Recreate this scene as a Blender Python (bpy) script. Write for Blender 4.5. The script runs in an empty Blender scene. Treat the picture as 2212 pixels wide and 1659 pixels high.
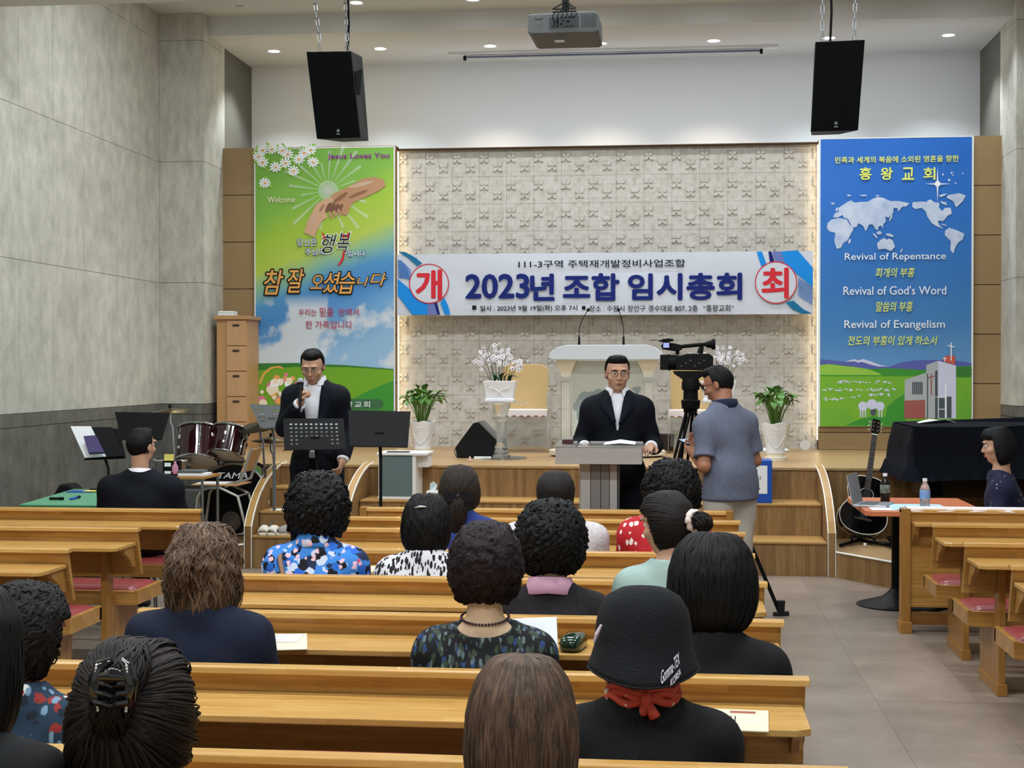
import bpy, bmesh, math, random
import numpy as np
from mathutils import Vector as V, Matrix, Euler
R = math.radians
rnd = random.Random(7)
scene = bpy.context.scene
COL = scene.collection
# ---------------------------------------------------------------- camera
F = 3195.0
YAW = math.atan(349 / F)
PIT = math.atan(34.5 / F)
EYE = 1.65
cd = bpy.data.cameras.new('camera'); cam = bpy.data.objects.new('camera', cd); COL.objects.link(cam)
cd.sensor_fit = 'HORIZONTAL'; cd.sensor_width = 36; cd.lens = 36 * F / 2212
cd.clip_start = 0.05; cd.clip_end = 200
cam.location = (0, 0, EYE); cam.rotation_euler = (math.pi / 2 - PIT, 0, YAW)
scene.camera = cam
# ---------------------------------------------------------------- colour management, world
vs = scene.view_settings
scene.display_settings.display_device = 'sRGB'
vs.view_transform = 'Standard'; vs.look = 'None'; vs.gamma = 1; vs.use_curve_mapping = False
vs.exposure = -0.08
w = bpy.data.worlds.new('world'); scene.world = w; w.use_nodes = True
w.node_tree.nodes['Background'].inputs[0].default_value = (0.80, 0.87, 1.0, 1)
w.node_tree.nodes['Background'].inputs[1].default_value = 0.18

def area(name, loc, rot, sx, sy, power, col, parent=None, spread=180):
    l = bpy.data.lights.new(name, 'AREA'); l.shape = 'RECTANGLE'; l.size = sx; l.size_y = sy
    l.energy = power; l.color = col; l.spread = R(spread)
    o = bpy.data.objects.new(name, l); o.location = loc; o.rotation_euler = rot; COL.objects.link(o)
    if parent: o.parent = parent
    return o
# unseen fill lights added over the pews (their housings are built further down)
FILL_PANELS = [(x, y) for y in (1.2, 5.0, 8.8, 12.4) for x in (-3.4, -0.9, 1.6)]
for i, (x, y) in enumerate(FILL_PANELS):
    area('fill_light', (x, y, 5.27), (0, 0, 0), 1.2, 0.3, {1.2: 88, 5.0: 82, 8.8: 56, 12.4: 55}[y], (0.89, 0.955, 1.0))
# ---------------------------------------------------------------- helpers: pixel on the photograph -> point of the room
def ray(px, py):
    xc = (px - 1106) / F; yc = -(py - 829.5) / F
    c, s = math.cos(PIT), math.sin(PIT); fy = c + yc * s; up = -s + yc * c
    c, s = math.cos(YAW), math.sin(YAW)
    return (xc * c - fy * s, fy * c + xc * s, up)
def at(px, py, Y):
    r = ray(px, py); t = Y / r[1]; return V((r[0] * t, Y, EYE + r[2] * t))
def on(px, py, z):
    r = ray(px, py); t = (z - EYE) / r[2]; return V((r[0] * t, r[1] * t, z))
def s2l(h):
    h = h.lstrip('#'); o = []
    for i in (0, 2, 4):
        v = int(h[i:i + 2], 16) / 255; o.append(v / 12.92 if v <= .04045 else ((v + .055) / 1.055) ** 2.4)
    return (*o, 1)
# ---------------------------------------------------------------- materials
MATS = {}
def M(name, col='#808080', rough=.55, metal=0, noise=None, bump=None, brick=None, voro=None, emis=None, trans=0, spec=.35, coord='Object', alpha=1, rand=0, ior=1.45, attr=None, cell=None, wave=None, coat=0):
    """noise=(col2, scale, (sx,sy,sz), contrast)  brick=(col2,width,row,axes)  bump=(scale,strength,(sx,sy,sz))"""
    if name in MATS: return MATS[name]
    m = bpy.data.materials.new(name); m.use_nodes = True; MATS[name] = m
    nt = m.node_tree; N = nt.nodes; L = nt.links; b = N['Principled BSDF']
    b.inputs['Roughness'].default_value = rough; b.inputs['Metallic'].default_value = metal
    b.inputs['Specular IOR Level'].default_value = spec; b.inputs['IOR'].default_value = ior
    b.inputs['Transmission Weight'].default_value = trans; b.inputs['Alpha'].default_value = alpha
    b.inputs['Coat Weight'].default_value = coat
    src = None
    tc = N.new('ShaderNodeTexCoord'); geo = N.new('ShaderNodeNewGeometry')
    vec = geo.outputs['Position'] if coord == 'Position' else tc.outputs[coord]
    def mapped(sc):
        mp = N.new('ShaderNodeMapping'); mp.inputs['Scale'].default_value = sc; L.new(vec, mp.inputs['Vector']); return mp.outputs[0]
    def mix(fac, a, bb, mode='MIX'):
        x = N.new('ShaderNodeMix'); x.data_type = 'RGBA'; x.blend_type = mode
        for s, v in ((x.inputs[0], fac), (x.inputs[6], a), (x.inputs[7], bb)):
            if hasattr(v, 'is_output') or isinstance(v, bpy.types.NodeSocket): L.new(v, s)
            else: s.default_value = v
        return x.outputs[2]
    base = s2l(col)
    if brick:
        c2, bw, rh, ax = brick
        sp = N.new('ShaderNodeSeparateXYZ'); L.new(vec, sp.inputs[0]); cb = N.new('ShaderNodeCombineXYZ')
        def comp(spec_):
            t = None
            for a in spec_:
                o = sp.outputs['XYZ'.index(a.upper())]
                if t is None: t = o
                else:
                    mm = N.new('ShaderNodeMath'); mm.operation = 'ADD'; L.new(t, mm.inputs[0]); L.new(o, mm.inputs[1]); t = mm.outputs[0]
            return t
        L.new(comp(ax[0]), cb.inputs[0]); L.new(comp(ax[1]), cb.inputs[1])
        bt = N.new('ShaderNodeTexBrick'); L.new(cb.outputs[0], bt.inputs['Vector'])
        bt.inputs['Scale'].default_value = 1; bt.inputs['Brick Width'].default_value = bw; bt.inputs['Row Height'].default_value = rh
        bt.inputs['Mortar Size'].default_value = 0; bt.inputs['Color1'].default_value = base; bt.inputs['Color2'].default_value = s2l(c2)
        bt.inputs['Mortar'].default_value = base; bt.offset = .37
        base = bt.outputs['Color']
    if cell:   # (col2, sx, sy, sz): one random tone per cell of a grid
        c2, cx, cy, cz = cell
        mp = mapped((cx, cy, cz)); fl = N.new('ShaderNodeVectorMath'); fl.operation = 'FLOOR'; L.new(mp, fl.inputs[0])
        wn = N.new('ShaderNodeTexWhiteNoise'); wn.noise_dimensions = '3D'; L.new(fl.outputs[0], wn.inputs[0])
        base = mix(wn.outputs['Value'], base, s2l(c2))
    if voro:   # list of (scale, stretch, threshold, colour): blotches of a printed pattern
        for k, (sc, st, th, cc) in enumerate(voro):
            mp = mapped(st); vt = N.new('ShaderNodeTexVoronoi'); vt.inputs['Scale'].default_value = sc; vt.inputs['Randomness'].default_value = 1
            nz = N.new('ShaderNodeTexNoise'); nz.inputs['Scale'].default_value = sc * 2; L.new(mp, nz.inputs['Vector'])
            ad = N.new('ShaderNodeVectorMath'); ad.operation = 'MULTIPLY_ADD'; L.new(nz.outputs['Color'], ad.inputs[0]); ad.inputs[1].default_value = (.5 / sc,) * 3
            of = N.new('ShaderNodeVectorMath'); of.operation = 'ADD'; L.new(mp, of.inputs[0]); of.inputs[1].default_value = (k * 3.7, k * 1.3, k * 7.1)
            L.new(of.outputs[0], ad.inputs[2]); L.new(ad.outputs[0], vt.inputs['Vector'])
            ss = N.new('ShaderNodeMapRange'); ss.inputs[1].default_value = th; ss.inputs[2].default_value = th - .04
            L.new(vt.outputs['Distance'], ss.inputs[0]); base = mix(ss.outputs[0], base, s2l(cc))
    if wave:   # (col2, scale, axis stretch)
        c2, sc, st = wave
        wt = N.new('ShaderNodeTexWave'); wt.inputs['Scale'].default_value = sc; wt.inputs['Distortion'].default_value = 2; L.new(mapped(st), wt.inputs['Vector'])
        base = mix(wt.outputs['Fac'], base, s2l(c2))
    if noise:
        c2, sc, st, con = noise
        nz = N.new('ShaderNodeTexNoise'); nz.inputs['Scale'].default_value = sc; nz.inputs['Detail'].default_value = 5; nz.inputs['Roughness'].default_value = .65
        L.new(mapped(st), nz.inputs['Vector'])
        mr = N.new('ShaderNodeMapRange'); mr.inputs[1].default_value = .5 - .5 / con; mr.inputs[2].default_value = .5 + .5 / con; L.new(nz.outputs['Fac'], mr.inputs[0])
        base = mix(mr.outputs[0], base, s2l(c2))
    if attr:
        at_ = N.new('ShaderNodeAttribute'); at_.attribute_name = attr
        base = mix(1.0, base, at_.outputs['Color'], 'MULTIPLY')
    if rand:
        oi = N.new('ShaderNodeObjectInfo'); mr = N.new('ShaderNodeMapRange'); mr.inputs[3].default_value = 1 - rand; mr.inputs[4].default_value = 1 + rand
        L.new(oi.outputs['Random'], mr.inputs[0]); hs = N.new('ShaderNodeHueSaturation'); L.new(mr.outputs[0], hs.inputs['Value'])
        if isinstance(base, bpy.types.NodeSocket): L.new(base, hs.inputs['Color'])
        else: hs.inputs['Color'].default_value = base
        base = hs.outputs[0]
    if isinstance(base, bpy.types.NodeSocket): L.new(base, b.inputs['Base Color'])
    else: b.inputs['Base Color'].default_value = base
    if bump:
        sc, stg, st = bump
        nz = N.new('ShaderNodeTexNoise'); nz.inputs['Scale'].default_value = sc; nz.inputs['Detail'].default_value = 4; L.new(mapped(st), nz.inputs['Vector'])
        bp = N.new('ShaderNodeBump'); bp.inputs['Strength'].default_value = stg; bp.inputs['Distance'].default_value = .01
        L.new(nz.outputs['Fac'], bp.inputs['Height']); L.new(bp.outputs[0], b.inputs['Normal'])
    if emis:
        b.inputs['Emission Color'].default_value = s2l(emis[0]); b.inputs['Emission Strength'].default_value = emis[1]
    return m
# ---------------------------------------------------------------- mesh builder
def frame_of(d):
    d = d.normalized(); a = V((0, 0, 1)) if abs(d.z) < .9 else V((1, 0, 0)); x = a.cross(d).normalized(); return x, d.cross(x)
class MB:
    def __init__(s): s.v = []; s.f = []; s.m = Matrix.Identity(4)
    def add(s, vs_, fs):
        n = len(s.v); s.v += [tuple(s.m @ V(p)) for p in vs_]; s.f += [tuple(i + n for i in f) for f in fs]; return s
    def box(s, x0, y0, z0, x1, y1, z1):
        p = [(x, y, z) for z in (z0, z1) for y in (y0, y1) for x in (x0, x1)]
        return s.add(p, [(0, 2, 3, 1), (4, 5, 7, 6), (0, 1, 5, 4), (2, 6, 7, 3), (0, 4, 6, 2), (1, 3, 7, 5)])
    def prism(s, poly, a, b, axis='x'):
        """poly in the two other axes (order y,z / x,z / x,y)"""
        def P(u, v, w_): return {'x': (w_, u, v), 'y': (u, w_, v), 'z': (u, v, w_)}[axis]
        n = len(poly); p = [P(u, v, a) for u, v in poly] + [P(u, v, b) for u, v in poly]
        return s.add(p, [tuple(range(n)), tuple(range(2 * n - 1, n - 1, -1))] + [(i, i + n, (i + 1) % n + n, (i + 1) % n) for i in range(n)])
    def rings(s, rings, caps=True):
        n = len(rings[0]); p = [q for r_ in rings for q in r_]; fs = []
        for k in range(len(rings) - 1):
            for i in range(n): j = (i + 1) % n; fs.append((k * n + i, k * n + j, (k + 1) * n + j, (k + 1) * n + i))
        if caps: fs += [tuple(range(n - 1, -1, -1)), tuple(range((len(rings) - 1) * n, len(rings) * n))]
        return s.add(p, fs)
    def tube(s, pts, r, n=8, caps=True):
        pts = [V(p) for p in pts]; rr = r if isinstance(r, (list, tuple)) else [r] * len(pts); rg = []; x = None
        for i, p in enumerate(pts):
            d = (pts[min(i + 1, len(pts) - 1)] - pts[max(i - 1, 0)])
            if d.length < 1e-9: d = V((0, 0, 1))
            d.normalize()
            if x is None: x, y = frame_of(d)
            else:
                x = (x - d * x.dot(d)); x = x.normalized() if x.length > 1e-6 else frame_of(d)[0]; y = d.cross(x)
            rg.append([p + (x * math.cos(2 * math.pi * k / n) + y * math.sin(2 * math.pi * k / n)) * rr[i] for k in range(n)])
        return s.rings(rg, caps)
    def cyl(s, p, q, r0, r1=None, n=16): return s.tube([p, q], [r0, r0 if r1 is None else r1], n)
    def lathe(s, prof, c=(0, 0, 0), n=24, caps=True, sx=1, sy=1):
        return s.rings([[(c[0] + r_ * sx * math.cos(2 * math.pi * k / n), c[1] + r_ * sy * math.sin(2 * math.pi * k / n), c[2] + z) for k in range(n)] for r_, z in prof], caps)
    def sph(s, c, r, n=12, m=8, sc=(1, 1, 1)):
        rg = [[(c[0] + r * sc[0] * math.sin(t) * math.cos(2 * math.pi * k / n), c[1] + r * sc[1] * math.sin(t) * math.sin(2 * math.pi * k / n), c[2] + r * sc[2] * math.cos(t)) for k in range(n)]
              for t in [math.pi * (i + .02) / (m + .04) for i in range(m + 1)]]
        return s.rings(rg[::-1], True)
    def sheet(s, grid):
        h = len(grid); w_ = len(grid[0])
        return s.add([p for r_ in grid for p in r_], [(j * w_ + i, j * w_ + i + 1, (j + 1) * w_ + i + 1, (j + 1) * w_ + i) for j in range(h - 1) for i in range(w_ - 1)])
    def build(s, name, mat, parent=None, label=None, smooth=False, bevel=0, solid=0, sub=0, kind=None, loc=None):
        me = bpy.data.meshes.new(name); me.from_pydata(s.v, [], s.f); me.validate(); me.update()
        bm = bmesh.new(); bm.from_mesh(me); bmesh.ops.recalc_face_normals(bm, faces=bm.faces); bm.to_mesh(me); bm.free()
        me.materials.append(mat if not isinstance(mat, str) else MATS[mat])
        o = bpy.data.objects.new(name, me); COL.objects.link(o)
        if smooth:
            me.shade_smooth()
            if smooth != 'all': me.set_sharp_from_angle(angle=R(40))
        if parent is not None: o.parent = parent
        if label: o['label'] = label
        if kind: o['kind'] = kind
        if solid: mo = o.modifiers.new('s', 'SOLIDIFY'); mo.thickness = solid; mo.offset = 0
        if bevel: mo = o.modifiers.new('b', 'BEVEL'); mo.width = bevel; mo.segments = 2; mo.limit_method = 'ANGLE'; mo.angle_limit = R(40)
        if sub: mo = o.modifiers.new('u', 'SUBSURF'); mo.levels = sub; mo.render_levels = sub
        if loc: o.location = loc
        return o
def B(*a): m = MB(); m.box(*a); return m
def tag(o, label, cat, group=None, kind=None):
    o['label'] = label; o['category'] = cat
    if group: o['group'] = group
    if kind: o['kind'] = kind
    return o
def thing(name, label, cat, loc=(0, 0, 0), rz=0, group=None):
    o = bpy.data.objects.new(name, None); COL.objects.link(o); o.location = loc; o.rotation_euler = (0, 0, rz); o.empty_display_size = .1
    return tag(o, label, cat, group)
def structure(name, loc=(0, 0, 0)):
    o = bpy.data.objects.new(name, None); COL.objects.link(o); o.location = loc; o['kind'] = 'structure'; return o
def copy_tree(o, parent=None):
    c = o.copy(); COL.objects.link(c)
    if parent is not None: c.parent = parent
    for ch in list(o.children): copy_tree(ch, c)
    return c
def inst(o, loc, parent=None, rot=None):
    c = o.copy(); COL.objects.link(c); c.location = loc
    if parent is not None: c.parent = parent
    if rot: c.rotation_euler = rot
    return c
def local(o, p): return o.matrix_world.inverted() @ V(p)
# flat print on a wall plane facing the pews
def flat(name, parent, polys, Y, mat, px=True, th=.001, split=False, **k):
    if split:
        for i, po in enumerate(polys): o = flat(name, parent, [po], Y - i * 1e-4, mat, px, th, **k)
        return o
    m = MB(); base = V(parent.location) if parent is not None else V((0, 0, 0))
    for i, po in enumerate(polys):
        pts = [(at(x, y, Y) if px else V((x, Y, y))) - base for x, y in po]
        yy = Y - base.y - (i % 40) * 3e-5
        m.prism([(p.x, p.z) for p in pts], yy, yy - th, 'y')
    if len(polys) > 1: k.setdefault('kind', 'stuff')
    return m.build(name, mat, parent, **k)
def text(name, body, parent, mat, box, Y, bold=0, shear=0, px=True, th=.0015, rz=0, spacing=1, fit=True, rot=0, label=None):
    """box = pixel box (x0,y0,x1,y1) on the plane at depth Y, or metres when px is False"""
    cu = bpy.data.curves.new(name, 'FONT'); cu.body = body; cu.shear = shear; cu.extrude = .001; cu.resolution_u = 3; cu.space_character = spacing
    o = bpy.data.objects.new(name, cu); me = bpy.data.meshes.new_from_object(o); bpy.data.objects.remove(o)
    n = len(me.vertices); a = np.empty(n * 3); me.vertices.foreach_get('co', a); a = a.reshape(-1, 3)
    if px: p0 = at(box[0], box[3], Y); p1 = at(box[2], box[1], Y); x0, z0, x1, z1 = p0.x, p0.z, p1.x, p1.z
    else: x0, z0, x1, z1 = box
    mn = a.min(0); mx = a.max(0); sx = (x1 - x0) / (mx[0] - mn[0]); sz = (z1 - z0) / (mx[1] - mn[1])
    u = (a[:, 0] - mn[0]) * sx - (x1 - x0) / 2; v = (a[:, 1] - mn[1]) * sz - (z1 - z0) / 2
    c, s = math.cos(rot), math.sin(rot)
    b = np.empty_like(a); b[:, 0] = (x0 + x1) / 2 + u * c - v * s; b[:, 2] = (z0 + z1) / 2 + u * s + v * c; b[:, 1] = Y - (a[:, 2] - mn[2]) / max(mx[2] - mn[2], 1e-9) * th
    if parent is not None: b -= np.array(parent.location)
    if bold > 0:      # heavier strokes: the same glyphs set again a hair to every side
        h = (z1 - z0) * bold * .8; K = 8 if bold > .02 else 4
        fc = [tuple(p.vertices) for p in me.polygons]; vv = [b]; ff = list(fc)
        sh = 1 - 2 * h / max(z1 - z0, 1e-6); cx_, cz_ = (x0 + x1) / 2, (z0 + z1) / 2
        for k in range(K):
            d = b.copy(); d[:, 0] += h * math.cos(2 * math.pi * k / K); d[:, 2] += h * math.sin(2 * math.pi * k / K); d[:, 1] -= .00012 * (k + 1)
            vv.append(d); off = n * (k + 1); ff += [tuple(i + off for i in f_) for f_ in fc]
        bpy.data.meshes.remove(me); me = bpy.data.meshes.new(name); me.from_pydata(np.concatenate(vv).tolist(), [], ff)
    else: me.vertices.foreach_set('co', b.ravel())
    me.update(); me.name = name
    me.materials.clear(); me.materials.append(MATS[mat] if isinstance(mat, str) else mat)
    o = bpy.data.objects.new(name, me); COL.objects.link(o)
    if parent is not None: o.parent = parent
    if label: o['label'] = label
    return o
# ---------------------------------------------------------------- materials of the room
M('stone', '#a9a89d', .8, noise=('#cbc9be', 14, (1, .5, .35), 2.6), bump=(60, .35, (1, 1, .5)), coord='Position', rand=.035)
M('stone_dark', '#55554f', .6, noise=('#74736c', 16, (1, .5, .35), 2.4), bump=(60, .25, (1, 1, .5)), coord='Position', rand=.05)
M('joint', '#6c6a62', .9)
M('white_paint', '#dcdfdf', .85)
M('ceiling_paint', '#cfd0cd', .9)
M('wood_panel', '#8c7350', .5, noise=('#9f8660', 5, (2, 2, 60), 2.2), coord='Position', rand=.03)
M('joint_dark', '#4a3620', .8)
M('relief', '#c2beb6', .75, cell=('#a39b8e', 20.44, 1, 20.44), noise=('#cac6be', 26, (1, 1, 1), 1.6), bump=(70, .12, (1, 1, 1)), coord='Position')
M('stage_floor', '#b3946b', .35, noise=('#9a7b52', 3, (6, 40, 1), 1.8), coord='Position')
M('riser', '#866640', .5, cell=('#b18e5e', 26, 1, .1), noise=('#6f5230', 5, (20, 20, 1), 1.8), coord='Position')
M('tread', '#b08d58', .4, noise=('#a97f42', 4, (2, 20, 1), 1.8), coord='Position')
M('trim_white', '#efeee6', .4)
M('vinyl', '#7d7064', .34, noise=('#94877a', 2.6, (1, 1, 1), 2.4), bump=(30, .04, (1, 1, 1)), coord='Position', rand=.10)
M('vinyl_gap', '#6d6156', .5)
M('led', '#ffe2a8', .5, emis=('#ffe6b4', 8))
M('led_cool', '#eef4ff', .5, emis=('#eef4ff', 14))
M('lamp_cool', '#ffffff', .5, emis=('#f4f8ff', 16)); M('lamp_warm', '#ffffff', .5, emis=('#fff4dc', 16)); M('lamp_off', '#aab4bd', .3)
M('chrome', '#c8ccd0', .15, 1); M('steel', '#8d9296', .35, .9); M('black_metal', '#08090a', .5, .1, spec=.25); M('black', '#050506', .65, spec=.2)
M('black_gloss', '#07080a', .12, coat=.5); M('dark_grille', '#030406', .8, bump=(400, .2, (1, 1, 1)), spec=.1)
M('white_plastic', '#e6e7e6', .4); M('grey_plastic', '#5b5f60', .5); M('rubber', '#1a1a1a', .8)
M('pine', '#ab7c3a', .34, brick=('#d0a05a', .42, .043, ('x', 'yz')), noise=('#8f632c', 3.4, (1.2, 26, 26), 1.7), rand=.04, coat=.25)
M('pine_light', '#c89a50', .3, brick=('#dcb56e', .5, .05, ('x', 'yz')), noise=('#a97e42', 3, (1.2, 24, 24), 1.8), coat=.25)
M('pine_dark', '#7f5528', .5, brick=('#8d6232', .42, .043, ('x', 'yz')), noise=('#6a441d', 3, (1.2, 26, 26), 1.6))
M('pine_end', '#a27538', .4, brick=('#b98b4b', .4, .05, ('z', 'y')), noise=('#8f5f28', 3, (24, 24, 1.2), 1.7), coat=.2)
M('red_vinyl', '#8c3a3a', .35, bump=(60, .05, (1, 1, 1)), coat=.2)
XL, XR, YB, YW = -5.34, 3.33, 15.62, 16.8          # left wall, right pilaster, panelling, white wall behind it
ZC, ZC2 = 5.34, 5.14
ST = 0.80; YS = 12.78
# ---------------------------------------------------------------- floor: vinyl planks
fl = B(XL - .3, -2.5, -.12, 5.2, 13, -.004).build('floor', 'vinyl_gap', kind='structure')
pm = B(.0006, .0006, -.004, .4994, .9994, 0).build('plank', 'vinyl', fl)
first = True
for i in range(-11, 11):
    for j in range(-1, 13):
        y = j + (.5 if i % 2 else 0) - .5
        if i * .5 > 5: continue
        if first: pm.location = (i * .5, y, 0); first = False
        else: inst(pm, (i * .5, y, 0), fl)
# ---------------------------------------------------------------- walls
def panel_wall(name, origin, ux, length, pitch_list, zs, mat, backmat='joint'):
    pass
wl = B(XL - .25, -2.5, 0, XL - .02, 16.8, 5.6).build('wall_left', 'joint', kind='structure')
ys = [12.31 - .675 * k for k in range(22)][::-1] + [12.31 + .675 * k for k in range(1, 5)] + [14.97]
ys = sorted(y for y in ys if y > -2.6)
g = .002
pan = {}
def panel(key, size, loc, mat, parent):
    """size (dx,dy,dz) box, shared mesh for equal sizes"""
    k = (key, tuple(round(s_, 3) for s_ in size), mat)
    if k in pan: return inst(pan[k], loc, parent)
    o = B(0, 0, 0, *size).build('panel', mat, parent); o.location = loc; pan[k] = o
    return o
for a, b in zip(ys[:-1], ys[1:]):
    for z0, z1, mt in ((0, 1.165, 'stone_dark'), (1.277, 2.54, 'stone'), (2.54, 3.80, 'stone'), (3.80, 5.06, 'stone'), (5.06, 5.34, 'stone')):
        panel('l', (.02, b - a - 2 * g, z1 - z0 - 2 * g), (XL - .02, a + g, z0 + g), mt, wl)
for a in np.arange(-2.5, 14.9, 2.184): panel('lb', (.024, 2.18, .108), (XL - .02, a + g, 1.167), 'stone_dark', wl)
# pilasters beside the stage
for side, x0, x1 in (('left', XL, -4.86), ('right', 3.335, 5.2)):
    pl = B(x0 - (.0 if side == 'left' else -.02), 14.99, 0, x1 - (.02 if side == 'left' else 0), 16.8, 5.6).build('wall_pilaster_' + side, 'joint', kind='structure')
    ws = [x0, x1] if side == 'left' else [3.335, 3.9, 4.5, 5.1]
    for z0, z1, mt in ((0, 1.165, 'stone_dark'), (1.167, 1.275, 'stone_dark'), (1.277, 2.54, 'stone'), (2.54, 3.80, 'stone'), (3.80, 5.06, 'stone'), (5.06, 5.34, 'stone')):
        for a, b in zip(ws[:-1], ws[1:]): panel('p', (b - a - 2 * g, .02, z1 - z0 - 2 * g), (a + g, 14.97, z0 + g), mt, pl)
        xs = -4.88 if side == 'left' else 3.335
        panel('ps', (.02, .70, z1 - z0 - 2 * g), (xs, 14.991, z0 + g), mt, pl)
wr = B(5.2, -2.5, 0, 5.4, 15, 5.6).build('wall_right', 'white_paint', kind='structure')
for k in range(12):
    for z0, z1, mt in ((0, 1.165, 'stone_dark'), (1.277, 2.54, 'stone'), (2.54, 3.80, 'stone'), (3.80, 5.06, 'stone')):
        panel('r', (.02, 1.34, z1 - z0 - 2 * g), (5.18, -1.2 + k * 1.35, z0 + g), mt, wr)
B(XL - .3, -2.7, 0, 5.4, -2.5, 5.6).build('wall_rear', 'white_paint', kind='structure')
ww = B(-5.6, YW, 0, 5.2, YW + .2, 5.6).build('wall_back', 'white_paint', kind='structure')
B(3.457, 15.0, 0, 3.62, YW, 5.14).build('wall_recess_right', 'white_paint', kind='structure')
B(-5.34, 15.72, 0, -5.19, YW, 5.14).build('wall_recess_left', 'white_paint', kind='structure')
# ceilings
B(XL - .3, -2.7, ZC, 5.4, 15.15, ZC + .2).build('ceiling', 'ceiling_paint', kind='structure')
B(XL, 15.15, ZC2, 5.2, YW + .1, ZC + .2).build('ceiling_stage', 'ceiling_paint', kind='structure')
B(XL, 10.4, 4.45, 5.2, 11.0, ZC).build('ceiling_beam', 'ceiling_paint', kind='structure')
# ---------------------------------------------------------------- stage
spts = [(-4.05, YS), (3.6, YS), (3.6, YW), (-4.86, YW), (-4.86, 14.96), (-4.45, 13.6)]
m = MB(); m.prism(spts, 0, ST - .02, 'z'); sg = m.build('stage', 'riser', kind='structure')
spts = [(-4.06, YS - .015), (3.6, YS - .015), (3.6, YW), (-4.86, YW), (-4.86, 14.95), (-4.46, 13.6)]
m = MB(); m.prism(spts, ST - .02, ST, 'z'); m.build('stage_floor', 'stage_floor', sg)
def stairs(name, x0, x1, treads=((11.9, .27), (12.35, .53))):
    s_ = structure(name)
    for k, (y0, z1) in enumerate(treads):
        B(x0, y0, 0, x1, YS - .001, z1 - .018).build('riser', 'riser', s_)
        B(x0, y0 - .012, z1 - .018, x1, YS - .001, z1).build('tread', 'tread', s_, bevel=.003)
    return s_
stairs('stairs_wide', -2.65, 1.21); stairs('stairs_narrow', -3.45, -2.72, ((11.87, .27), (12.10, .45), (12.46, .625)))
prof = [(11.85, 0), (11.85, .345), (11.92, .435), (12.01, .522), (12.12, .60), (12.25, .665), (12.4, .722), (12.55, .762), (12.7, .79), (12.85, .808), (12.97, .812), (12.97, 0)]
def arch(x0, x1):
    s_ = structure('trim_stair_side')
    m = MB(); m.prism(prof, x0 + .006, x1 - .006, 'x'); m.build('side_panel', 'riser', s_)
    inner = prof[1:-1]
    for a, b in ((x0, x0 + .007), (x1 - .007, x1)):   # thin white edging along both rims
        m = MB(); r1 = [(y, z + .003) for y, z in prof[:-1]]; lo = [(y + .012, z - .010) for y, z in prof[:-1]]; lo[0] = (prof[0][0] + .012, 0)
        for i in range(len(r1) - 1):
            m.prism([r1[i], r1[i + 1], lo[i + 1], lo[i]], a, b, 'x')
        m.build('edging', 'trim_white', s_)
    m = MB()
    for i in range(1, len(prof) - 2):
        (ya, za), (yb, zb) = prof[i], prof[i + 1]; m.prism([(ya, za + .002), (yb, zb + .002), (yb + .002, zb - .004), (ya + .004, za - .004)], x0 + .007, x1 - .007, 'x')
    m.build('cap', 'tread', s_)
arch(-3.515, -3.45); arch(-2.72, -2.655); arch(1.21, 1.275)
# low side platforms
def platform(name, pts):
    s_ = structure(name)
    m = MB(); m.prism(pts, 0, .19, 'z'); m.build('riser', 'riser', s_)
    m = MB(); m.prism(pts, .19, .2, 'z'); m.build('platform_floor', 'stage_floor', s_)
    return s_
pr = platform('platform_right', [(1.276, 11.84), (1.62, 11.3), (2.4, 10.9), (5.2, 10.9), (5.2, YS), (1.276, YS)])
m = MB(); m.tube([(1.276, 11.835, .2), (1.62, 11.295, .2), (2.4, 10.895, .2), (5.2, 10.895, .2)], .008, 6); m.build('edging', 'trim_white', pr)
pl_ = platform('platform_left', [(-3.516, 11.84), (-3.9, 11.45), (-4.6, 11.2), (XL, 11.2), (XL, YS), (-3.516, YS)])
m = MB(); m.tube([(-3.516, 11.835, .2), (-3.9, 11.445, .2), (-4.6, 11.195, .2), (XL, 11.195, .2)], .008, 6); m.build('edging', 'trim_white', pl_)
# ---------------------------------------------------------------- wood panelling left and right of the relief wall
TX0, TX1 = -2.955, 1.50
for nm, x0, x1 in (('wall_panelling_left', -4.86, TX0), ('wall_panelling_right', TX1, 3.335)):
    s_ = structure(nm)
    B(x0, YB + .02, ST, x1, YB + .18, 4.03).build('backing', 'joint_dark', s_)
    z = 4.03; k = 0
    while z > ST + .02:
        z0 = max(z - .508, ST)
        B(x0, YB, z0 + .004, x1, YB + .019, z - .004 if k else z).build('panel', 'wood_panel', s_)
        z = z0; k += 1
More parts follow.
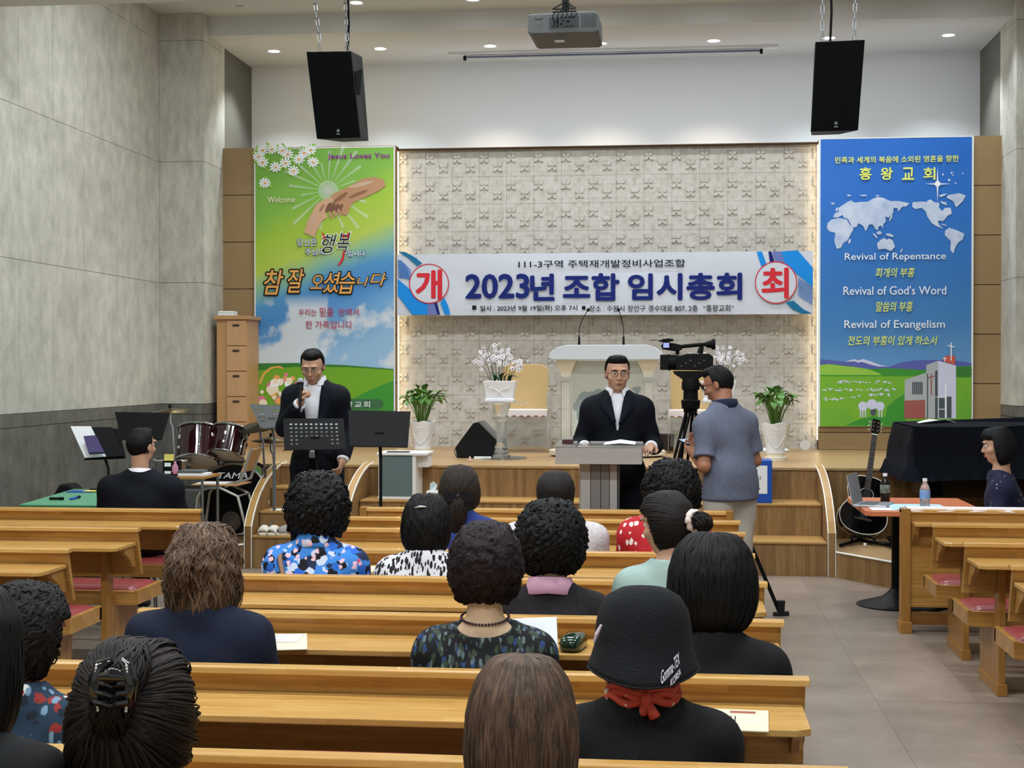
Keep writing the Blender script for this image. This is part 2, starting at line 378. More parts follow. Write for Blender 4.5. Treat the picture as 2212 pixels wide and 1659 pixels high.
# ---------------------------------------------------------------- relief wall of 29 cm tiles with raised petals
rw = structure('wall_relief'); B(TX0, 15.80, ST, TX1, 15.98, 4.0).build('backing', 'joint', rw)
TS = .2935; S6 = TS / 6
def relief_tile(seed):
    q = random.Random(seed); m = MB(); hs = {}
    for i in range(6):
        for j in range(6): hs[i, j] = q.choice((.0, .0, .001, .002)) 
    e = .0002
    for i in range(6):
        for j in range(6):
            x0, z0, h = i * S6, j * S6, hs[i, j] + .012
            m.add([(x0 + e, 0, z0 + e), (x0 + S6 - e, 0, z0 + e), (x0 + S6 - e, 0, z0 + S6 - e), (x0 + e, 0, z0 + S6 - e), (x0 + e, -h, z0 + e), (x0 + S6 - e, -h, z0 + e), (x0 + S6 - e, -h, z0 + S6 - e), (x0 + e, -h, z0 + S6 - e)],
                  [(4, 5, 6, 7), (0, 1, 5, 4), (1, 2, 6, 5), (2, 3, 7, 6), (3, 0, 4, 7)])
    for cx, cz in ((1, 4), (4, 2)):          # flower centres, petals run to the four corners of 2x2 squares
        for sx, sz in ((1, 1), (-1, 1), (1, -1), (-1, -1)):
            c0 = (cx * S6, cz * S6); n = 6; L_ = []; R_ = []
            for k in range(n + 1):
                t = k / n; d = t * S6 * .98; wv = math.sin(math.pi * t) * S6 * .23
                L_.append((c0[0] + sx * (d - wv), c0[1] + sz * (d + wv))); R_.append((c0[0] + sx * (d + wv), c0[1] + sz * (d - wv)))
            base = .012; top = .027
            vv = []; ff = []
            for k in range(n + 1):
                t = k / n; hh = base + (top - base) * (1 if 0 < t < 1 else .5)
                mx = ((L_[k][0] + R_[k][0]) / 2, (L_[k][1] + R_[k][1]) / 2)
                vv += [(L_[k][0], -.008, L_[k][1]), (L_[k][0], -hh, L_[k][1]), (mx[0], -hh * .96, mx[1]), (R_[k][0], -hh, R_[k][1]), (R_[k][0], -.008, R_[k][1])]
            for k in range(n):
                for a in range(4): ff.append((k * 5 + a, k * 5 + a + 1, k * 5 + a + 6, k * 5 + a + 5))
            m.add(vv, ff)
    return m
protos = []
for s_ in range(5):
    o = relief_tile(s_).build('tile', 'relief', rw); protos.append(o)
used = [False] * 5; q = random.Random(3)
nx = int((TX1 - TX0) / TS); x0 = TX0 + .0
col = 0; x = TX0
while x < TX1 - .02:
    z = 4.0 - TS
    while z > ST - .28:
        k = q.randrange(5); zz = max(z, ST)
        if z < ST: sc = (z + TS - ST) / TS
        else: sc = 1
        scx = min(1, (TX1 - x) / TS)
        if not used[k]: o = protos[k]; used[k] = True
        else: o = inst(protos[k], (0, 0, 0), rw)
        o.location = (x, 15.80, zz); o.scale = (scx * .994, 1, sc * .994)
        z -= TS
    x += TS
# light strips hidden behind the edges of the panelling
B(TX0 + .001, 15.71, .9, TX0 + .008, 15.745, 3.98).build('light_strip', 'led', rw)
B(TX1 - .008, 15.71, .9, TX1 - .001, 15.745, 3.98).build('light_strip', 'led', rw)
B(TX0, 15.985, 3.9, TX1, 16.03, 3.93).build('light_strip', 'led_cool', rw)
B(-4.85, 15.84, 3.9, TX0 - .1, 15.9, 3.93).build('light_strip', 'led', rw)
B(TX1 + .1, 15.84, 3.9, 3.33, 15.88, 3.93).build('light_strip', 'led_cool', rw)
B(TX0, YB + .1, 3.995, TX1, 15.99, 4.01).build('trim_top', 'joint_dark', rw)
# ---------------------------------------------------------------- downlights
def downlight(x, y, z, lampmat, group, label, power=0, col=(1, 1, 1)):
    t = thing('downlight', label, 'ceiling light', (x, y, z), 0, group)
    MB().lathe([(.058, -.001), (.085, -.004), (.085, 0.0), (.058, 0.0)][::-1], n=28, caps=False).build('trim_ring', 'white_plastic', t, smooth=True)
    MB().lathe([(.001, -.002), (.060, -.002), (.060, -.0005), (.001, -.0005)], n=28).build('lamp', lampmat, t)
    if power:
        l = bpy.data.lights.new('downlight_beam', 'SPOT'); l.energy = power; l.color = col; l.spot_size = R(105); l.spot_blend = .6; l.shadow_soft_size = .05
        o = bpy.data.objects.new('beam', l); COL.objects.link(o); o.parent = t; o.location = (0, 0, -.03)
nth = ['first', 'second', 'third', 'fourth', 'fifth']
for i, x in enumerate((-4.38, -3.19, -1.98, -.785, .42, 1.63, 2.86)):
    wm = i in (2, 3, 4)
    lb = ('bright round downlight over the stage, above the green banner at its left end', 'bright round downlight just right of the left hanging loudspeaker', 'warm round downlight over the stage, left of the projector',
          'warm round downlight over the stage, just below and right of the projector', 'warm round downlight over the stage, left of the right hanging loudspeaker',
          'round downlight over the stage hidden behind the right hanging loudspeaker', 'bright round downlight over the stage at far right by the stone pilaster')[i]
    downlight(x, 15.95, ZC2, 'lamp_warm' if wm else 'lamp_cool', 'downlights over the stage', lb, 105 if wm else 95, (1, .82, .66) if wm else (.88, .96, 1))
for i, x in enumerate((-4.40, -3.19, -2.0, -.80, .40, 1.6, 2.8)):
    lb = ('unlit round downlight near the left pilaster top', 'lit downlight at picture top between the left loudspeaker chains', 'lit downlight at picture top left of the projector',
          'lit downlight at the picture top right of the projector', 'downlight in the upper ceiling right of the projector', 'downlight in the upper ceiling near the right loudspeaker', 'downlight in the upper ceiling at far right')[i]
    downlight(x, 14.72, ZC, 'lamp_off' if i == 0 else 'lamp_cool', 'downlights in the upper ceiling', lb, 0 if i == 0 else 80, (.88, .95, 1))
for (x, y) in FILL_PANELS:  # housings for the added fill lights, all out of view
    t = thing('fill_panel', 'flat rectangular fill light panel added out of view, %s row from the stage, over the %s' % ({12.4: 'first', 8.8: 'second', 5.0: 'third', 1.2: 'last'}[y], {-3.4: 'left pews', -.9: 'centre pews', 1.6: 'right aisle'}[x]), 'ceiling light', (x, y, ZC), 0, 'added fill panels above the pews')
    B(-.63, -.18, -.05, .63, .18, -.001).build('housing', 'white_plastic', t)
    B(-.6, -.15, -.056, .6, .15, -.051).build('diffuser', 'lamp_cool', t)
# screen slot
t = thing('projection_screen', 'thin dark bottom bar of the rolled-up projection screen under the stage ceiling', 'screen', (-.68, 16.25, ZC2))
B(-1.62, -.02, -.06, 1.62, .02, -.045).build('weight_bar', M('slate', '#5c6078', .5), t)
B(-1.8, -.05, -.03, 1.8, .05, -.001).build('case', 'white_paint', t)
for s in (-1, 1): B(s * 1.62 - .015, -.02, -.085, s * 1.62 + .015, .02, -.04).build('end_cap', 'black', t)
# ---------------------------------------------------------------- printed banners (flat print on cloth)
def print_mat(name, z0, z1, x0, x1, shear, stops, cloud=None, blot=.04):
    m = bpy.data.materials.new(name); m.use_nodes = True; MATS[name] = m; nt = m.node_tree; N = nt.nodes; L = nt.links; b = N['Principled BSDF']
    b.inputs['Roughness'].default_value = .5
    g_ = N.new('ShaderNodeNewGeometry'); sp = N.new('ShaderNodeSeparateXYZ'); L.new(g_.outputs['Position'], sp.inputs[0])
    mz = N.new('ShaderNodeMapRange'); mz.inputs[1].default_value = z1; mz.inputs[2].default_value = z0; L.new(sp.outputs[2], mz.inputs[0])
    mx = N.new('ShaderNodeMapRange'); mx.inputs[1].default_value = x0; mx.inputs[2].default_value = x1; mx.inputs[3].default_value = -shear; mx.inputs[4].default_value = shear; L.new(sp.outputs[0], mx.inputs[0])
    nz = N.new('ShaderNodeTexNoise'); nz.inputs['Scale'].default_value = 2.2; nz.inputs['Detail'].default_value = 3; L.new(g_.outputs['Position'], nz.inputs['Vector'])
    ad = N.new('ShaderNodeMath'); ad.operation = 'ADD'; L.new(mz.outputs[0], ad.inputs[0]); L.new(mx.outputs[0], ad.inputs[1])
    ns = N.new('ShaderNodeMath'); ns.operation = 'MULTIPLY_ADD'; L.new(nz.outputs['Fac'], ns.inputs[0]); ns.inputs[1].default_value = blot * 2; L.new(ad.outputs[0], ns.inputs[2])
    cr = N.new('ShaderNodeValToRGB'); L.new(ns.outputs[0], cr.inputs[0]); el = cr.color_ramp.elements
    while len(el) > 1: el.remove(el[-1])
    el[0].position = stops[0][0] + blot; el[0].color = s2l(stops[0][1])
    for p, c in stops[1:]: e = el.new(p + blot); e.color = s2l(c)
    out = cr.outputs[0]
    if cloud:   # (z low, z high, colour, scale): soft clouds in one band of the picture
        for zl, zh, cc, sc, thr in cloud:
            n2 = N.new('ShaderNodeTexNoise'); n2.inputs['Scale'].default_value = sc; n2.inputs['Detail'].default_value = 5; L.new(g_.outputs['Position'], n2.inputs['Vector'])
            a1 = N.new('ShaderNodeMapRange'); a1.inputs[1].default_value = thr; a1.inputs[2].default_value = thr + .07; L.new(n2.outputs['Fac'], a1.inputs[0])
            w1 = N.new('ShaderNodeMapRange'); w1.inputs[1].default_value = zh; w1.inputs[2].default_value = zh - .15; L.new(sp.outputs[2], w1.inputs[0])
            w2 = N.new('ShaderNodeMapRange'); w2.inputs[1].default_value = zl; w2.inputs[2].default_value = zl + .05; L.new(sp.outputs[2], w2.inputs[0])
            m1 = N.new('ShaderNodeMath'); m1.operation = 'MULTIPLY'; L.new(w1.outputs[0], m1.inputs[0]); L.new(w2.outputs[0], m1.inputs[1])
            m2 = N.new('ShaderNodeMath'); m2.operation = 'MULTIPLY'; L.new(m1.outputs[0], m2.inputs[0]); L.new(a1.outputs[0], m2.inputs[1])
            x_ = N.new('ShaderNodeMix'); x_.data_type = 'RGBA'; L.new(m2.outputs[0], x_.inputs[0]); L.new(out, x_.inputs[6]); x_.inputs[7].default_value = s2l(cc); out = x_.outputs[2]
    L.new(out, b.inputs['Base Color']); return m
def cloth_panel(x0, z0, x1, z1, Y, nx=14, nz=20, amp=.004, seed=0, sag=.0, bow=0):
    m = MB(); gr = []
    for j in range(nz + 1):
        row = []
        for i in range(nx + 1):
            u, v = i / nx, j / nz
            row.append((x0 + (x1 - x0) * u, Y + amp * math.sin(u * 9 + seed + v * 3) * math.sin(v * 5 + u * 2 + seed * 2) - amp, z0 + (z1 - z0) * v - (sag * 4 * u * (1 - u) if j == nz else 0) * 1))
        gr.append(row)
    m.sheet(gr); return m
def disc(cx, cy, r, n=14, sy=1, rot=0):
    c, s = math.cos(rot), math.sin(rot)
    return [(cx + r * math.cos(a) * c - r * sy * math.sin(a) * s, cy + r * math.cos(a) * s + r * sy * math.sin(a) * c) for a in [2 * math.pi * k / n for k in range(n)]]
def xf(pts, ox, oy, s): return [(ox + x / s, oy + y / s) for x, y in pts]
def word(name, body, parent, col, box, Y, bold=0, out=None, ob=.03, shear=0, rot=0, sp=1):
    if out: text(name + '_outline', body, parent, out, (box[0] - 1, box[1] - 1, box[2] + 1, box[3] + 1), Y, bold + ob, shear, rot=rot, spacing=sp)
    return text(name, body, parent, col, box, Y - (.002 if out else 0), bold, shear, rot=rot, spacing=sp)
for n_, c_ in (('ink_white', '#eef2f4'), ('ink_black', '#15161a'), ('ink_navy', '#16256f'), ('ink_red', '#cf2f3a'), ('ink_purple', '#8b3190'), ('ink_gold', '#e0a55a'), ('ink_pink', '#b2506c'),
               ('ink_yellow', '#e3ea72'), ('ink_blue', '#1c8be0'), ('ink_blue2', '#3f78c2'), ('ink_teal', '#1d6f9c'), ('ink_violet', '#6b79b6'), ('ink_skin', '#b98d6c'), ('ink_skin2', '#cda686'), ('ink_brown', '#7c5547'),
               ('ink_grass', '#6ea32c'), ('ink_grass2', '#3f8f36'), ('ink_trees', '#3b7a35'), ('ink_pill', '#3e6a4a'), ('ink_leaf', '#8fbf4a'), ('ink_cloud', '#c3cee0'), ('ink_mount', '#5a62a8'), ('ink_snow', '#c9cde4'),
               ('ink_brick', '#9a5a55'), ('ink_grey', '#a9afb2'), ('ink_grey2', '#868b8e'), ('ink_dark', '#4b555c'), ('ink_cross', '#c35a50'), ('ink_rose', '#d97b95'), ('ink_cream', '#eadfc4'), ('ink_orange', '#e2a25c'), ('ink_blueline', '#3a5fa8')):
    M(n_, c_, .6, spec=.2)
M('ink_ray', '#ffffff', .5, alpha=.14)
# green welcome banner
YG = YB - .02
g0 = at(553, 893, YG); g1 = at(851, 318, YG); x0, x1 = g0.x, g1.x
t = thing('welcome_banner', 'tall green and blue welcome banner with clasped hands and daisies', 'banner', (0, YG, 0))
print_mat('print_green', g0.z, g1.z, x0, x1, .10, [(0, '#6ea43c'), (.16, '#7cb23e'), (.28, '#9dc034'), (.37, '#b0c64c'), (.44, '#7fb39c'), (.5, '#4a8fc4'), (.58, '#4286c8'), (.68, '#6ea6d4'), (.8, '#8fb7da')],
          cloud=[(at(0, 800, YG).z, at(0, 640, YG).z, '#ccd6df', 2.1, .46)])
def rel(m, Y): m.m = Matrix.Translation((0, -Y, 0)); return m
c_ = cloth_panel(x0, g0.z, x1, g1.z, YG - .006, amp=.003); c_.v = [(a, b - YG, c) for a, b, c in c_.v]; c_.build('print', 'print_green', t, smooth='all')
m = MB()
for a, b, c, d in ((x0 - .012, g0.z, x0, g1.z), (x1, g0.z, x1 + .012, g1.z), (x0 - .012, g1.z, x1 + .012, g1.z + .01), (x0 - .012, g0.z - .01, x1 + .012, g0.z)): m.box(a, -.012, b, c, -.002, d)
m.build('hem', 'white_plastic', t)
Y1 = YG - .014
C3 = lambda pts: xf(pts, 480, 300, 3.95)
flat('meadow_print', t, [[(554, 785), (640, 784), (750, 789), (850, 797), (850, 892), (554, 892)]], Y1, 'ink_grass')
flat('meadow_shade_print', t, [[(850, 822), (800, 842), (760, 862), (720, 880), (700, 892), (850, 892)]], Y1 - .001, 'ink_grass2')
flat('meadow_shade_print', t, [[(554, 785), (640, 784), (750, 789), (850, 797), (850, 799), (750, 793), (640, 792), (554, 800)]], Y1 - .001, 'ink_trees')
flat('ray_print', t, [C3([(905 + 25 * math.cos(a), 440 + 25 * math.sin(a)), (905 + r_ * math.cos(a - .035), 440 + r_ * math.sin(a - .035)), (905 + r_ * math.cos(a + .035), 440 + r_ * math.sin(a + .035))]) for a, r_ in
     [(R(d_), 230 + 190 * abs(math.sin(d_ * 1.7))) for d_ in range(0, 360, 17)]] + [C3(disc(905, 440, 85, 20)), C3(disc(905, 440, 45, 16))], Y1, 'ink_ray')
flat('arm_print', t, [C3([(1375, 345), (1300, 325), (1200, 340), (1060, 415), (935, 475), (910, 520), (950, 560), (1040, 660), (1075, 640), (1090, 580), (1120, 540), (1260, 480), (1340, 440), (1395, 400)])], Y1 - .002, 'ink_skin')
flat('arm_print', t, [C3([(700, 800), (720, 720), (770, 620), (800, 560), (870, 515), (940, 500), (950, 530), (900, 560), (880, 620), (900, 670), (850, 700), (815, 770), (785, 840)])], Y1 - .0035, 'ink_skin2')
flat('finger_print', t, [C3(disc(905 + i * 34, 585 + i * 4, 48, 10, .36, R(-62))) for i in range(4)], Y1 - .005, 'ink_brown')
flat('finger_print', t, [C3(disc(925 + i * 37, 650 - i * 12, 34, 10, .42, R(75))) for i in range(4)], Y1 - .0065, 'ink_skin')
flat('crease_print', t, [C3(disc(1010, 500, 75, 12, .25, R(-35))), C3(disc(850, 590, 40, 10, .3, R(-60))), C3(disc(1160, 470, 90, 12, .16, R(-22)))], Y1 - .0042, M('ink_crease', '#a8785c', .6, alpha=.5))
flat('arm_highlight_print', t, [C3(disc(1180, 390, 110, 14, .16, R(-14))), C3(disc(770, 700, 70, 12, .2, R(-68)))], Y1 - .0045, M('ink_hl', '#e6c9ac', .6, alpha=.5))
dz = [(345, 95), (425, 85), (512, 98), (455, 240), (608, 272), (775, 198), (655, 172), (365, 375), (755, 92), (345, 200), (560, 130), (700, 118), (310, 150), (540, 205)]
flat('leaf_print', t, [C3(disc(x + 45 * math.cos(k * 2 + x), y + 40 * math.sin(k * 2 + x), 32, 8, .35, k + x)) for x, y in dz for k in range(3)], Y1, 'ink_leaf')
m = MB()
flat('daisy_print', t, [C3([(x + 6 * math.cos(a - .5), y + 6 * math.sin(a - .5)), (x + 46 * math.cos(a - .2), y + 40 * math.sin(a - .2)), (x + 52 * math.cos(a), y + 45 * math.sin(a)), (x + 46 * math.cos(a + .2), y + 40 * math.sin(a + .2)), (x + 6 * math.cos(a + .5), y + 6 * math.sin(a + .5))]) for x, y in dz for a in [k * math.pi / 5 + x for k in range(10)]], Y1 - .0015, 'ink_white')
flat('daisy_centre_print', t, [C3(disc(x, y + 3, 14, 10, .75)) for x, y in dz], Y1 - .003, 'ink_orange')
q = random.Random(5)
for nm, cl, k_ in (('rose_print', 'ink_rose', 16), ('rose_print', 'ink_cream', 22), ('rose_print', 'ink_orange', 7), ('rose_print', 'ink_white', 9)):
    ps = []
    for _ in range(k_):
        px_ = 560 + q.random() ** .8 * 82; py_ = 876 - q.random() * (22 + (px_ - 556) * .9 if px_ < 610 else 82 - (px_ - 610))
        r_ = q.uniform(4, 8); ps += [disc(px_, py_, r_, 9)]
    flat(nm, t, ps, Y1 - .002 - q.random() * .003, cl)
flat('basket_handle_print', t, [[(558, 828), (568, 806), (584, 793), (602, 790), (612, 794), (612, 797), (600, 794), (586, 797), (572, 809), (563, 830)]], Y1 - .002, 'ink_gold')
flat('pill_print', t, [disc(700, 873, 11, 12) + [], [(700, 862), (818, 862), (826, 866), (829, 873), (826, 880), (818, 884), (700, 884)]], Y1 - .002, 'ink_pill')
Y2 = Y1 - .006
word('lettering', 'Jesus Loves You', t, 'ink_purple', (708, 330, 841, 346), Y2, .02)
word('lettering', 'Welcome', t, 'ink_cream', (578, 424, 637, 438), Y2, 0)
word('lettering', '당신은', t, 'ink_white', (643, 516, 684, 531), Y2, .0, 'ink_blueline', .035)
word('lettering', '주님의', t, 'ink_white', (660, 537, 699, 551), Y2, .0, 'ink_blueline', .035)
word('lettering', '입니다', t, 'ink_white', (751, 541, 789, 554), Y2, .0, 'ink_blueline', .035)
word('lettering', '행', t, 'ink_black', (696, 506, 728, 547), Y2, .0, 'ink_white', .03, .35)
word('lettering', '복', t, 'ink_black', (728, 502, 757, 546), Y2, .0, 'ink_white', .03, .35)
flat('brush_stroke_print', t, [[(742, 540), (745, 541), (743, 560), (734, 573), (729, 573), (737, 561)]], Y2 - .002, 'ink_red')
flat('brush_stroke_print', t, [[(695, 502), (699, 504), (703, 516), (700, 517)], [(741, 505), (744, 504), (744, 514), (741, 515)], [(751, 503), (755, 503), (751, 514), (748, 514)]], Y2 - .003, 'ink_red')
for s_, b_ in (('참', (571, 583, 612, 636)), ('잘', (622, 581, 657, 632)), ('오', (670, 594, 697, 624)), ('셨', (698, 588, 735, 632)), ('습', (733, 588, 767, 634)), ('니', (771, 598, 796, 618)), ('다', (800, 590, 835, 617))):
    word('lettering', s_, t, 'ink_gold', b_, Y2, .012, 'ink_black', .05, .25)
word('lettering', '우리는', t, 'ink_pink', (645, 667, 684, 682), Y2, .01); word('lettering', '믿음', t, 'ink_pink', (691, 664, 720, 683), Y2, .015); word('lettering', '안에서', t, 'ink_pink', (731, 666, 775, 682), Y2, .01)
word('lettering', '한 가족입니다', t, 'ink_pink', (660, 693, 761, 710), Y2, .01)
word('lettering', '흥왕교회', t, 'ink_white', (727, 867, 799, 880), Y2, .01, sp=1.3)
# blue church banner
b0 = at(1771, 917, YG); b1 = at(2099, 296, YG)
t = thing('church_banner', 'tall blue banner with white world map, sheep and church building', 'banner', (0, YG, 0))
x0, x1 = b0.x, b1.x
print_mat('print_blue', b0.z, b1.z, x0, x1, .03, [(0, '#1566c4'), (.3, '#1f6cc0'), (.5, '#2f74bc'), (.66, '#4080bd'), (.8, '#5b92c4')], blot=.03)
c_ = cloth_panel(x0, b0.z, x1, b1.z, YG - .008, amp=.004, seed=2, nx=18, nz=26); c_.v = [(a, b - YG, c) for a, b, c in c_.v]; c_.build('print', 'print_blue', t, smooth='all')
m = MB()
for a, b, c, d in ((x0 - .02, b0.z, x0, b1.z), (x1, b0.z, x1 + .02, b1.z), (x0 - .02, b1.z, x1 + .02, b1.z + .012), (x0 - .02, b0.z - .02, x1 + .02, b0.z)): m.box(a, -.014, b, c, -.004, d)
m.build('hem', 'white_plastic', t)
Y1 = YG - .018
C7 = lambda pts: xf(pts, 1740, 280, 4.148); C8 = lambda pts: xf(pts, 1780, 680, 5.12)
M('ink_map', '#d3dceb', .55, noise=('#9fb4d6', 9, (1, 1, 1), 2.2), coord='Position')
land = [[(245, 785), (262, 750), (300, 735), (290, 705), (340, 672), (380, 645), (410, 635), (440, 655), (480, 650), (560, 645), (600, 620), (650, 603), (700, 612), (760, 640), (840, 640), (930, 660), (900, 690), (870, 690), (830, 735), (825, 705), (790, 700), (785, 745), (745, 790), (715, 780), (720, 820), (690, 860), (655, 868), (650, 900), (630, 895), (600, 850), (570, 850), (540, 912), (515, 860), (470, 838), (462, 870), (420, 880), (395, 830), (380, 800), (345, 790), (330, 765), (285, 790)],
        [(200, 835), (235, 805), (300, 792), (370, 805), (395, 850), (432, 890), (400, 945), (380, 990), (335, 1020), (318, 1058), (280, 1068), (258, 1000), (268, 925), (215, 912), (190, 880)],
        [(640, 1020), (680, 982), (710, 970), (725, 988), (750, 975), (780, 990), (803, 1050), (765, 1090), (715, 1068), (650, 1075)],
        [(960, 650), (1040, 645), (1120, 650), (1200, 655), (1195, 700), (1225, 730), (1250, 700), (1300, 700), (1312, 752), (1270, 775), (1235, 820), (1185, 815), (1195, 850), (1235, 890), (1175, 865), (1135, 840), (1090, 780), (1080, 735), (1040, 700), (985, 712), (955, 690)],
        [(1280, 585), (1380, 570), (1437, 590), (1410, 640), (1350, 697), (1322, 640), (1262, 608)],
        [(1250, 905), (1290, 878), (1350, 900), (1422, 932), (1410, 985), (1370, 1010), (1340, 1060), (1325, 1112), (1298, 1080), (1302, 1000), (1248, 945)],
        [(1190, 590), (1240, 575), (1275, 575), (1215, 605)], [(1205, 640), (1260, 650), (1270, 680), (1225, 665)], [(1085, 640), (1120, 625), (1155, 650), (1120, 660)],
        disc(395, 1000, 22, 8, .5, 1.9), disc(245, 662, 18, 8, .5), disc(280, 715, 20, 8, .5, 1.9), disc(660, 925, 24, 8, .7), disc(625, 950, 32, 8, .25, .8), disc(755, 945, 38, 8, .35, .3), disc(765, 790, 34, 8, .25, 2), disc(690, 868, 14, 8, .4, 1.9), disc(860, 1085, 20, 8, .35, 2), disc(520, 590, 34, 8, .2), disc(390, 590, 20, 8, .4), disc(645, 592, 16, 8, .4), disc(1240, 853, 30, 8, .2, .3)]
flat('map_print', t, [C7(p) for p in land], Y1, 'ink_map')
flat('star_print', t, [C7([(1070, 486), (1175, 480), (1183, 340), (1191, 480), (1300, 486), (1191, 494), (1183, 650), (1175, 494)]), C7(disc(1183, 486, 26, 14))] +
     [C7([(x - r_, y), (x - r_ * .2, y - r_ * .2), (x, y - r_), (x + r_ * .2, y - r_ * .2), (x + r_, y), (x + r_ * .2, y + r_ * .2), (x, y + r_), (x - r_ * .2, y + r_ * .2)]) for x, y, r_ in ((1232, 402, 14), (1310, 388, 16), (1322, 408, 10), (1287, 452, 18), (1345, 478, 11), (1408, 393, 10))], Y1 - .002, 'ink_white')
flat('mountain_print', t, [C8([(-44, 490), (60, 500), (240, 520), (300, 500), (420, 495), (520, 520), (600, 560), (720, 575), (860, 525), (1000, 505), (1200, 500), (1500, 510), (1630, 535), (1630, 620), (-44, 620)])], Y1, 'ink_mount')
flat('snow_print', t, [C8([(230, 520), (330, 490), (380, 505), (430, 488), (520, 515), (620, 555), (720, 572), (600, 572), (500, 548), (420, 520), (380, 530), (340, 515)])], Y1 - .001, 'ink_snow')
flat('meadow_print', t, [C8([(-44, 560), (100, 545), (300, 575), (520, 600), (700, 590), (900, 600), (1100, 610), (1500, 570), (1630, 565), (1630, 1235), (-44, 1235)])], Y1 - .002, 'ink_grass2')
flat('meadow_print', t, [C8([(-44, 555), (60, 545), (200, 565), (330, 575), (480, 600), (600, 640), (640, 668), (-44, 665)])], Y1 - .0025, 'ink_leaf')
M('ink_field', '#7fb324', .55, noise=('#5ba03a', 3, (1, 1, 1), 1.6), coord='Position')
flat('field_print', t, [C8([(-44, 680), (900, 680), (1630, 695), (1630, 1235), (-44, 1235)])], Y1 - .003, 'ink_field')
flat('bush_print', t, [C8([(240, 1222), (380, 1160), (540, 1120), (680, 1130), (700, 1020), (800, 930), (900, 870), (900, 1232)])], Y1 - .004, 'ink_grass2')
flat('bush_print', t, [C8(disc(1180 + i * 0 + (i % 6) * 80, 610 + (i // 6) * 40, 55, 9, .7)) for i in range(12) if 1460 < 1180 + (i % 6) * 80], Y1 - .003, 'ink_trees')
q = random.Random(11); ps = []
for (cx, cy, wx, n_) in ((430, 740, 300, 34), (200, 830, 220, 22), (640, 830, 160, 20), (330, 905, 90, 6), (600, 885, 130, 14), (100, 930, 130, 18)):
    for _ in range(n_): ps.append(C8(disc(cx + q.uniform(-wx, wx), cy + q.uniform(-14, 14), q.uniform(10, 17), 7, .5, q.uniform(-.3, .3))))
for x, y, r_ in ((430, 1010, 52), (530, 990, 58), (620, 1010, 50)): ps.append(C8(disc(x, y, r_, 14, 1)))
for x in (395, 420, 450, 600, 630): ps.append(C8([(x, 1040), (x + 16, 1040), (x + 14, 1135), (x + 3, 1135)]))
flat('sheep_print', t, ps, Y1 - .005, 'ink_snow')
flat('lamb_print', t, [C8(disc(545, 1075, 34, 12, 1.2))], Y1 - .006, 'ink_dark')
flat('building_print', t, [C8([(892, 720), (1130, 640), (1130, 555), (1262, 508), (1262, 1145), (892, 1145)])], Y1 - .006, 'ink_grey')
flat('building_print', t, [C8([(1262, 508), (1460, 560), (1460, 1145), (1262, 1145)])], Y1 - .006, 'ink_snow')
flat('brick_base_print', t, [C8([(888, 950), (1118, 940), (1118, 1145), (888, 1145)])], Y1 - .0075, 'ink_brick')
flat('tower_print', t, [C8([(1310, 500), (1350, 450), (1450, 455), (1450, 550), (1360, 530)])], Y1 - .0075, 'ink_cross')
flat('cross_print', t, [C8([(1400, 308), (1412, 308), (1412, 505), (1400, 505)]), C8([(1366, 335), (1444, 352), (1444, 362), (1366, 345)]), C8([(1330, 465), (1338, 465), (1338, 520), (1330, 520)]), C8([(1312, 480), (1360, 480), (1360, 487), (1312, 487)]), C8([(1340, 770), (1354, 770), (1354, 1145), (1340, 1145)]), C8([(1262, 1040), (1350, 1040), (1350, 1048), (1262, 1048)]), C8([(1228, 906), (1350, 906), (1350, 912), (1228, 912)])], Y1 - .009, 'ink_white')
flat('window_print', t, [C8([(1228, 625), (1256, 612), (1256, 1145), (1228, 1145)]), C8([(1138, 650), (1150, 648), (1150, 1145), (1138, 1145)])] + [C8([(975 + i * 20, 745), (990 + i * 20, 740), (990 + i * 20, 880), (975 + i * 20, 880)]) for i in range(6)] + [C8([(1270, 920), (1335, 920), (1335, 1140), (1270, 1140)]), C8([(1358, 905), (1410, 905), (1410, 1140), (1358, 1140)])], Y1 - .0075, 'ink_dark')
flat('wall_cross_print', t, [C8([(1180, 650), (1192, 650), (1192, 885), (1180, 885)]), C8([(1152, 690), (1226, 670), (1226, 680), (1152, 700)])], Y1 - .009, 'ink_brick')
Y2 = Y1 - .006
word('lettering', '민족과 세계의 복음에 소외된 영혼을 향한', t, 'ink_yellow', (1804, 335, 2071, 353), Y2, .02)
for s_, x in (('흥', 1857), ('왕', 1903), ('교', 1949), ('회', 1995)): word('lettering', s_, t, 'ink_yellow', (x, 362, x + 25, 388), Y2, .03)
for s_, b_ in (("Revival of Repentance", (1825, 545, 2043, 566)), ("Revival of God's Word", (1822, 617, 2044, 637)), ("Revival of Evangelism", (1824, 691, 2041, 714))): word('lettering', s_, t, 'ink_white', b_, Y2, .004)
for s_, b_ in (("회개의 부흥", (1891, 578, 1976, 599)), ("말씀의 부흥", (1893, 651, 1972, 673)), ("전도의 부흥이 있게 하소서", (1832, 725, 2025, 746))): word('lettering', s_, t, 'ink_yellow', b_, Y2, .012, shear=.2)
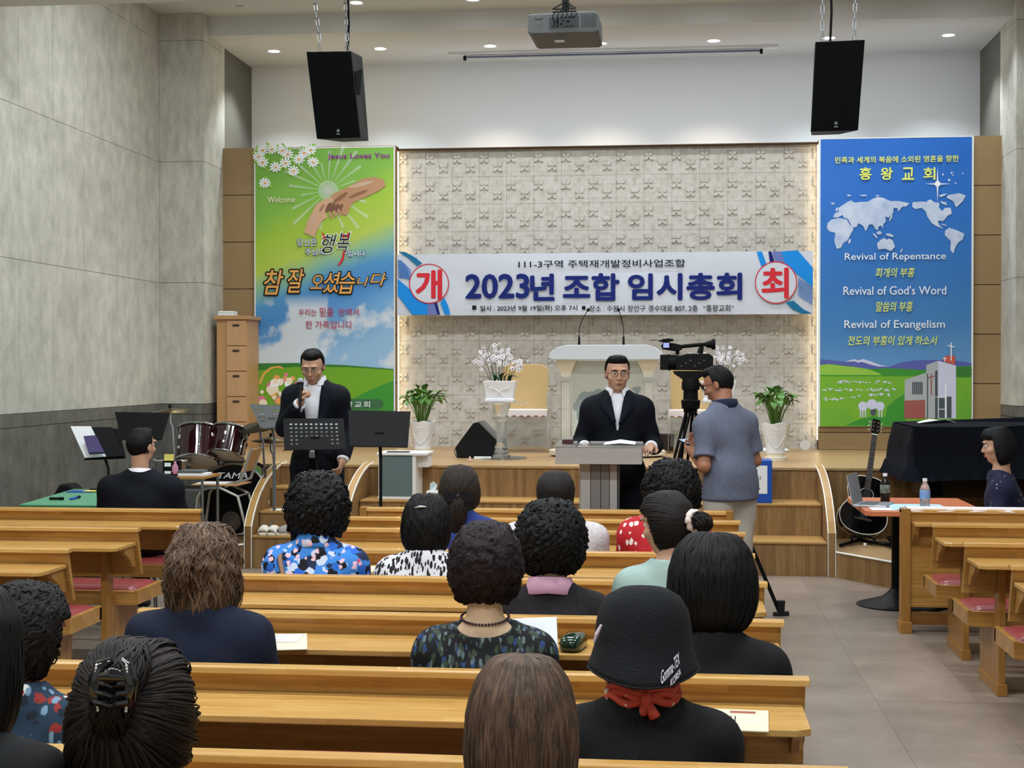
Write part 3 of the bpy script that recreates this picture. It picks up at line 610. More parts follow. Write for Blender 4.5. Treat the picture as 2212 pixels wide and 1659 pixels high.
# white meeting banner across the relief wall
YM = YB - .03
w0 = at(858, 682, YM); w1 = at(1756, 542, YM)
t = thing('meeting_banner', 'wide white assembly banner with large navy lettering across the relief wall', 'banner', (0, YM, 0))
M('banner_white', '#cdd2dc', .4, bump=(3, .5, (1, 1, 2)), coord='Position')
c_ = cloth_panel(w0.x, w0.z, w1.x, w1.z, YM - .004, nx=60, nz=10, amp=.006, seed=1); c_.v = [(a, b - YM, c) for a, b, c in c_.v]; c_.build('print', 'banner_white', t, smooth='all')
Y1 = YM - .02; C5 = lambda pts: xf(pts, 840, 300, 3.95); C6 = lambda pts: xf(pts, 1280, 300, 3.95)
flat('swoosh_print', t, [C5([(75, 962), (140, 965), (230, 1015), (285, 1062), (240, 1085), (160, 1012)]), C6([(1650, 1395), (1715, 1380), (1800, 1455), (1878, 1492), (1790, 1492), (1700, 1450)])], Y1, 'ink_teal', split=True)
flat('swoosh_print', t, [C5([(75, 1195), (200, 1300), (330, 1395), (400, 1500), (200, 1500), (75, 1335)]), C5([(440, 1400), (472, 1355), (505, 1420), (525, 1500), (478, 1500)]), C6([(1610, 960), (1750, 950), (1880, 1100), (1880, 1262), (1750, 1160), (1630, 1050)]), C6([(1400, 962), (1445, 962), (1482, 1062), (1440, 1090)])], Y1, 'ink_blue', split=True)
flat('swoosh_print', t, [C5([(330, 1395), (388, 1405), (415, 1500), (330, 1500)]), C6([(1532, 960), (1610, 960), (1640, 1052), (1565, 1052)])], Y1 - .001, 'ink_violet', split=True)
flat('swoosh_print', t, [C5([(385, 1400), (412, 1400), (437, 1500), (415, 1500)]), C6([(1500, 960), (1524, 960), (1555, 1052), (1515, 1060)])], Y1 - .002, 'ink_navy', split=True)
flat('stripe_print', t, [C5([(75 + i * 2, 1030 + i * 16), (110 + i * 6, 1040 + i * 16), (190, 1120 + i * 13), (190, 1126 + i * 13), (110 + i * 6, 1049 + i * 16), (75, 1040 + i * 16)]) for i in range(10)] + [C6([(1755, 1185 + i * 16), (1880, 1265 + i * 16), (1880, 1273 + i * 16), (1755, 1193 + i * 16)]) for i in range(10)], Y1 - .001, 'ink_blue2')
flat('disc_print', t, [C5(disc(343, 1235, 170, 40)), C6(disc(1565, 1225, 180, 40))], Y1 - .003, 'banner_white', split=True)
rg = []
for c_, r_, n_ in (((343, 1235), 170, C5), ((1565, 1225), 180, C6)):
    for k in range(48):
        a, b = 2 * math.pi * k / 48, 2 * math.pi * (k + 1) / 48
        rg.append(n_([(c_[0] + r_ * math.cos(a), c_[1] + r_ * math.sin(a)), (c_[0] + r_ * math.cos(b), c_[1] + r_ * math.sin(b)), (c_[0] + (r_ - 8) * math.cos(b), c_[1] + (r_ - 8) * math.sin(b)), (c_[0] + (r_ - 8) * math.cos(a), c_[1] + (r_ - 8) * math.sin(a))]))
flat('ring_print', t, rg, Y1 - .005, 'ink_red')
Y2 = Y1 - .006
word('lettering', '개', t, 'ink_red', (900, 584, 953, 646), Y2, .045); word('lettering', '최', t, 'ink_red', (1647, 580, 1702, 643), Y2, .04)
word('lettering', '111-3구역 주택재개발정비사업조합', t, 'ink_black', (1120, 560, 1480, 579), Y2, .018)
for s_, b_ in (('2023', (1007, 593, 1142, 644)), ('년', (1147, 593, 1196, 648)), ('조합', (1218, 592, 1336, 648)), ('임시총회', (1358, 591, 1601, 647))): word('lettering', s_, t, 'ink_navy', b_, Y2, .050)
word('lettering', '일시 : 2023년 9월 19일(화) 오후 7시', t, 'ink_black', (1037, 659, 1247, 674), Y2, .02)
word('lettering', '장소 : 수원시 장안구 경수대로 807, 2층', t, 'ink_black', (1273, 659, 1507, 674), Y2, .012); word('lettering', '“흥왕교회”', t, 'ink_black', (1519, 658, 1585, 673), Y2, .008)
flat('square_print', t, [[(1020, 660), (1029, 660), (1029, 669), (1020, 669)], [(1257, 661), (1265, 661), (1265, 669), (1257, 669)]], Y2, 'ink_black')
# ---------------------------------------------------------------- pews (back plane at y = 0, the stage is towards +y)
def make_pew(L, leftend=True, rightend=True, desk=False):
    """local x from 0 to L, top rail at z .77; seat towards +y"""
    t = thing('pew', 'pine pew', 'pew')
    MB().prism([(-.004, .748), (.026, .748), (.100, .50), (.072, .50)], .012, L - .012, 'x').build('backrest', 'pine', t) if False else None
    m = MB(); m.prism([(-.002, .75), (.026, .75), (.10, .505), (.072, .505)], .012, L - .012, 'x'); m.build('backrest', 'pine', t)
    m = MB(); m.prism([(-.016, .748), (-.014, .765), (-.006, .770), (.030, .770), (.036, .765), (.036, .748)], 0, L, 'x'); m.build('top_rail', 'pine_light', t, bevel=.002)
    # shelf, front edge chamfered at both corners
    m = MB(); m.prism([(.02, -.275), (.06, -.30), (L - .06, -.30), (L - .02, -.275), (L - .02, 0.0), (.02, 0.0)], .672, .692, 'z'); 
    m.v = [(x, y + .005 if y < -.1 else y + .01, z) for x, y, z in m.v]; m.build('shelf', 'pine_light', t, bevel=.003)
    for x in ((.03, L - .055)):
        m = MB(); m.prism([(.0, .672), (-.15, .672), (-.13, .645), (-.05, .60), (-.02, .56), (.045, .545)], x, x + .025, 'x'); m.build('bracket', 'pine_end', t, bevel=.002)
    xs = (.17, L / 2 - .02, L - .21) if L > 2.6 else (.17, L - .21)
    for x in xs:
        m = MB(); m.prism([(-.02, 0), (-.02, .672), (.035, .672), (.075, .54), (.08, .40), (.50, .40), (.46, .32), (.42, .0)], x, x + .035, 'x'); o = m.build('leg', 'pine_end', t, bevel=.003)
        B(x - .008, -.03, 0, x + .043, .43, .06).build('foot', 'pine_end', o, bevel=.003)
    m = MB(); m.box(.06, .10, .325, L - .06, .125, .405); m.box(.04, .48, .335, L - .04, .51, .405); m.box(.04, .10, .33, .065, .51, .41); m.box(L - .065, .10, .33, L - .04, .51, .41); m.box(.06, .12, .36, L - .06, .49, .385)
    m.build('seat_frame', 'pine', t, bevel=.003)
    m = MB(); gx = [.066, .08, .12, .3, L - .3, L - .12, L - .08, L - .066]; gy = [.127, .14, .17, .30, .44, .465, .478]
    m.sheet([[(x, y, .398 + (0 if (i in (0, 7) or j in (0, 6)) else .018 if (i in (1, 6) or j in (1, 5)) else .028)) for i, x in enumerate(gx)] for j, y in enumerate(gy)]); m.build('cushion', 'red_vinyl', t, smooth='all')
    return t
def make_desk(L):
    t = thing('pew_desk', 'pine front desk', 'desk')
    B(.03, 0, .16, L - .03, .02, .75).build('front_panel', 'pine', t)
    m = MB(); m.prism([(-.016, .748), (-.014, .766), (-.006, .772), (.05, .772), (.056, .748)], 0, L, 'x'); m.build('top_rail', 'pine_light', t, bevel=.002)
    B(.05, -.14, .675, L - .05, .0, .695).build('shelf', 'pine_light', t, bevel=.003)
    for x in (0, L - .045):
        o = B(x, -.02, 0, x + .045, .07, .775).build('end_post', 'pine_end', t, bevel=.004)
        B(x - .006, -.04, 0, x + .051, .10, .07).build('foot', 'pine_end', o, bevel=.003)
    for x in (.05, L - .075): m = MB(); m.prism([(0, .675), (-.10, .675), (-.08, .62), (-.03, .57), (0, .54)], x, x + .025, 'x'); m.build('bracket', 'pine_end', t)
    B(.04, 0, .05, L - .04, .02, .13).build('base_rail', 'pine_dark', t)
    return t
def place(o, x, y, label, group, first, name=None):
    c = o if first else copy_tree(o); c.location = (x, y, 0); c['label'] = label; c['group'] = group; return c
CX0 = -1.945; cl = .385 - CX0
rows = [(2.36, 'pine pew nearest to the camera, its back below the picture edge'), (3.29, 'pine pew with its top rail along the bottom edge of the picture'), (4.255, 'pine pew behind the woman in the bucket hat, a form lying on its right end'),
        (5.22, 'pine pew with envelope, large papers and green spectacle case on its shelf'), (6.15, 'pine pew right behind the woman in blue floral blouse and the woman in leopard print'),
        (7.08, 'pine pew behind the woman with the bow and the white bloused woman'), (8.0, 'empty middle pine pew, third row back from the lectern'), (8.60, 'empty pine pew just behind the front desk')]
pw = make_pew(cl)
for i, (y, lb) in enumerate(rows): place(pw, CX0, y, lb, 'centre block pews', i == 0)
dk = make_desk(cl); place(dk, CX0 - .02, 9.16, 'low pine front desk of the centre block below the lectern', 'front desks', True)
pl3 = make_pew(3.0)
for i, (y, lb) in enumerate(((5.9, 'left block pine pew beside the curly haired woman, mostly out of view'), (6.92, 'left block pine pew nearest to the camera with red seat in front'), (7.86, 'middle pine pew of the left block, showing its bracket and leg'), (8.94, 'front pine pew of the left block behind the man in the navy suit'))):
    place(pl3, -2.925 - 3.0, y, lb, 'left block pews', i == 0)
pl3 = None
for o in [o for o in COL.objects if o.get('group') == 'left block pews']:
    o.location.x = -2.925 - 3.0 + .0
pr3 = make_pew(3.0)
for i, (y, lb) in enumerate(((5.9, 'right block pine pew at the very edge, mostly out of view'), (6.80, 'right block pine pew nearest to the camera at the picture edge'), (7.66, 'middle pine pew of the right block with red cushion in the aisle'), (8.58, 'pine pew of the right block just behind the cloth covered desk'))):
    place(pr3, 1.455 + (.04 if i < 2 else 0), y, lb, 'right block pews', i == 0)
dk2 = copy_tree(dk); dk2.location = (1.41, 9.42, 0); dk2['label'] = 'pine front desk of the right block with a lace cloth on its top'; dk2.scale = (1.3, 1, 1)
# ---------------------------------------------------------------- figures: smooth implicit bodies meshed on a grid (surface nets)
def _bb(*pts): a = np.array(pts, float); return a.min(0), a.max(0)
class Field:
    """rectilinear grid; primitives are blended in (smooth union) only near themselves"""
    def __init__(s, xs, ys, zs): s.x, s.y, s.z = [np.array(a, float) for a in (xs, ys, zs)]; s.d = np.full((len(xs), len(ys), len(zs)), .25, dtype=np.float64)
    def sub(s, lo, hi, mg):
        r = []
        for ax, l, h in zip((s.x, s.y, s.z), lo, hi):
            a = max(np.searchsorted(ax, l - mg) - 1, 0); b = min(np.searchsorted(ax, h + mg) + 1, len(ax)); r.append(slice(a, b))
        return tuple(r)
    def pts(s, sl): return s.x[sl[0]][:, None, None], s.y[sl[1]][None, :, None], s.z[sl[2]][None, None, :]
    def put(s, sl, d, k, mode='u'):
        c = s.d[sl]
        if mode == 'u':
            if k > 0: h = np.clip(.5 + .5 * (c - d) / k, 0, 1); s.d[sl] = c * (1 - h) + d * h - k * h * (1 - h)
            else: s.d[sl] = np.minimum(c, d)
        else:
            d = -d
            if k > 0: h = np.clip(.5 - .5 * (c - d) / k, 0, 1); s.d[sl] = c * (1 - h) + d * h + k * h * (1 - h)
            else: s.d[sl] = np.maximum(c, d)
    def cone(s, a, b, ra, rb, k=.02, mode='u', flat=None, cut=False, off=0):
        a, b = np.array(a, float), np.array(b, float); ra += off; rb += off; r = max(ra, rb)
        lo, hi = _bb(a, b); sl = s.sub(lo - r, hi + r, k + .02); X, Y, Z = s.pts(sl)
        ba = b - a; L2 = max(ba @ ba, 1e-9); px, py, pz = X - a[0], Y - a[1], Z - a[2]
        t = (px * ba[0] + py * ba[1] + pz * ba[2]) / L2; tc = np.clip(t, 0, 1)
        dx, dy, dz = px - ba[0] * tc, py - ba[1] * tc, pz - ba[2] * tc
        if flat is not None:   # (direction, factor): squashed section
            n, f = np.array(flat[0], float), flat[1]; n /= np.linalg.norm(n); q = dx * n[0] + dy * n[1] + dz * n[2]
            dx, dy, dz = dx + n[0] * q * (f - 1), dy + n[1] * q * (f - 1), dz + n[2] * q * (f - 1)
        d = np.sqrt(dx * dx + dy * dy + dz * dz) - (ra + (rb - ra) * tc)
        if cut: L = math.sqrt(L2); d = np.maximum(d, (t - 1) * L)
        s.put(sl, d, k, mode)
    def ell(s, c, r, k=.02, mode='u', rot=None, off=0):
        c = np.array(c, float); r = np.array(r, float) + off; R_ = r.max(); sl = s.sub(c - R_, c + R_, k + .02); X, Y, Z = s.pts(sl)
        px, py, pz = X - c[0], Y - c[1], Z - c[2]
        if rot is not None:
            m = np.array(rot)[:3, :3].T; px, py, pz = (m[0, 0] * px + m[0, 1] * py + m[0, 2] * pz, m[1, 0] * px + m[1, 1] * py + m[1, 2] * pz, m[2, 0] * px + m[2, 1] * py + m[2, 2] * pz)
        k0 = np.sqrt((px / r[0]) ** 2 + (py / r[1]) ** 2 + (pz / r[2]) ** 2); k1 = np.sqrt((px / r[0] ** 2) ** 2 + (py / r[1] ** 2) ** 2 + (pz / r[2] ** 2) ** 2) + 1e-9
        s.put(sl, np.where(k0 < 1e-6, -r.min(), k0 * (k0 - 1) / k1), k, mode)
    def plane(s, p, n):   # keep only the side where (x-p).n < 0
        X, Y, Z = s.x[:, None, None], s.y[None, :, None], s.z[None, None, :]
        s.d = np.maximum(s.d, (X - p[0]) * n[0] + (Y - p[1]) * n[1] + (Z - p[2]) * n[2])
    def ripple(s, amp, f, ph=0):
        X, Y, Z = s.x[:, None, None], s.y[None, :, None], s.z[None, None, :]
        s.d = s.d + amp * (np.sin(X * f + Z * f * .7 + ph + 1.3 * np.sin(Z * f * .9 + ph)) * np.sin(Z * f * .55 + Y * f * .8 + ph * 2) + .5 * np.sin(Z * f * 1.9 + X * f * .6 + ph))
    def mesh(s):
        d = s.d; neg = d < 0; nx, ny, nz = d.shape; c = np.zeros((nx - 1, ny - 1, nz - 1), int)
        for i in (0, 1):
            for j in (0, 1):
                for k in (0, 1): c += neg[i:nx - 1 + i, j:ny - 1 + j, k:nz - 1 + k]
        I, J, K = np.nonzero((c > 0) & (c < 8)); idx = -np.ones(c.shape, int); idx[I, J, K] = np.arange(len(I))
        acc = np.zeros((len(I), 3)); cnt = np.zeros(len(I)); ax = (s.x, s.y, s.z)
        cor = [(i, j, k) for i in (0, 1) for j in (0, 1) for k in (0, 1)]
        for a in cor:
            for b in cor:
                if sum(b) - sum(a) != 1 or sum(abs(p - q_) for p, q_ in zip(a, b)) != 1: continue
                A = (I + a[0], J + a[1], K + a[2]); Bq = (I + b[0], J + b[1], K + b[2]); da, db = d[A], d[Bq]; ok = (da < 0) != (db < 0)
                t = np.where(ok, da / np.where(ok, da - db, 1), 0)
                for m_ in range(3): pa, pb = ax[m_][A[m_]], ax[m_][Bq[m_]]; acc[:, m_] += np.where(ok, pa + (pb - pa) * t, 0)
                cnt += ok
        v = acc / cnt[:, None]; fs = []
        e = (neg[:-1, 1:-1, 1:-1] != neg[1:, 1:-1, 1:-1]); i, j, k = np.nonzero(e); fl = neg[i, j + 1, k + 1]
        q_ = np.stack([idx[i, j, k], idx[i, j + 1, k], idx[i, j + 1, k + 1], idx[i, j, k + 1]], 1); fs.append(np.where(fl[:, None], q_, q_[:, ::-1]))
        e = (neg[1:-1, :-1, 1:-1] != neg[1:-1, 1:, 1:-1]); i, j, k = np.nonzero(e); fl = neg[i + 1, j, k + 1]
        q_ = np.stack([idx[i, j, k], idx[i, j, k + 1], idx[i + 1, j, k + 1], idx[i + 1, j, k]], 1); fs.append(np.where(fl[:, None], q_, q_[:, ::-1]))
        e = (neg[1:-1, 1:-1, :-1] != neg[1:-1, 1:-1, 1:]); i, j, k = np.nonzero(e); fl = neg[i + 1, j + 1, k]
        q_ = np.stack([idx[i, j, k], idx[i + 1, j, k], idx[i + 1, j + 1, k], idx[i, j + 1, k]], 1); fs.append(np.where(fl[:, None], q_, q_[:, ::-1]))
        return v, np.concatenate(fs)
def np_mesh(name, v, f, mat, parent=None, smooth=True, label=None, kind=None, colors=None):
    me = bpy.data.meshes.new(name); v = np.asarray(v, np.float32); f = np.asarray(f, np.int32); n = f.shape[1]
    me.vertices.add(len(v)); me.vertices.foreach_set('co', v.ravel()); me.loops.add(f.size); me.loops.foreach_set('vertex_index', f.ravel())
    me.polygons.add(len(f)); me.polygons.foreach_set('loop_start', np.arange(0, f.size, n, dtype=np.int32)); me.polygons.foreach_set('use_smooth', np.full(len(f), smooth))
    me.update(calc_edges=True); me.materials.append(MATS[mat] if isinstance(mat, str) else mat)
    if colors is not None: at_ = me.color_attributes.new('tone', 'FLOAT_COLOR', 'POINT'); at_.data.foreach_set('color', np.asarray(colors, np.float32).ravel())
    o = bpy.data.objects.new(name, me); COL.objects.link(o)
    if parent is not None: o.parent = parent
    if label: o['label'] = label
    if kind: o['kind'] = kind
    return o
def axis(lo, hi, step, fine=()):
    """coordinates from lo to hi with given step, finer inside the ranges of fine = ((a, b, step), ...)"""
    out = [lo]
    while out[-1] < hi:
        st = step
        for a, b, f in fine:
            if a <= out[-1] < b: st = min(st, f)
        out.append(out[-1] + st)
    return out
M('skin', '#c39a80', .55, noise=('#b58a70', 20, (1, 1, 1), 1.5)); M('skin_pale', '#d2b495', .55, noise=('#c6a686', 20, (1, 1, 1), 1.5)); M('skin_tan', '#a9775c', .5, noise=('#9a6a50', 20, (1, 1, 1), 1.5))
M('eye', '#e9e6e0', .25); M('pupil', '#1a1412', .2); M('lip', '#a5605a', .5)
# head: frame with x right, y forward, z up, origin at the middle of the head
def head_prims(Fd, H, Rm, k=.016, sc=1.0, nose=1, female=False):
    def P(x, y, z): return np.array(H) + sc * (np.array(Rm)[:3, :3] @ np.array((x, y, z)))
    e = lambda c, r, k_=k, mode='u': Fd.ell(P(*c), np.array(r) * sc, k_, mode, rot=Rm)
    e((0, -.012, .018), (.076, .094, .093)); e((0, .026, -.035), (.060, .066, .082)); e((0, .055, -.092), (.026, .026, .022)); e((0, .012, -.075), (.052, .055, .04))
    for s_ in (-1, 1):
        e((s_ * .044, .056, -.028), (.024, .024, .02)); e((s_ * .032, .097, .008), (.017, .011, .010), .008, 's')
        e((s_ * .030, .080, .030), (.026, .014, .010), .012)
        e((s_ * .077, -.008, -.012), (.009, .019, .031), .004); e((s_ * .084, .002, -.008), (.004, .009, .016), .003, 's')
    Fd.cone(P(0, .083, .012), P(0, .103, -.026), .007 * sc, .0105 * sc, .008); e((0, .096, -.030), (.016, .010, .008), .006)
    e((0, .088, -.058), (.022, .010, .0055), .004); e((0, .086, -.067), (.018, .010, .006), .004); e((0, .095, -.0622), (.022, .008, .0016), .002, 's')
def hand_prims(Fd, wr, fwd, nrm, side, curl=.5, sc=1.0, spread=.1, thumb=.5, k=.006):
    """palm + five fingers; fwd = wrist to knuckles, nrm = direction the palm faces, side=+1: thumb on +cross side"""
    fwd = V(fwd).normalized(); nrm = V(nrm); nrm = (nrm - fwd * nrm.dot(fwd)).normalized(); lat = fwd.cross(nrm).normalized() * side; wr = V(wr)
    rotm = np.array([list(lat), list(fwd), list(nrm)]).T
    Fd.ell(wr + fwd * .045 * sc, (.038 * sc, .052 * sc, .015 * sc), .012, rot=rotm); Fd.cone(wr - fwd * .02, wr + fwd * .02 * sc, .024 * sc, .024 * sc, .015)
    for i, (l, o) in enumerate(((.072, .028), (.080, .010), (.074, -.009), (.058, -.027))):
        p = wr + fwd * (.082 - .004 * abs(i - 1)) * sc + lat * o * sc; a = R(20 + 50 * curl); d0 = (fwd + lat * (o * spread * 12)).normalized(); ang = R(70 * curl + 8); r0 = .0092 * sc
        for j, fr in enumerate((.45, .32, .26)):
            d = d0 * math.cos(ang) + nrm * math.sin(ang); qn = p + d * l * fr * sc; Fd.cone(p, qn, r0, r0 * .92, k * .5 if j else k); p = qn; r0 *= .92; ang += R(75 * curl + 6)
    p = wr + fwd * .025 * sc + lat * .028 * sc; d = (fwd * .55 + lat * (.8 - .5 * thumb) + nrm * (.15 + .6 * thumb)).normalized(); q1 = p + d * .038 * sc; Fd.cone(p, q1, .0135 * sc, .0105 * sc, .008)
    d2 = (fwd * .8 + nrm * (.2 + .5 * thumb) + lat * (.2 - .5 * thumb)).normalized(); q2 = q1 + d2 * .032 * sc; Fd.cone(q1, q2, .0105 * sc, .0085 * sc, .004)
def rotm(yaw=0, pitch=0, roll=0):
    """yaw>0 turns the face to its left, pitch>0 bows the head"""
    return Matrix.Rotation(yaw, 3, 'Z') @ Matrix.Rotation(-pitch, 3, 'X') @ Matrix.Rotation(roll, 3, 'Y')
# ---------------------------------------------------------------- hair
def hair_mat(name, dark, light, rough=.62):
    return M(name, light, rough, attr='tone', noise=(dark, 60, (1, 1, .25), 1.6), spec=.3)
def star_shell(polyS, polyB, polyF, nu=56, nv=40):
    """radius tables by elevation from silhouettes (side half-width, back depth, front depth), points (w,z) from top to bottom"""
    ph = np.linspace(math.pi / 2, -math.pi / 2, nv)
    def table(poly):
        pts = []
        for (a, b), (c, d) in zip(poly[:-1], poly[1:]):
            for t in np.linspace(0, 1, 14, endpoint=False): pts.append((a + (c - a) * t, b + (d - b) * t))
        pts.append(poly[-1]); p = np.array(pts); an = np.arctan2(p[:, 1], np.maximum(p[:, 0], 1e-6)); r = np.hypot(p[:, 0], p[:, 1]); o = np.argsort(an)
        rr = np.interp(ph[::-1], an[o], r[o])[::-1]; k = np.array([.25, .5, .25]); q_ = np.convolve(np.pad(rr, 1, 'edge'), k, 'valid'); return q_
    return ph, table(polyS), table(polyB), table(polyF)
def shell_r(tab, ph, az):
    """az = 0 at the back (-y), pi at the front"""
    P_, S_, B_, F_ = tab; f = lambda T: np.interp(-ph, -P_, T)
    c = np.cos(az); s2 = np.sin(az) ** 2; return f(S_) * s2 + np.where(c > 0, f(B_), f(F_)) * (1 - s2)
def shell_dir(ph, az): return np.stack([np.cos(ph) * np.sin(az), -np.cos(ph) * np.cos(az), np.sin(ph)], -1)
def hair(parent, H, Rm, mat, tab, face=(2.05, .05), curl=0, curlf=26, strands=900, style='down', gather=None, sr=.0013, lift=.004, seed=0, wave=0, tone=(.55, 1.25), name='hair', phlow=-1.35, sc=1.0):
    """cap of hair plus a layer of single locks lying on it"""
    q = np.random.RandomState(seed); nu, nv = 72, 44
    az = np.linspace(-math.pi, math.pi, nu, endpoint=False); ph = np.linspace(math.pi / 2 - .02, -math.pi / 2 + .03, nv); A, Pq = np.meshgrid(az, ph)
    f1 = q.uniform(-1, 1, (14, 3)) * curlf; p1 = q.uniform(0, 6.28, 14)
    def bumps(D): return sum(np.sin(D @ f1[i] + p1[i]) for i in range(14)) / 4.0
    def mask(P_, A_):   # 1 where hair grows, falls to 0 over the face
        fr = np.clip((np.abs(A_) - face[0]) / .22, 0, 1); lo = np.clip((face[1] + .55 - P_) / .28, 0, 1); return 1 - fr * lo
    D = shell_dir(Pq, A); r = shell_r(tab, Pq, A); mk = mask(Pq, A); r = r * (1 + curl * bumps(D)); rr = (r * mk + (1 - mk) * .062) * sc
    v = D * rr[..., None]; M3 = np.array(Rm)[:3, :3]; vw = v.reshape(-1, 3) @ M3.T + np.array(H)
    top = np.array(H) + M3 @ np.array((0, 0, rr[0].mean())); bot = np.array(H) + M3 @ np.array((0, 0, -rr[-1].mean()))
    fs = []
    for j in range(nv - 1):
        i = np.arange(nu); k = (i + 1) % nu; fs.append(np.stack([j * nu + i, (j + 1) * nu + i, (j + 1) * nu + k, j * nu + k], 1))
    fs = np.concatenate(fs); vw = np.vstack([vw, top, bot]); i = np.arange(nu); k = (i + 1) % nu; T = nu * nv
    caps = np.concatenate([np.stack([np.full(nu, T), i, k, np.full(nu, T)], 1)[:, :4], np.stack([np.full(nu, T + 1), (nv - 1) * nu + k, (nv - 1) * nu + i, np.full(nu, T + 1)], 1)])
    # triangles for the poles
    allv = [vw]; base = len(vw); cols = [np.tile((.62, .62, .62, 1), (len(vw), 1))]
    tri = np.concatenate([fs[:, [0, 1, 2]], fs[:, [0, 2, 3]], np.stack([np.full(nu, T), i, k], 1), np.stack([np.full(nu, T + 1), (nv - 1) * nu + k, (nv - 1) * nu + i], 1)])
    tris = [tri]
    # locks
    n = strands; K = 11
    t = np.linspace(0, 1, K)[None, :]
    a0 = q.uniform(-math.pi, math.pi, n)[:, None]
    if style == 'down':
        p0 = q.uniform(.1, 1.5, n)[:, None]; p1_ = p0 - q.uniform(.5, 1.5, n)[:, None]; p1_ = np.maximum(p1_, phlow); PP = p0 + (p1_ - p0) * t; AA = a0 + .12 * q.randn(n)[:, None] * t + 0 * t
    elif style == 'curls':
        p0 = q.uniform(phlow + .3, 1.5, n)[:, None]; AA = a0 + q.uniform(-.5, .5, n)[:, None] * t; PP = p0 - q.uniform(.1, .55, n)[:, None] * t
        wv = q.uniform(0, 6.28, n)[:, None]; AA = AA + .16 * np.sin(t * 6 + wv) / np.maximum(np.cos(p0), .35); PP = PP + .13 * np.cos(t * 5 + wv)
    else:       # gathered: great circles to one point
        g = np.array(gather, float); g /= np.linalg.norm(g); d0 = shell_dir(q.uniform(-.7, 1.5, n), a0[:, 0]); ang = np.arccos(np.clip(d0 @ g, -.999, .999))[:, None]; tt = (q.uniform(0, .5, n)[:, None]) * (1 - t) + t * .97
        dd = (np.sin((1 - tt) * ang)[..., None] * d0[:, None] + np.sin(tt * ang)[..., None] * g) / np.sin(ang)[..., None]; PP = np.arcsin(np.clip(dd[..., 2], -1, 1)); AA = np.arctan2(dd[..., 0], -dd[..., 1])
    if wave: w0_ = q.uniform(0, 6.28, n)[:, None]; AA = AA + wave * np.sin(t * 9 + w0_) * np.clip(t * 2, 0, 1)
    Dd = shell_dir(PP, AA); Rr = shell_r(tab, PP, AA) * (1 + curl * bumps(Dd)); mk = mask(PP, ((AA + math.pi) % (2 * math.pi)) - math.pi)
    lf = q.uniform(-.3, 1, n)[:, None] * lift * np.sin(np.pi * np.clip(t * .9 + .1, 0, 1)) ; 
    if style == 'curls': lf = lf + lift * 1.2 * np.abs(np.sin(t * 5 + wv))
    Rr = (Rr * np.where(mk > .9, 1, 0) + np.where(mk > .9, 0, 1) * .05) * sc + lf
    pth = (Dd * Rr[..., None]) @ M3.T + np.array(H)
    tg = np.gradient(pth, axis=1); tg /= np.linalg.norm(tg, axis=2, keepdims=True) + 1e-9; nr = Dd @ M3.T; sd = np.cross(tg, nr); sd /= np.linalg.norm(sd, axis=2, keepdims=True) + 1e-9
    wd = (sr * (1 + 1.2 * q.rand(n))[:, None] * np.sqrt(np.clip(1 - np.linspace(0, 1, K) ** 3, .02, 1))[None])[..., None]
    if style == 'curls': wd = wd * 1.6
    ring = np.stack([pth + sd * wd * 1.6, pth + nr * wd * .9, pth - sd * wd * 1.6], 2)     # n,K,3,3
    allv.append(ring.reshape(-1, 3)); tn = q.uniform(tone[0], tone[1], n); cc = np.repeat(tn, K * 3); cols.append(np.stack([cc, cc, cc, np.ones_like(cc)], 1))
    b0 = base + (np.arange(n) * K * 3)[:, None, None] + (np.arange(K - 1) * 3)[None, :, None]
    qd = []
    for a, b in ((0, 1), (1, 2)): o_ = np.stack([b0[..., 0] + a, b0[..., 0] + 3 + a, b0[..., 0] + 3 + b], -1); qd.append(o_.reshape(-1, 3)); o_ = np.stack([b0[..., 0] + a, b0[..., 0] + 3 + b, b0[..., 0] + b], -1); qd.append(o_.reshape(-1, 3))
    tris += qd
    return np_mesh(name, np.concatenate(allv), np.concatenate(tris), mat, parent, colors=np.concatenate(cols))
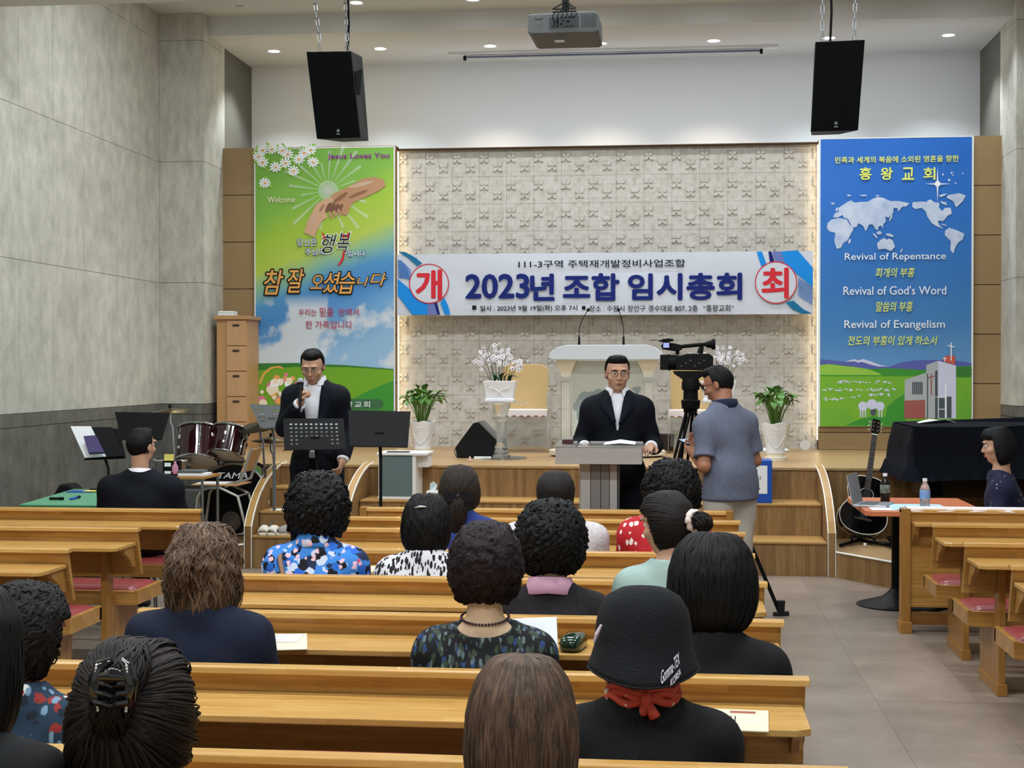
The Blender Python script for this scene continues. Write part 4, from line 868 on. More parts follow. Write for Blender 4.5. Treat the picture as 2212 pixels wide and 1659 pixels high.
def lock_bundle(parent, pts, r, mat, n=120, seed=0, name='ponytail', sr=.0016, wave=.006, tone=(.55, 1.25)):
    """a tail of hair: a tapered core with locks running along it"""
    q = np.random.RandomState(seed); P = np.array([list(p) for p in pts], float); K = 14; tt = np.linspace(0, 1, K); kn = np.linspace(0, 1, len(P)); C = np.stack([np.interp(tt, kn, P[:, i]) for i in range(3)], 1); rad = np.interp(tt, np.linspace(0, 1, len(r)), r)
    for _ in range(2): C[1:-1] = (C[:-2] + 2 * C[1:-1] + C[2:]) / 4
    tg = np.gradient(C, axis=0); tg /= np.linalg.norm(tg, axis=1, keepdims=True); u = np.cross(tg, (0, 1, .01)); u /= np.linalg.norm(u, axis=1, keepdims=True) + 1e-9; w_ = np.cross(tg, u)
    vs_, ts, cs = [], [], []; m = 12; ca = np.linspace(0, 2 * math.pi, m, endpoint=False)
    ring = C[:, None] + rad[:, None, None] * .9 * (np.cos(ca)[None, :, None] * u[:, None] + np.sin(ca)[None, :, None] * w_[:, None]); vs_.append(ring.reshape(-1, 3)); cs.append(np.tile((.6, .6, .6, 1), (K * m, 1)))
    for j in range(K - 1):
        i = np.arange(m); k = (i + 1) % m; a, b = j * m, (j + 1) * m; ts += [np.stack([a + i, a + k, b + k], 1), np.stack([a + i, b + k, b + i], 1)]
    base = K * m
    for s_ in range(n):
        a = q.uniform(0, 6.28); rr = rad * q.uniform(.8, 1.12); ph = q.uniform(0, 6.28); aa = a + .25 * np.sin(tt * 4 + ph); p = C + rr[:, None] * (np.cos(aa)[:, None] * u + np.sin(aa)[:, None] * w_) + wave * np.sin(tt * 14 + ph)[:, None] * u
        nr = np.cos(aa)[:, None] * u + np.sin(aa)[:, None] * w_; sd = np.cross(tg, nr); wd = sr * q.uniform(.8, 1.8); vs_.append(np.stack([p + sd * wd, p + nr * wd, p - sd * wd], 1).reshape(-1, 3)); tn = q.uniform(*tone); cs.append(np.tile((tn, tn, tn, 1), (K * 3, 1)))
        j = np.arange(K - 1) * 3 + base
        for x, y in ((0, 1), (1, 2)): ts += [np.stack([j + x, j + 3 + x, j + 3 + y], 1), np.stack([j + x, j + 3 + y, j + y], 1)]
        base += K * 3
    return np_mesh(name, np.concatenate(vs_), np.concatenate(ts), mat, parent, colors=np.concatenate(cs))
# ---------------------------------------------------------------- people
HB = {'perm': (((0, .128), (.07, .117), (.112, .06), (.125, 0), (.120, -.06), (.100, -.108), (.06, -.128), (0, -.125)), ((0, .128), (.08, .115), (.122, .05), (.132, 0), (.118, -.06), (.095, -.105), (.07, -.122), (0, -.115)), ((0, .128), (.07, .12), (.105, .06), (.108, .02), (.1, -.05), (0, -.09))),
      'bob': (((0, .123), (.065, .11), (.098, .055), (.106, 0), (.110, -.07), (.112, -.12), (.10, -.15), (.05, -.155), (0, -.15)), ((0, .123), (.07, .112), (.112, .05), (.120, 0), (.112, -.07), (.10, -.13), (.07, -.15), (0, -.145)), ((0, .123), (.07, .113), (.104, .06), (.106, .02), (.1, -.05), (0, -.1))),
      'round': (((0, .123), (.06, .113), (.092, .072), (.108, .015), (.113, -.045), (.108, -.095), (.088, -.135), (.05, -.155), (0, -.155)), ((0, .123), (.07, .112), (.110, .055), (.120, 0), (.115, -.06), (.100, -.115), (.075, -.145), (0, -.15)), ((0, .123), (.07, .113), (.104, .06), (.106, .02), (.1, -.05), (0, -.1))),
      'round': (((0, .123), (.06, .113), (.092, .072), (.108, .015), (.113, -.045), (.108, -.095), (.088, -.135), (.05, -.155), (0, -.155)), ((0, .123), (.07, .112), (.110, .055), (.120, 0), (.115, -.06), (.100, -.115), (.075, -.145), (0, -.15)), ((0, .123), (.07, .113), (.104, .06), (.106, .02), (.1, -.05), (0, -.1))),
      'male': (((0, .117), (.055, .104), (.079, .062), (.082, .02), (.068, -.03), (.052, -.06), (.03, -.075), (0, -.08)), ((0, .117), (.065, .102), (.103, .05), (.112, .005), (.094, -.045), (.062, -.08), (0, -.085)), ((0, .117), (.06, .112), (.094, .07), (.098, .03), (.09, -.05), (0, -.09))),
      'cap': (((0, .117), (.055, .104), (.080, .062), (.086, .02), (.080, -.03), (.070, -.075), (.045, -.095), (0, -.095)), ((0, .117), (.065, .102), (.103, .05), (.112, .005), (.098, -.05), (.066, -.095), (0, -.10)), ((0, .117), (.06, .112), (.094, .07), (.098, .03), (.09, -.05), (0, -.09))),
      'half': (((0, .122), (.065, .11), (.10, .055), (.108, 0), (.118, -.06), (.120, -.11), (.105, -.155), (.07, -.18), (0, -.18)), ((0, .122), (.07, .112), (.112, .05), (.120, 0), (.115, -.07), (.115, -.13), (.10, -.17), (0, -.18)), ((0, .122), (.07, .113), (.104, .06), (.106, .02), (.09, -.05), (0, -.1)))}
def tabs(kind, w=1.0, h=1.0, low=1.0):
    f = lambda P_, s: [(a * s, b * (h if b > 0 else low)) for a, b in P_]
    S_, B_, F_ = HB[kind]; return star_shell(f(S_, w), f(B_, (1 + w) / 2), f(F_, 1))
def spine_rot(a, b):
    d = (V(b) - V(a)).normalized(); x = V((1, 0, 0)); x = (x - d * d.x).normalized(); y = d.cross(x); return np.array([list(x), list(y), list(d)]).T
def torso(F_, J, off=0, sw=.175, k=.04, hips=1.0, legs=False):
    P_, C_, Nk = [np.array(J[q_]) for q_ in ('pelvis', 'chest', 'neck')]; Rs = spine_rot(P_, C_); mid = P_ * .5 + C_ * .5
    F_.ell(P_, (.155 * hips, .115, .12), k, rot=Rs, off=off); F_.ell(mid, (.140 * hips, .112, .16), k, rot=Rs, off=off); F_.ell(C_, (sw * .90, .108, .165), k, rot=Rs, off=off)
    for s_ in 'LR': F_.cone(Nk - np.array((0, .0, .035)), J['sh' + s_], .056, .050, .05, off=off); F_.cone(J['sh' + s_], C_, .055, .07, .05, off=off)
def arms(F_, J, off=0, upto='wrist', k=.02, which='LR', cuff=0, sc=1.0):
    for s_ in which:
        a, b, c = J['sh' + s_], J['el' + s_], J['wr' + s_]
        if upto == 'short':
            e = np.array(a) + (np.array(b) - np.array(a)) * .80; F_.cone(a, e, .052 * sc, .047 * sc + cuff, .04, off=off, cut=True)
        else:
            F_.cone(a, b, .050 * sc, .040 * sc, k + .02, off=off)
            if upto == 'wrist': F_.cone(b, c, .040 * sc, .028 * sc + cuff, k, off=off, cut=off > 0)
def legs(F_, J, off=0, k=.03, sc=1.0):
    for s_ in 'LR': F_.cone(J['hip' + s_], J['kn' + s_], .085 * sc, .058 * sc, k + .02, off=off); F_.cone(J['kn' + s_], J['an' + s_], .055 * sc, .036 * sc + off * .4, k, off=off)
def feet(F_, J, off=0):
    for s_ in 'LR': F_.cone(J['an' + s_], J['to' + s_], .036, .026, .015, off=off, flat=((0, 0, 1), 1.15)); F_.cone(np.array(J['an' + s_]) + (0, -.03, -.02), J['an' + s_], .034, .036, .02, off=off)
def seated_joints(Hz, hy=.09, sw=.175, drop=.20, hx=0, lean=.05):
    """seated on a pew: pelvis over the origin; head centre at height Hz"""
    shz = Hz - drop; J = dict(pelvis=(0, 0, .545), chest=(0, lean * .6, shz - .14), neck=(hx * .5, lean, min(shz + .06, Hz - .085)), hipL=(-.085, .02, .53), hipR=(.085, .02, .53), knL=(-.12, .40, .50), knR=(.12, .40, .50), anL=(-.12, .38, .09), anR=(.12, .38, .09), toL=(-.13, .50, .035), toR=(.13, .50, .035))
    for n_, s_ in (('L', -1), ('R', 1)): J['sh' + n_] = (s_ * (sw - .045), lean - .005, shz - .045); J['el' + n_] = (s_ * (sw + .025), lean + .04, shz - .27); J['wr' + n_] = (s_ * .12, lean + .26, max(shz - .36, .60))
    J['H'] = (hx, hy, Hz); return J
def bounds(J, extra=.16):
    a = np.array([v for v in J.values()]); return a.min(0) - extra, a.max(0) + extra
def grid(J, st=.018, head=.011, face=False, hands=False):
    lo, hi = bounds(J); H = J['H']; hf = .006 if face else head
    fx = [(H[0] - .11, H[0] + .11, hf)]; fy = [(H[1] - .12, H[1] + .13, hf)]; fz = [(H[2] - .13, H[2] + .12, hf)]
    if hands:
        for w_ in hands:
            w_ = J.get(w_, w_); fx.append((w_[0] - .1, w_[0] + .1, .006)); fy.append((w_[1] - .1, w_[1] + .12, .006)); fz.append((w_[2] - .1, w_[2] + .1, .006))
    return axis(lo[0], hi[0], st, fx), axis(lo[1], hi[1], st, fy), axis(max(lo[2], -.02), hi[2], st, fz)
def face_details(t, H, Rm, glasses=False, skin='skin'):
    P = lambda x, y, z: V(H) + Matrix(np.array(Rm)[:3, :3].tolist()) @ V((x, y, z))
    for s_ in (-1, 1):
        m = MB(); m.sph(P(s_ * .031, .0765, .007), .0110, 10, 8); o = m.build('eye', 'eye', t, smooth='all')
        m = MB(); m.sph(P(s_ * .031, .0832, .006), .0062, 8, 6); m.build('pupil', 'pupil', o, smooth='all')
        m = MB(); m.tube([P(s_ * .014, .098, .026), P(s_ * .032, .099, .031), P(s_ * .050, .086, .025)], [.003, .0035, .002], 6); m.build('eyebrow', 'black', t)
    m = MB(); m.tube([P(-.02, .094, -.060), P(-.007, .099, -.0575), P(.007, .099, -.0575), P(.02, .094, -.060)], [.001, .003, .003, .001], 6); m.tube([P(-.018, .093, -.066), P(0, .0975, -.068), P(.018, .093, -.066)], [.001, .0035, .001], 6); m.build('lips', 'lip', t, smooth='all')
    if glasses:
        m = MB()
        for s_ in (-1, 1):
            cx = s_ * .032; rg = [P(cx + .024 * math.cos(a), .108 - .010 * abs(cx + .024 * math.cos(a)) / .05, .004 + .017 * math.sin(a)) for a in [2 * math.pi * k / 14 for k in range(15)]]; m.tube(rg, .0013, 5, False)
            m.tube([P(s_ * .056, .098, .008), P(s_ * .080, .05, .008), P(s_ * .086, -.005, .004)], .0015, 5)
        m.tube([P(-.009, .109, .008), P(.009, .109, .008)], .0013, 5); m.build('glasses', 'black_metal', t)
def ripple_cloth(F_, amp, seed): F_.ripple(amp, 24, seed)
def cap_neck(F_, J, r=.062, up=.14, mouth=0, front=0):
    """opens the collar round the neck"""
    n_ = np.array(J['neck']); h = np.array(J['H']); F_.cone(n_ + (0, 0, mouth), h, r, r, .008, 's')
def collar_band(t, n_, r, mat, h=.030, tilt=.012, gap=0):
    m = MB(); K = 36; rg = []
    if gap:
        for rr, z in ((r + .026, -h), (r + .012, h), (r + .006, h), (r + .014, -h)): rg.append([(n_[0] + rr * 1.06 * math.cos(a), n_[1] + rr * math.sin(a), n_[2] + z + tilt * -math.sin(a)) for a in [math.pi / 2 + gap * (1.5 if z < 0 else 1) + (2 * math.pi - 2 * gap * (1.5 if z < 0 else 1)) * k / K for k in range(K + 1)]])
        m.sheet(rg + [rg[0]]); return m.build('collar', mat, t, smooth=True)
    for rr, z in ((r + .030, -h), (r + .034, -h + .004), (r + .014, h), (r + .006, h), (r + .012, -h * .2), (r + .022, -h)):
        rg.append([(n_[0] + rr * 1.06 * math.cos(a), n_[1] + rr * math.sin(a), n_[2] + z + tilt * -math.sin(a) - .008 * abs(math.cos(a)) * (z < 0)) for a in [2 * math.pi * k / K for k in range(K)]])
    m.rings(rg, False); return m.build('collar', mat, t, smooth='all')
def person_seated(name_lb, x, y, top, tab, hairmat, shirt, skin='skin', sw=.18, drop=.20, hy=.09, hx=0, yaw=0, pitch=.15, roll=0, sleeve='wrist', neck_r=.060, scoop=0, crown=.122, hairopt=None, body_yaw=0, face=False, seed=0, trousers='cloth_dark', glasses=False, collar=None, lean=.05, after=None, fold=.002, hips=1.0, off=.016, scale=1.0, jk=None, cat='person'):
    t = thing('person', name_lb, cat, (x, y, 0), body_yaw)
    Hz = top - crown; J = seated_joints(Hz, hy, sw, drop, hx, lean)
    if jk: J.update(jk)
    Rm = np.array(rotm(yaw, pitch, roll)); g_ = grid(J, .018, .011, face)
    F_ = Field(*g_); torso(F_, J, -.004, sw, hips=hips); arms(F_, J, 0); legs(F_, J, -.003); feet(F_, J, 0); n_ = np.array(J['neck']); h = np.array(J['H'])
    F_.cone(n_ - (0, 0, .05), h + Rm @ np.array((0, -.02, -.04)), .058, .052, .025); head_prims(F_, h, Rm)
    for s_, sd in (('L', 1), ('R', -1)): hand_prims(F_, J['wr' + s_], (-.2 if s_ == 'R' else .2, .9, -.2), (0, .1, -1), sd, .3, .95)
    v, f = F_.mesh(); np_mesh('body', v, f, skin, t)
    S_ = Field(*g_); torso(S_, J, off, sw, hips=hips); arms(S_, J, off * .9, sleeve); 
    if fold: ripple_cloth(S_, fold, seed)
    cap_neck(S_, J, neck_r, mouth=-.02 if not scoop else -.05)
    if scoop: S_.ell(np.array(J['neck']) + (0, -.03, .012), (scoop, scoop * .95, .060), .01, 's')
    S_.plane((0, 0, .50), (0, 0, -1)); v, f = S_.mesh(); sh = np_mesh('shirt' if not isinstance(shirt, tuple) else shirt[1], v, f, shirt if not isinstance(shirt, tuple) else shirt[0], t)
    T_ = Field(*g_); T_.ell(J['pelvis'], (.16 * hips, .12, .12), .03, off=.01); legs(T_, J, .012); T_.plane((0, 0, .60), (0, 0, 1)); T_.plane((0, 0, .10), (0, 0, -1)); v, f = T_.mesh(); np_mesh('trousers', v, f, trousers, t)
    O_ = Field(*g_); feet(O_, J, .008); v, f = O_.mesh(); np_mesh('shoes', v, f, 'shoe_dark', t)
    if collar: collar_band(t, n_, neck_r, collar)
    ho = dict(mat=hairmat, tab=tab, seed=seed); ho.update(hairopt or {}); hair(t, h, Rm, **ho)
    if face: face_details(t, h, Rm, glasses)
    if after: after(t, J, Rm)
    return t, J, Rm
M('cloth_dark', '#1c1d22', .8); M('shoe_dark', '#16161a', .5)
hair_mat('hair_black', '#040405', '#0c0c0e'); hair_mat('hair_soft_black', '#060505', '#151213'); hair_mat('hair_brown', '#140e0b', '#3a2c22'); hair_mat('hair_light_brown', '#20160f', '#6a5240'); hair_mat('hair_plum', '#090507', '#22151b'); hair_mat('hair_dark_brown', '#0a0706', '#1d1511')
hair_mat('hair_curly_brown', '#221710', '#7a614c')
# cloth patterns
M('floral_blue', '#3f86d6', .8, voro=[(12, (1, 1, 1), .42, '#1c2a4a'), (15, (1, 1, 1), .40, '#c9d3e6'), (19, (1, 1, 1), .38, '#101116'), (14, (1, 1, 1), .34, '#2b66c8'), (9, (1, 1, 1), .30, '#d2485e'), (24, (1, 1, 1), .30, '#efc3cd')])
M('leopard', '#d8d6dc', .8, voro=[(44, (1.7, 1, .55), .50, '#1d1a1e')])
M('leaf_print_cloth', '#0d0f13', .75, voro=[(30, (1.5, 1, .6), .38, '#3a463f'), (28, (1.3, 1, .65), .31, '#26406f'), (34, (1.6, 1, .5), .30, '#5f7072'), (31, (1.4, 1, .6), .28, '#35432e')])
M('navy_knit', '#0f172c', .85, bump=(90, .2, (1, 1, 1))); M('black_knit', '#05070a', .85, bump=(160, .5, (1, .1, .1))); M('black_cloth', '#05070a', .8, bump=(60, .2, (1, 1, 1)))
M('charcoal_knit', '#121013', .9, noise=('#272326', 70, (1, 1, 1), 2.2), bump=(120, .3, (1, 1, 1))); M('pink_collar', '#cf9fb6', .7)
M('blue_cloth', '#22367c', .8); M('white_lace', '#dcd8d8', .8, noise=('#b8b0b4', 60, (1, 1, .3), 2), bump=(90, .4, (1, 1, 1)))
M('red_dots', '#b51f26', .75, voro=[(26, (1.1, 1, .8), .33, '#efe3dc')])
M('mint_cloth', '#97ada6', .8, bump=(60, .15, (1, 1, 1))); M('navy_floral', '#1d3346', .8, voro=[(14, (1.2, 1, .7), .28, '#d9dbd2'), (16, (1, 1, 1), .28, '#8a2b27'), (20, (1, 1, 1), .34, '#141d28'), (19, (1.4, 1, .7), .26, '#6f8fa6')])
M('suit_navy', '#0a0e17', .8, bump=(120, .15, (1, 1, 1)), spec=.2); M('suit_lapel', '#0e131e', .8, spec=.2); M('shirt_white', '#e6e8ee', .7); M('polo_blue', '#5b6173', .85, noise=('#6b7184', 40, (1, 1, 1), 1.6), bump=(14, .25, (1, 1, .7))); M('navy_collar', '#141b33', .8); M('cream_trousers', '#bdb7ab', .8, bump=(10, .3, (1, 1, .6)))
M('navy_dots', '#171b38', .8, voro=[(26, (1, 1, 1), .14, '#e4e2ea')])
M('scarf_red', '#c9503f', .7, voro=[(30, (1, 1, 1), .14, '#efdccf')]); M('hat_black', '#05080e', .85, bump=(140, .3, (1, 1, 1))); M('satin_cream', '#e2cfc6', .3, bump=(30, .4, (1, 1, 1))); M('bow_black', '#0d1017', .5)
M('bag_strap', '#8a6c55', .6); M('gem', '#d8dde0', .05, .6); M('bead', '#4a3040', .15, .3)
def headpt(J, Rm, p): return V(J['H']) + Matrix(Rm.tolist()) @ V(p)
def X(px, Y): return at(px, 800, Y).x
def TOP(px, py, Y): return at(px, py, Y).z
# nearest row, backs to the camera ------------------------------------------------
Y_ = 2.72
def p1(t, J, Rm): pass
person_seated('woman with smooth light brown straight hair seen from behind at the bottom centre', X(1127, Y_), Y_ - .08, TOP(1127, 1415, Y_), tabs('round', .93, 1.0, 1.1), 'hair_light_brown', 'black_cloth', seed=1, pitch=.12, hy=.08, sw=.19, crown=.121,
              hairopt=dict(strands=2600, style='down', sr=.0009, lift=.003, tone=(.5, 1.35), face=(2.0, .0)))
def clip(t, J, Rm):
    H_ = lambda p: headpt(J, Rm, (p[0] * .8 + .022, -.150 + (p[1] + .150) * .8, p[2] * .8 + .038)); M('clip_black', '#0a0b0d', .08, coat=1)
    m = MB()
    for s_ in (-1, 1):
        m.tube([H_((s_ * .012, -.168, .066)), H_((s_ * .032, -.186, .054)), H_((s_ * .043, -.184, .018)), H_((s_ * .038, -.170, -.022)), H_((s_ * .026, -.150, -.048))], [.007, .012, .013, .011, .005], 10)
        for k in range(4): z = .04 - k * .022; m.tube([H_((s_ * .038, -.182, z)), H_((s_ * .016, -.192, z - .004)), H_((s_ * .002, -.184, z - .010))], [.008, .007, .004], 8)
    m.tube([H_((-.034, -.184, .030)), H_((0, -.198, .034)), H_((.034, -.184, .030))], [.010, .014, .010], 10); o = m.build('hair_claw', 'clip_black', t, smooth=True)
    m = MB()
    for s_ in (-1, 1):
        for k in range(16): f = k / 15; m.sph(H_((s_ * (.040 - .012 * abs(f - .4)), -.199 + .022 * f, .055 - .10 * f)), .0034, 6, 4)
    m.build('rhinestones', 'gem', o, smooth='all', kind='stuff')
    H_ = lambda p: headpt(J, Rm, p)
    lock_bundle(t, [H_((0, -.11, -.03)), H_((.01, -.140, .0)), H_((.02, -.142, .045)), H_((.035, -.115, .085)), H_((.03, -.08, .115))], [.03, .034, .032, .03, .012], 'hair_dark_brown', 200, 3, 'twisted_hair', wave=.008)
Y_ = 2.74
person_seated('woman with dark brown hair pinned up by a shiny black claw clip', X(283, Y_), Y_ - .08, TOP(283, 1388, Y_), tabs('round', 1.04, 1.06, .95), 'hair_dark_brown', 'black_cloth', seed=2, pitch=.2, sw=.19, crown=.13,
              hairopt=dict(strands=2600, style='gather', gather=(0, -.9, .1), sr=.0009, lift=.014, wave=.06, tone=(.5, 2.2)), after=clip)
person_seated('woman with long black hair and black top at the bottom left corner', X(-85, Y_), Y_ - .08, TOP(-40, 1262, Y_), tabs('half', 1.0, 1.0, 1.12), 'hair_black', 'black_cloth', seed=3, pitch=.15, sw=.20, crown=.122, drop=.215,
              hairopt=dict(strands=1800, style='down', sr=.001, phlow=-1.0), roll=.05)
# second row ------------------------------------------------------------
Y_ = 3.64
person_seated('woman with short curly dark hair in teal floral blouse at the left edge', X(40, Y_), Y_ - .06, TOP(60, 1268, Y_), tabs('perm', .80, .98, .95), 'hair_soft_black', 'navy_floral', skin='skin_tan', seed=4, yaw=-.45, pitch=.2, sw=.185, face=True, sleeve='wrist',
              hairopt=dict(strands=1500, style='curls', sr=.001, curl=.035, curlf=34, face=(1.9, -.1), lift=.004))
def hat(t, J, Rm):
    H_ = lambda p: headpt(J, Rm, p); m = MB(); n = 40; rings = []
    def brim(a, f): return (-.070 * (.5 - .5 * math.sin(a)) ** 2.4 + .004 * math.sin(2 * a + 1)) * f
    for rx, ry, z, dz in ((.02, .022, .142, 0), (.060, .068, .138, 0), (.092, .100, .120, 0), (.112, .120, .085, 0), (.119, .127, .045, 0), (.121, .129, .015, .3), (.122, .130, .0, .4), (.129, .139, -.020, .7), (.136, .147, -.036, .9), (.137, .149, -.044, 1), (.131, .144, -.044, 1), (.118, .126, -.01, .4)):
        rings.append([H_((rx * math.cos(a) * (1 + .012 * math.sin(3 * a)), ry * math.sin(a) - .008, z + brim(a, dz))) for a in [2 * math.pi * k / n for k in range(n)]])
    m.rings(rings[::-1]); o = m.build('bucket_hat', 'hat_black', t, smooth='all')
    m = MB(); m.tube([H_((.137 * math.cos(a), -.008 + .149 * math.sin(a), -.044 + brim(a, 1))) for a in [2 * math.pi * k / 40 for k in range(41)]], .0025, 6, False); m.build('brim_edge', 'black_cloth', o)
    # embroidered lettering at the brim back right and a small light tag at the left
    M('thread_white', '#d9cfe0', .7)
    for body_, a0, zc, hh, w_ in (('Gomma-TEX', -1.02, -.022, .016, .062), ('KOREA', -.95, -.036, .009, .034)):
        o2 = text('lettering', body_, None, 'thread_white', (-w_ / 2, -hh / 2, w_ / 2, hh / 2), 0, 0, .3, px=False, th=.0006)
        me = o2.data; vv = np.empty(len(me.vertices) * 3); me.vertices.foreach_get('co', vv); vv = vv.reshape(-1, 3); out = []
        for u, d, v_ in vv:
            a = a0 + u / .145; z = zc + v_ + u * .35; s_ = min(1, max(0, -z / .044)); rr = .122 + .0155 * s_; r2 = .130 + .0195 * s_
            out.append(H_((rr * math.cos(a), -.008 + r2 * math.sin(a) - .002, z + brim(a, .4 + .6 * s_))) + (H_((math.cos(a), math.sin(a), .3)) - H_((0, 0, 0))) * (.002 - d))
        me.vertices.foreach_set('co', np.array([list(p) for p in out]).ravel()); me.update(); o2.parent = o
    m = MB(); p0 = H_((-.118, -.080, -.004)); p1_ = H_((-.100, -.103, .036)); m.tube([p0, p0.lerp(p1_, .5) + V((-.002, -.003, 0)), p1_], [.003, .005, .003], 6); m.build('tag', 'thread_white', o)
    # knotted neckerchief
    nk = V(J['neck']) + V((0, 0, .02)); m = MB(); 
    for k, (rr, zz) in enumerate(((.074, .0), (.071, .014), (.077, -.012))): m.tube([nk + V((rr * 1.12 * math.cos(a), rr * math.sin(a) - .0, zz + .008 * math.sin(5 * a + k) - .012 * math.cos(a) ** 2 * 0)) for a in [2 * math.pi * j / 26 for j in range(27)]], .011, 8, False)
    sc = m.build('neckerchief', 'scarf_red', t, smooth='all')
    m = MB(); kx = nk + V((.01, -.088, -.004)); m.sph(kx, .017, 10, 8, (.8, .8, 1.2)); m.tube([kx, kx + V((.012, -.006, -.022)), kx + V((.02, -.004, -.04))], [.008, .012, .015], 8); m.tube([kx, kx + V((-.008, -.006, -.022)), kx + V((-.006, -.002, -.034))], [.008, .010, .010], 8); m.build('knot', 'scarf_red', sc, smooth='all')
    m = MB()
    for k in range(7): m.tube([nk + V((-.078, -.02 + .004 * k, .012)), nk + V((-.088 - .002 * (k % 3), -.03 + .004 * k, .0)), nk + V((-.086, -.03 + .005 * k, -.018 - .003 * (k % 2)))], .0028, 5)
    m.build('scarf_tassel', 'satin_cream', sc)
Y_ = 3.66
person_seated('woman in black bucket hat with lettering, red neckerchief and black top', X(1390, Y_), Y_ - .07, TOP(1392, 1268, Y_), tabs('perm', .86, .8, .95), 'hair_black', 'black_knit', seed=5, pitch=.28, sw=.205, crown=.146, hy=.085, drop=.185, hips=1.15,
              hairopt=dict(strands=600, style='down', curl=.02, sr=.001), after=hat, neck_r=.066)
# third row -------------------------------------------------------------
def wavypony(t, J, Rm):
    H_ = lambda p: headpt(J, Rm, p)
    m = MB(); m.tube([H_((.030 * math.cos(a) - .01, -.132, .02 + .016 * math.sin(a) + .004)) for a in [2 * math.pi * k / 16 for k in range(17)]], .007, 8, False); m.build('hair_tie', 'hair_tie', t, smooth='all')
    lock_bundle(t, [H_((-.01, -.12, .03)), H_((-.014, -.15, .015)), H_((-.022, -.152, -.03)), H_((-.03, -.14, -.075))], [.018, .03, .036, .018], 'hair_curly_brown', 150, 4, wave=.010, tone=(.6, 1.5), sr=.0018)
M('hair_tie', '#4e3a2a', .7)
Y_ = 4.58
person_seated('woman in navy top with wavy brown half-tied hair', X(436, Y_), Y_ - .07, TOP(436, 1137, Y_), tabs('half', .97, 1.0, 1.02), 'hair_curly_brown', 'navy_knit', seed=6, pitch=.08, yaw=-.1, sw=.205, drop=.19, hips=1.35, sleeve='wrist', fold=.004, crown=.122, off=.02,
              hairopt=dict(strands=2600, style='down', wave=.12, sr=.0012, lift=.016, curl=.055, curlf=26, tone=(.55, 1.6)), after=wavypony, neck_r=.066)
def necklace(t, J, Rm):
    n_ = V(J['neck']) + V((0, 0, .012)); m = MB()
    for k in range(44): a = 2 * math.pi * k / 44; m.sph(n_ + V((.074 * math.cos(a), .070 * math.sin(a) + .003, .014 * math.sin(a))), .0045, 6, 5)
    m.build('necklace', 'bead', t, smooth='all', kind='stuff')
person_seated('woman in dark leaf-print blouse with plum-dark curly hair and bead necklace', X(1050, Y_), Y_ - .08, TOP(1050, 1130, Y_), tabs('perm', .88, .98, .92), 'hair_plum', 'leaf_print_cloth', skin='skin_pale', seed=7, pitch=.12, sw=.192, drop=.235, scoop=.100, crown=.125, hy=.07, hips=1.1,
              hairopt=dict(strands=1700, style='curls', sr=.0015, curl=.035, curlf=30, lift=.004, tone=(.6, 1.7)), after=necklace)
person_seated('woman with large smooth black bob and black top', X(1540, Y_), Y_ - .08, TOP(1540, 1152, Y_), tabs('round', 1.2, 1.06, 1.18), 'hair_black', 'black_cloth', seed=8, pitch=.15, sw=.20, drop=.235, crown=.13, hips=1.25,
              hairopt=dict(strands=2200, style='down', wave=.02, sr=.0011, lift=.007, tone=(.5, 1.5)))
# fourth row ----------------------------------------------------------
Y_ = 5.56
person_seated('woman in dark cardigan with pink collar and black curly hair', X(1190, Y_), Y_ - .08, TOP(1190, 1092, Y_), tabs('perm', .97, 1.0, 1.0), 'hair_black', 'charcoal_knit', skin='skin_pale', seed=9, pitch=.15, sw=.205, drop=.235, collar='pink_collar', neck_r=.062, hips=1.1,
              hairopt=dict(strands=1600, style='curls', sr=.0017, curl=.05, curlf=40, lift=.009, tone=(.5, 1.4)))
def bun(t, J, Rm):
    H_ = lambda p: headpt(J, Rm, p)
    m = MB(); c = H_((.01, -.125, -.015)); ax_ = (H_((.01, -1, -.1)) - H_((0, 0, 0))).normalized(); u, w_ = frame_of(ax_)
    m.tube([c + (u * math.cos(a) + w_ * math.sin(a)) * .030 * (1 + .08 * math.sin(7 * a)) for a in [2 * math.pi * k / 28 for k in range(29)]], [.014 + .003 * math.sin(k * 1.9) for k in range(29)], 8, False); m.build('scrunchie', 'satin_cream', t, smooth='all')
    lock_bundle(t, [H_((.01, -.11, -.01)), H_((.012, -.15, -.02)), H_((.012, -.165, -.04)), H_((.01, -.155, -.065))], [.02, .034, .034, .012], 'hair_dark_brown', 90, 5, 'hair_bun', wave=.004)
person_seated('woman in mint top with dark hair in a cream satin scrunchie', X(1464, Y_), Y_ - .06, TOP(1452, 1062, Y_), tabs('cap', 1.06, 1.03, 1.15), 'hair_dark_brown', 'mint_cloth', seed=10, hx=-.04, yaw=.85, pitch=.25, sw=.205, drop=.20, crown=.119, face=True, hips=1.1, neck_r=.066,
              hairopt=dict(strands=1500, style='gather', gather=(0, -.95, -.15), sr=.0011, lift=.004, face=(1.72, .0), wave=.01), after=bun)
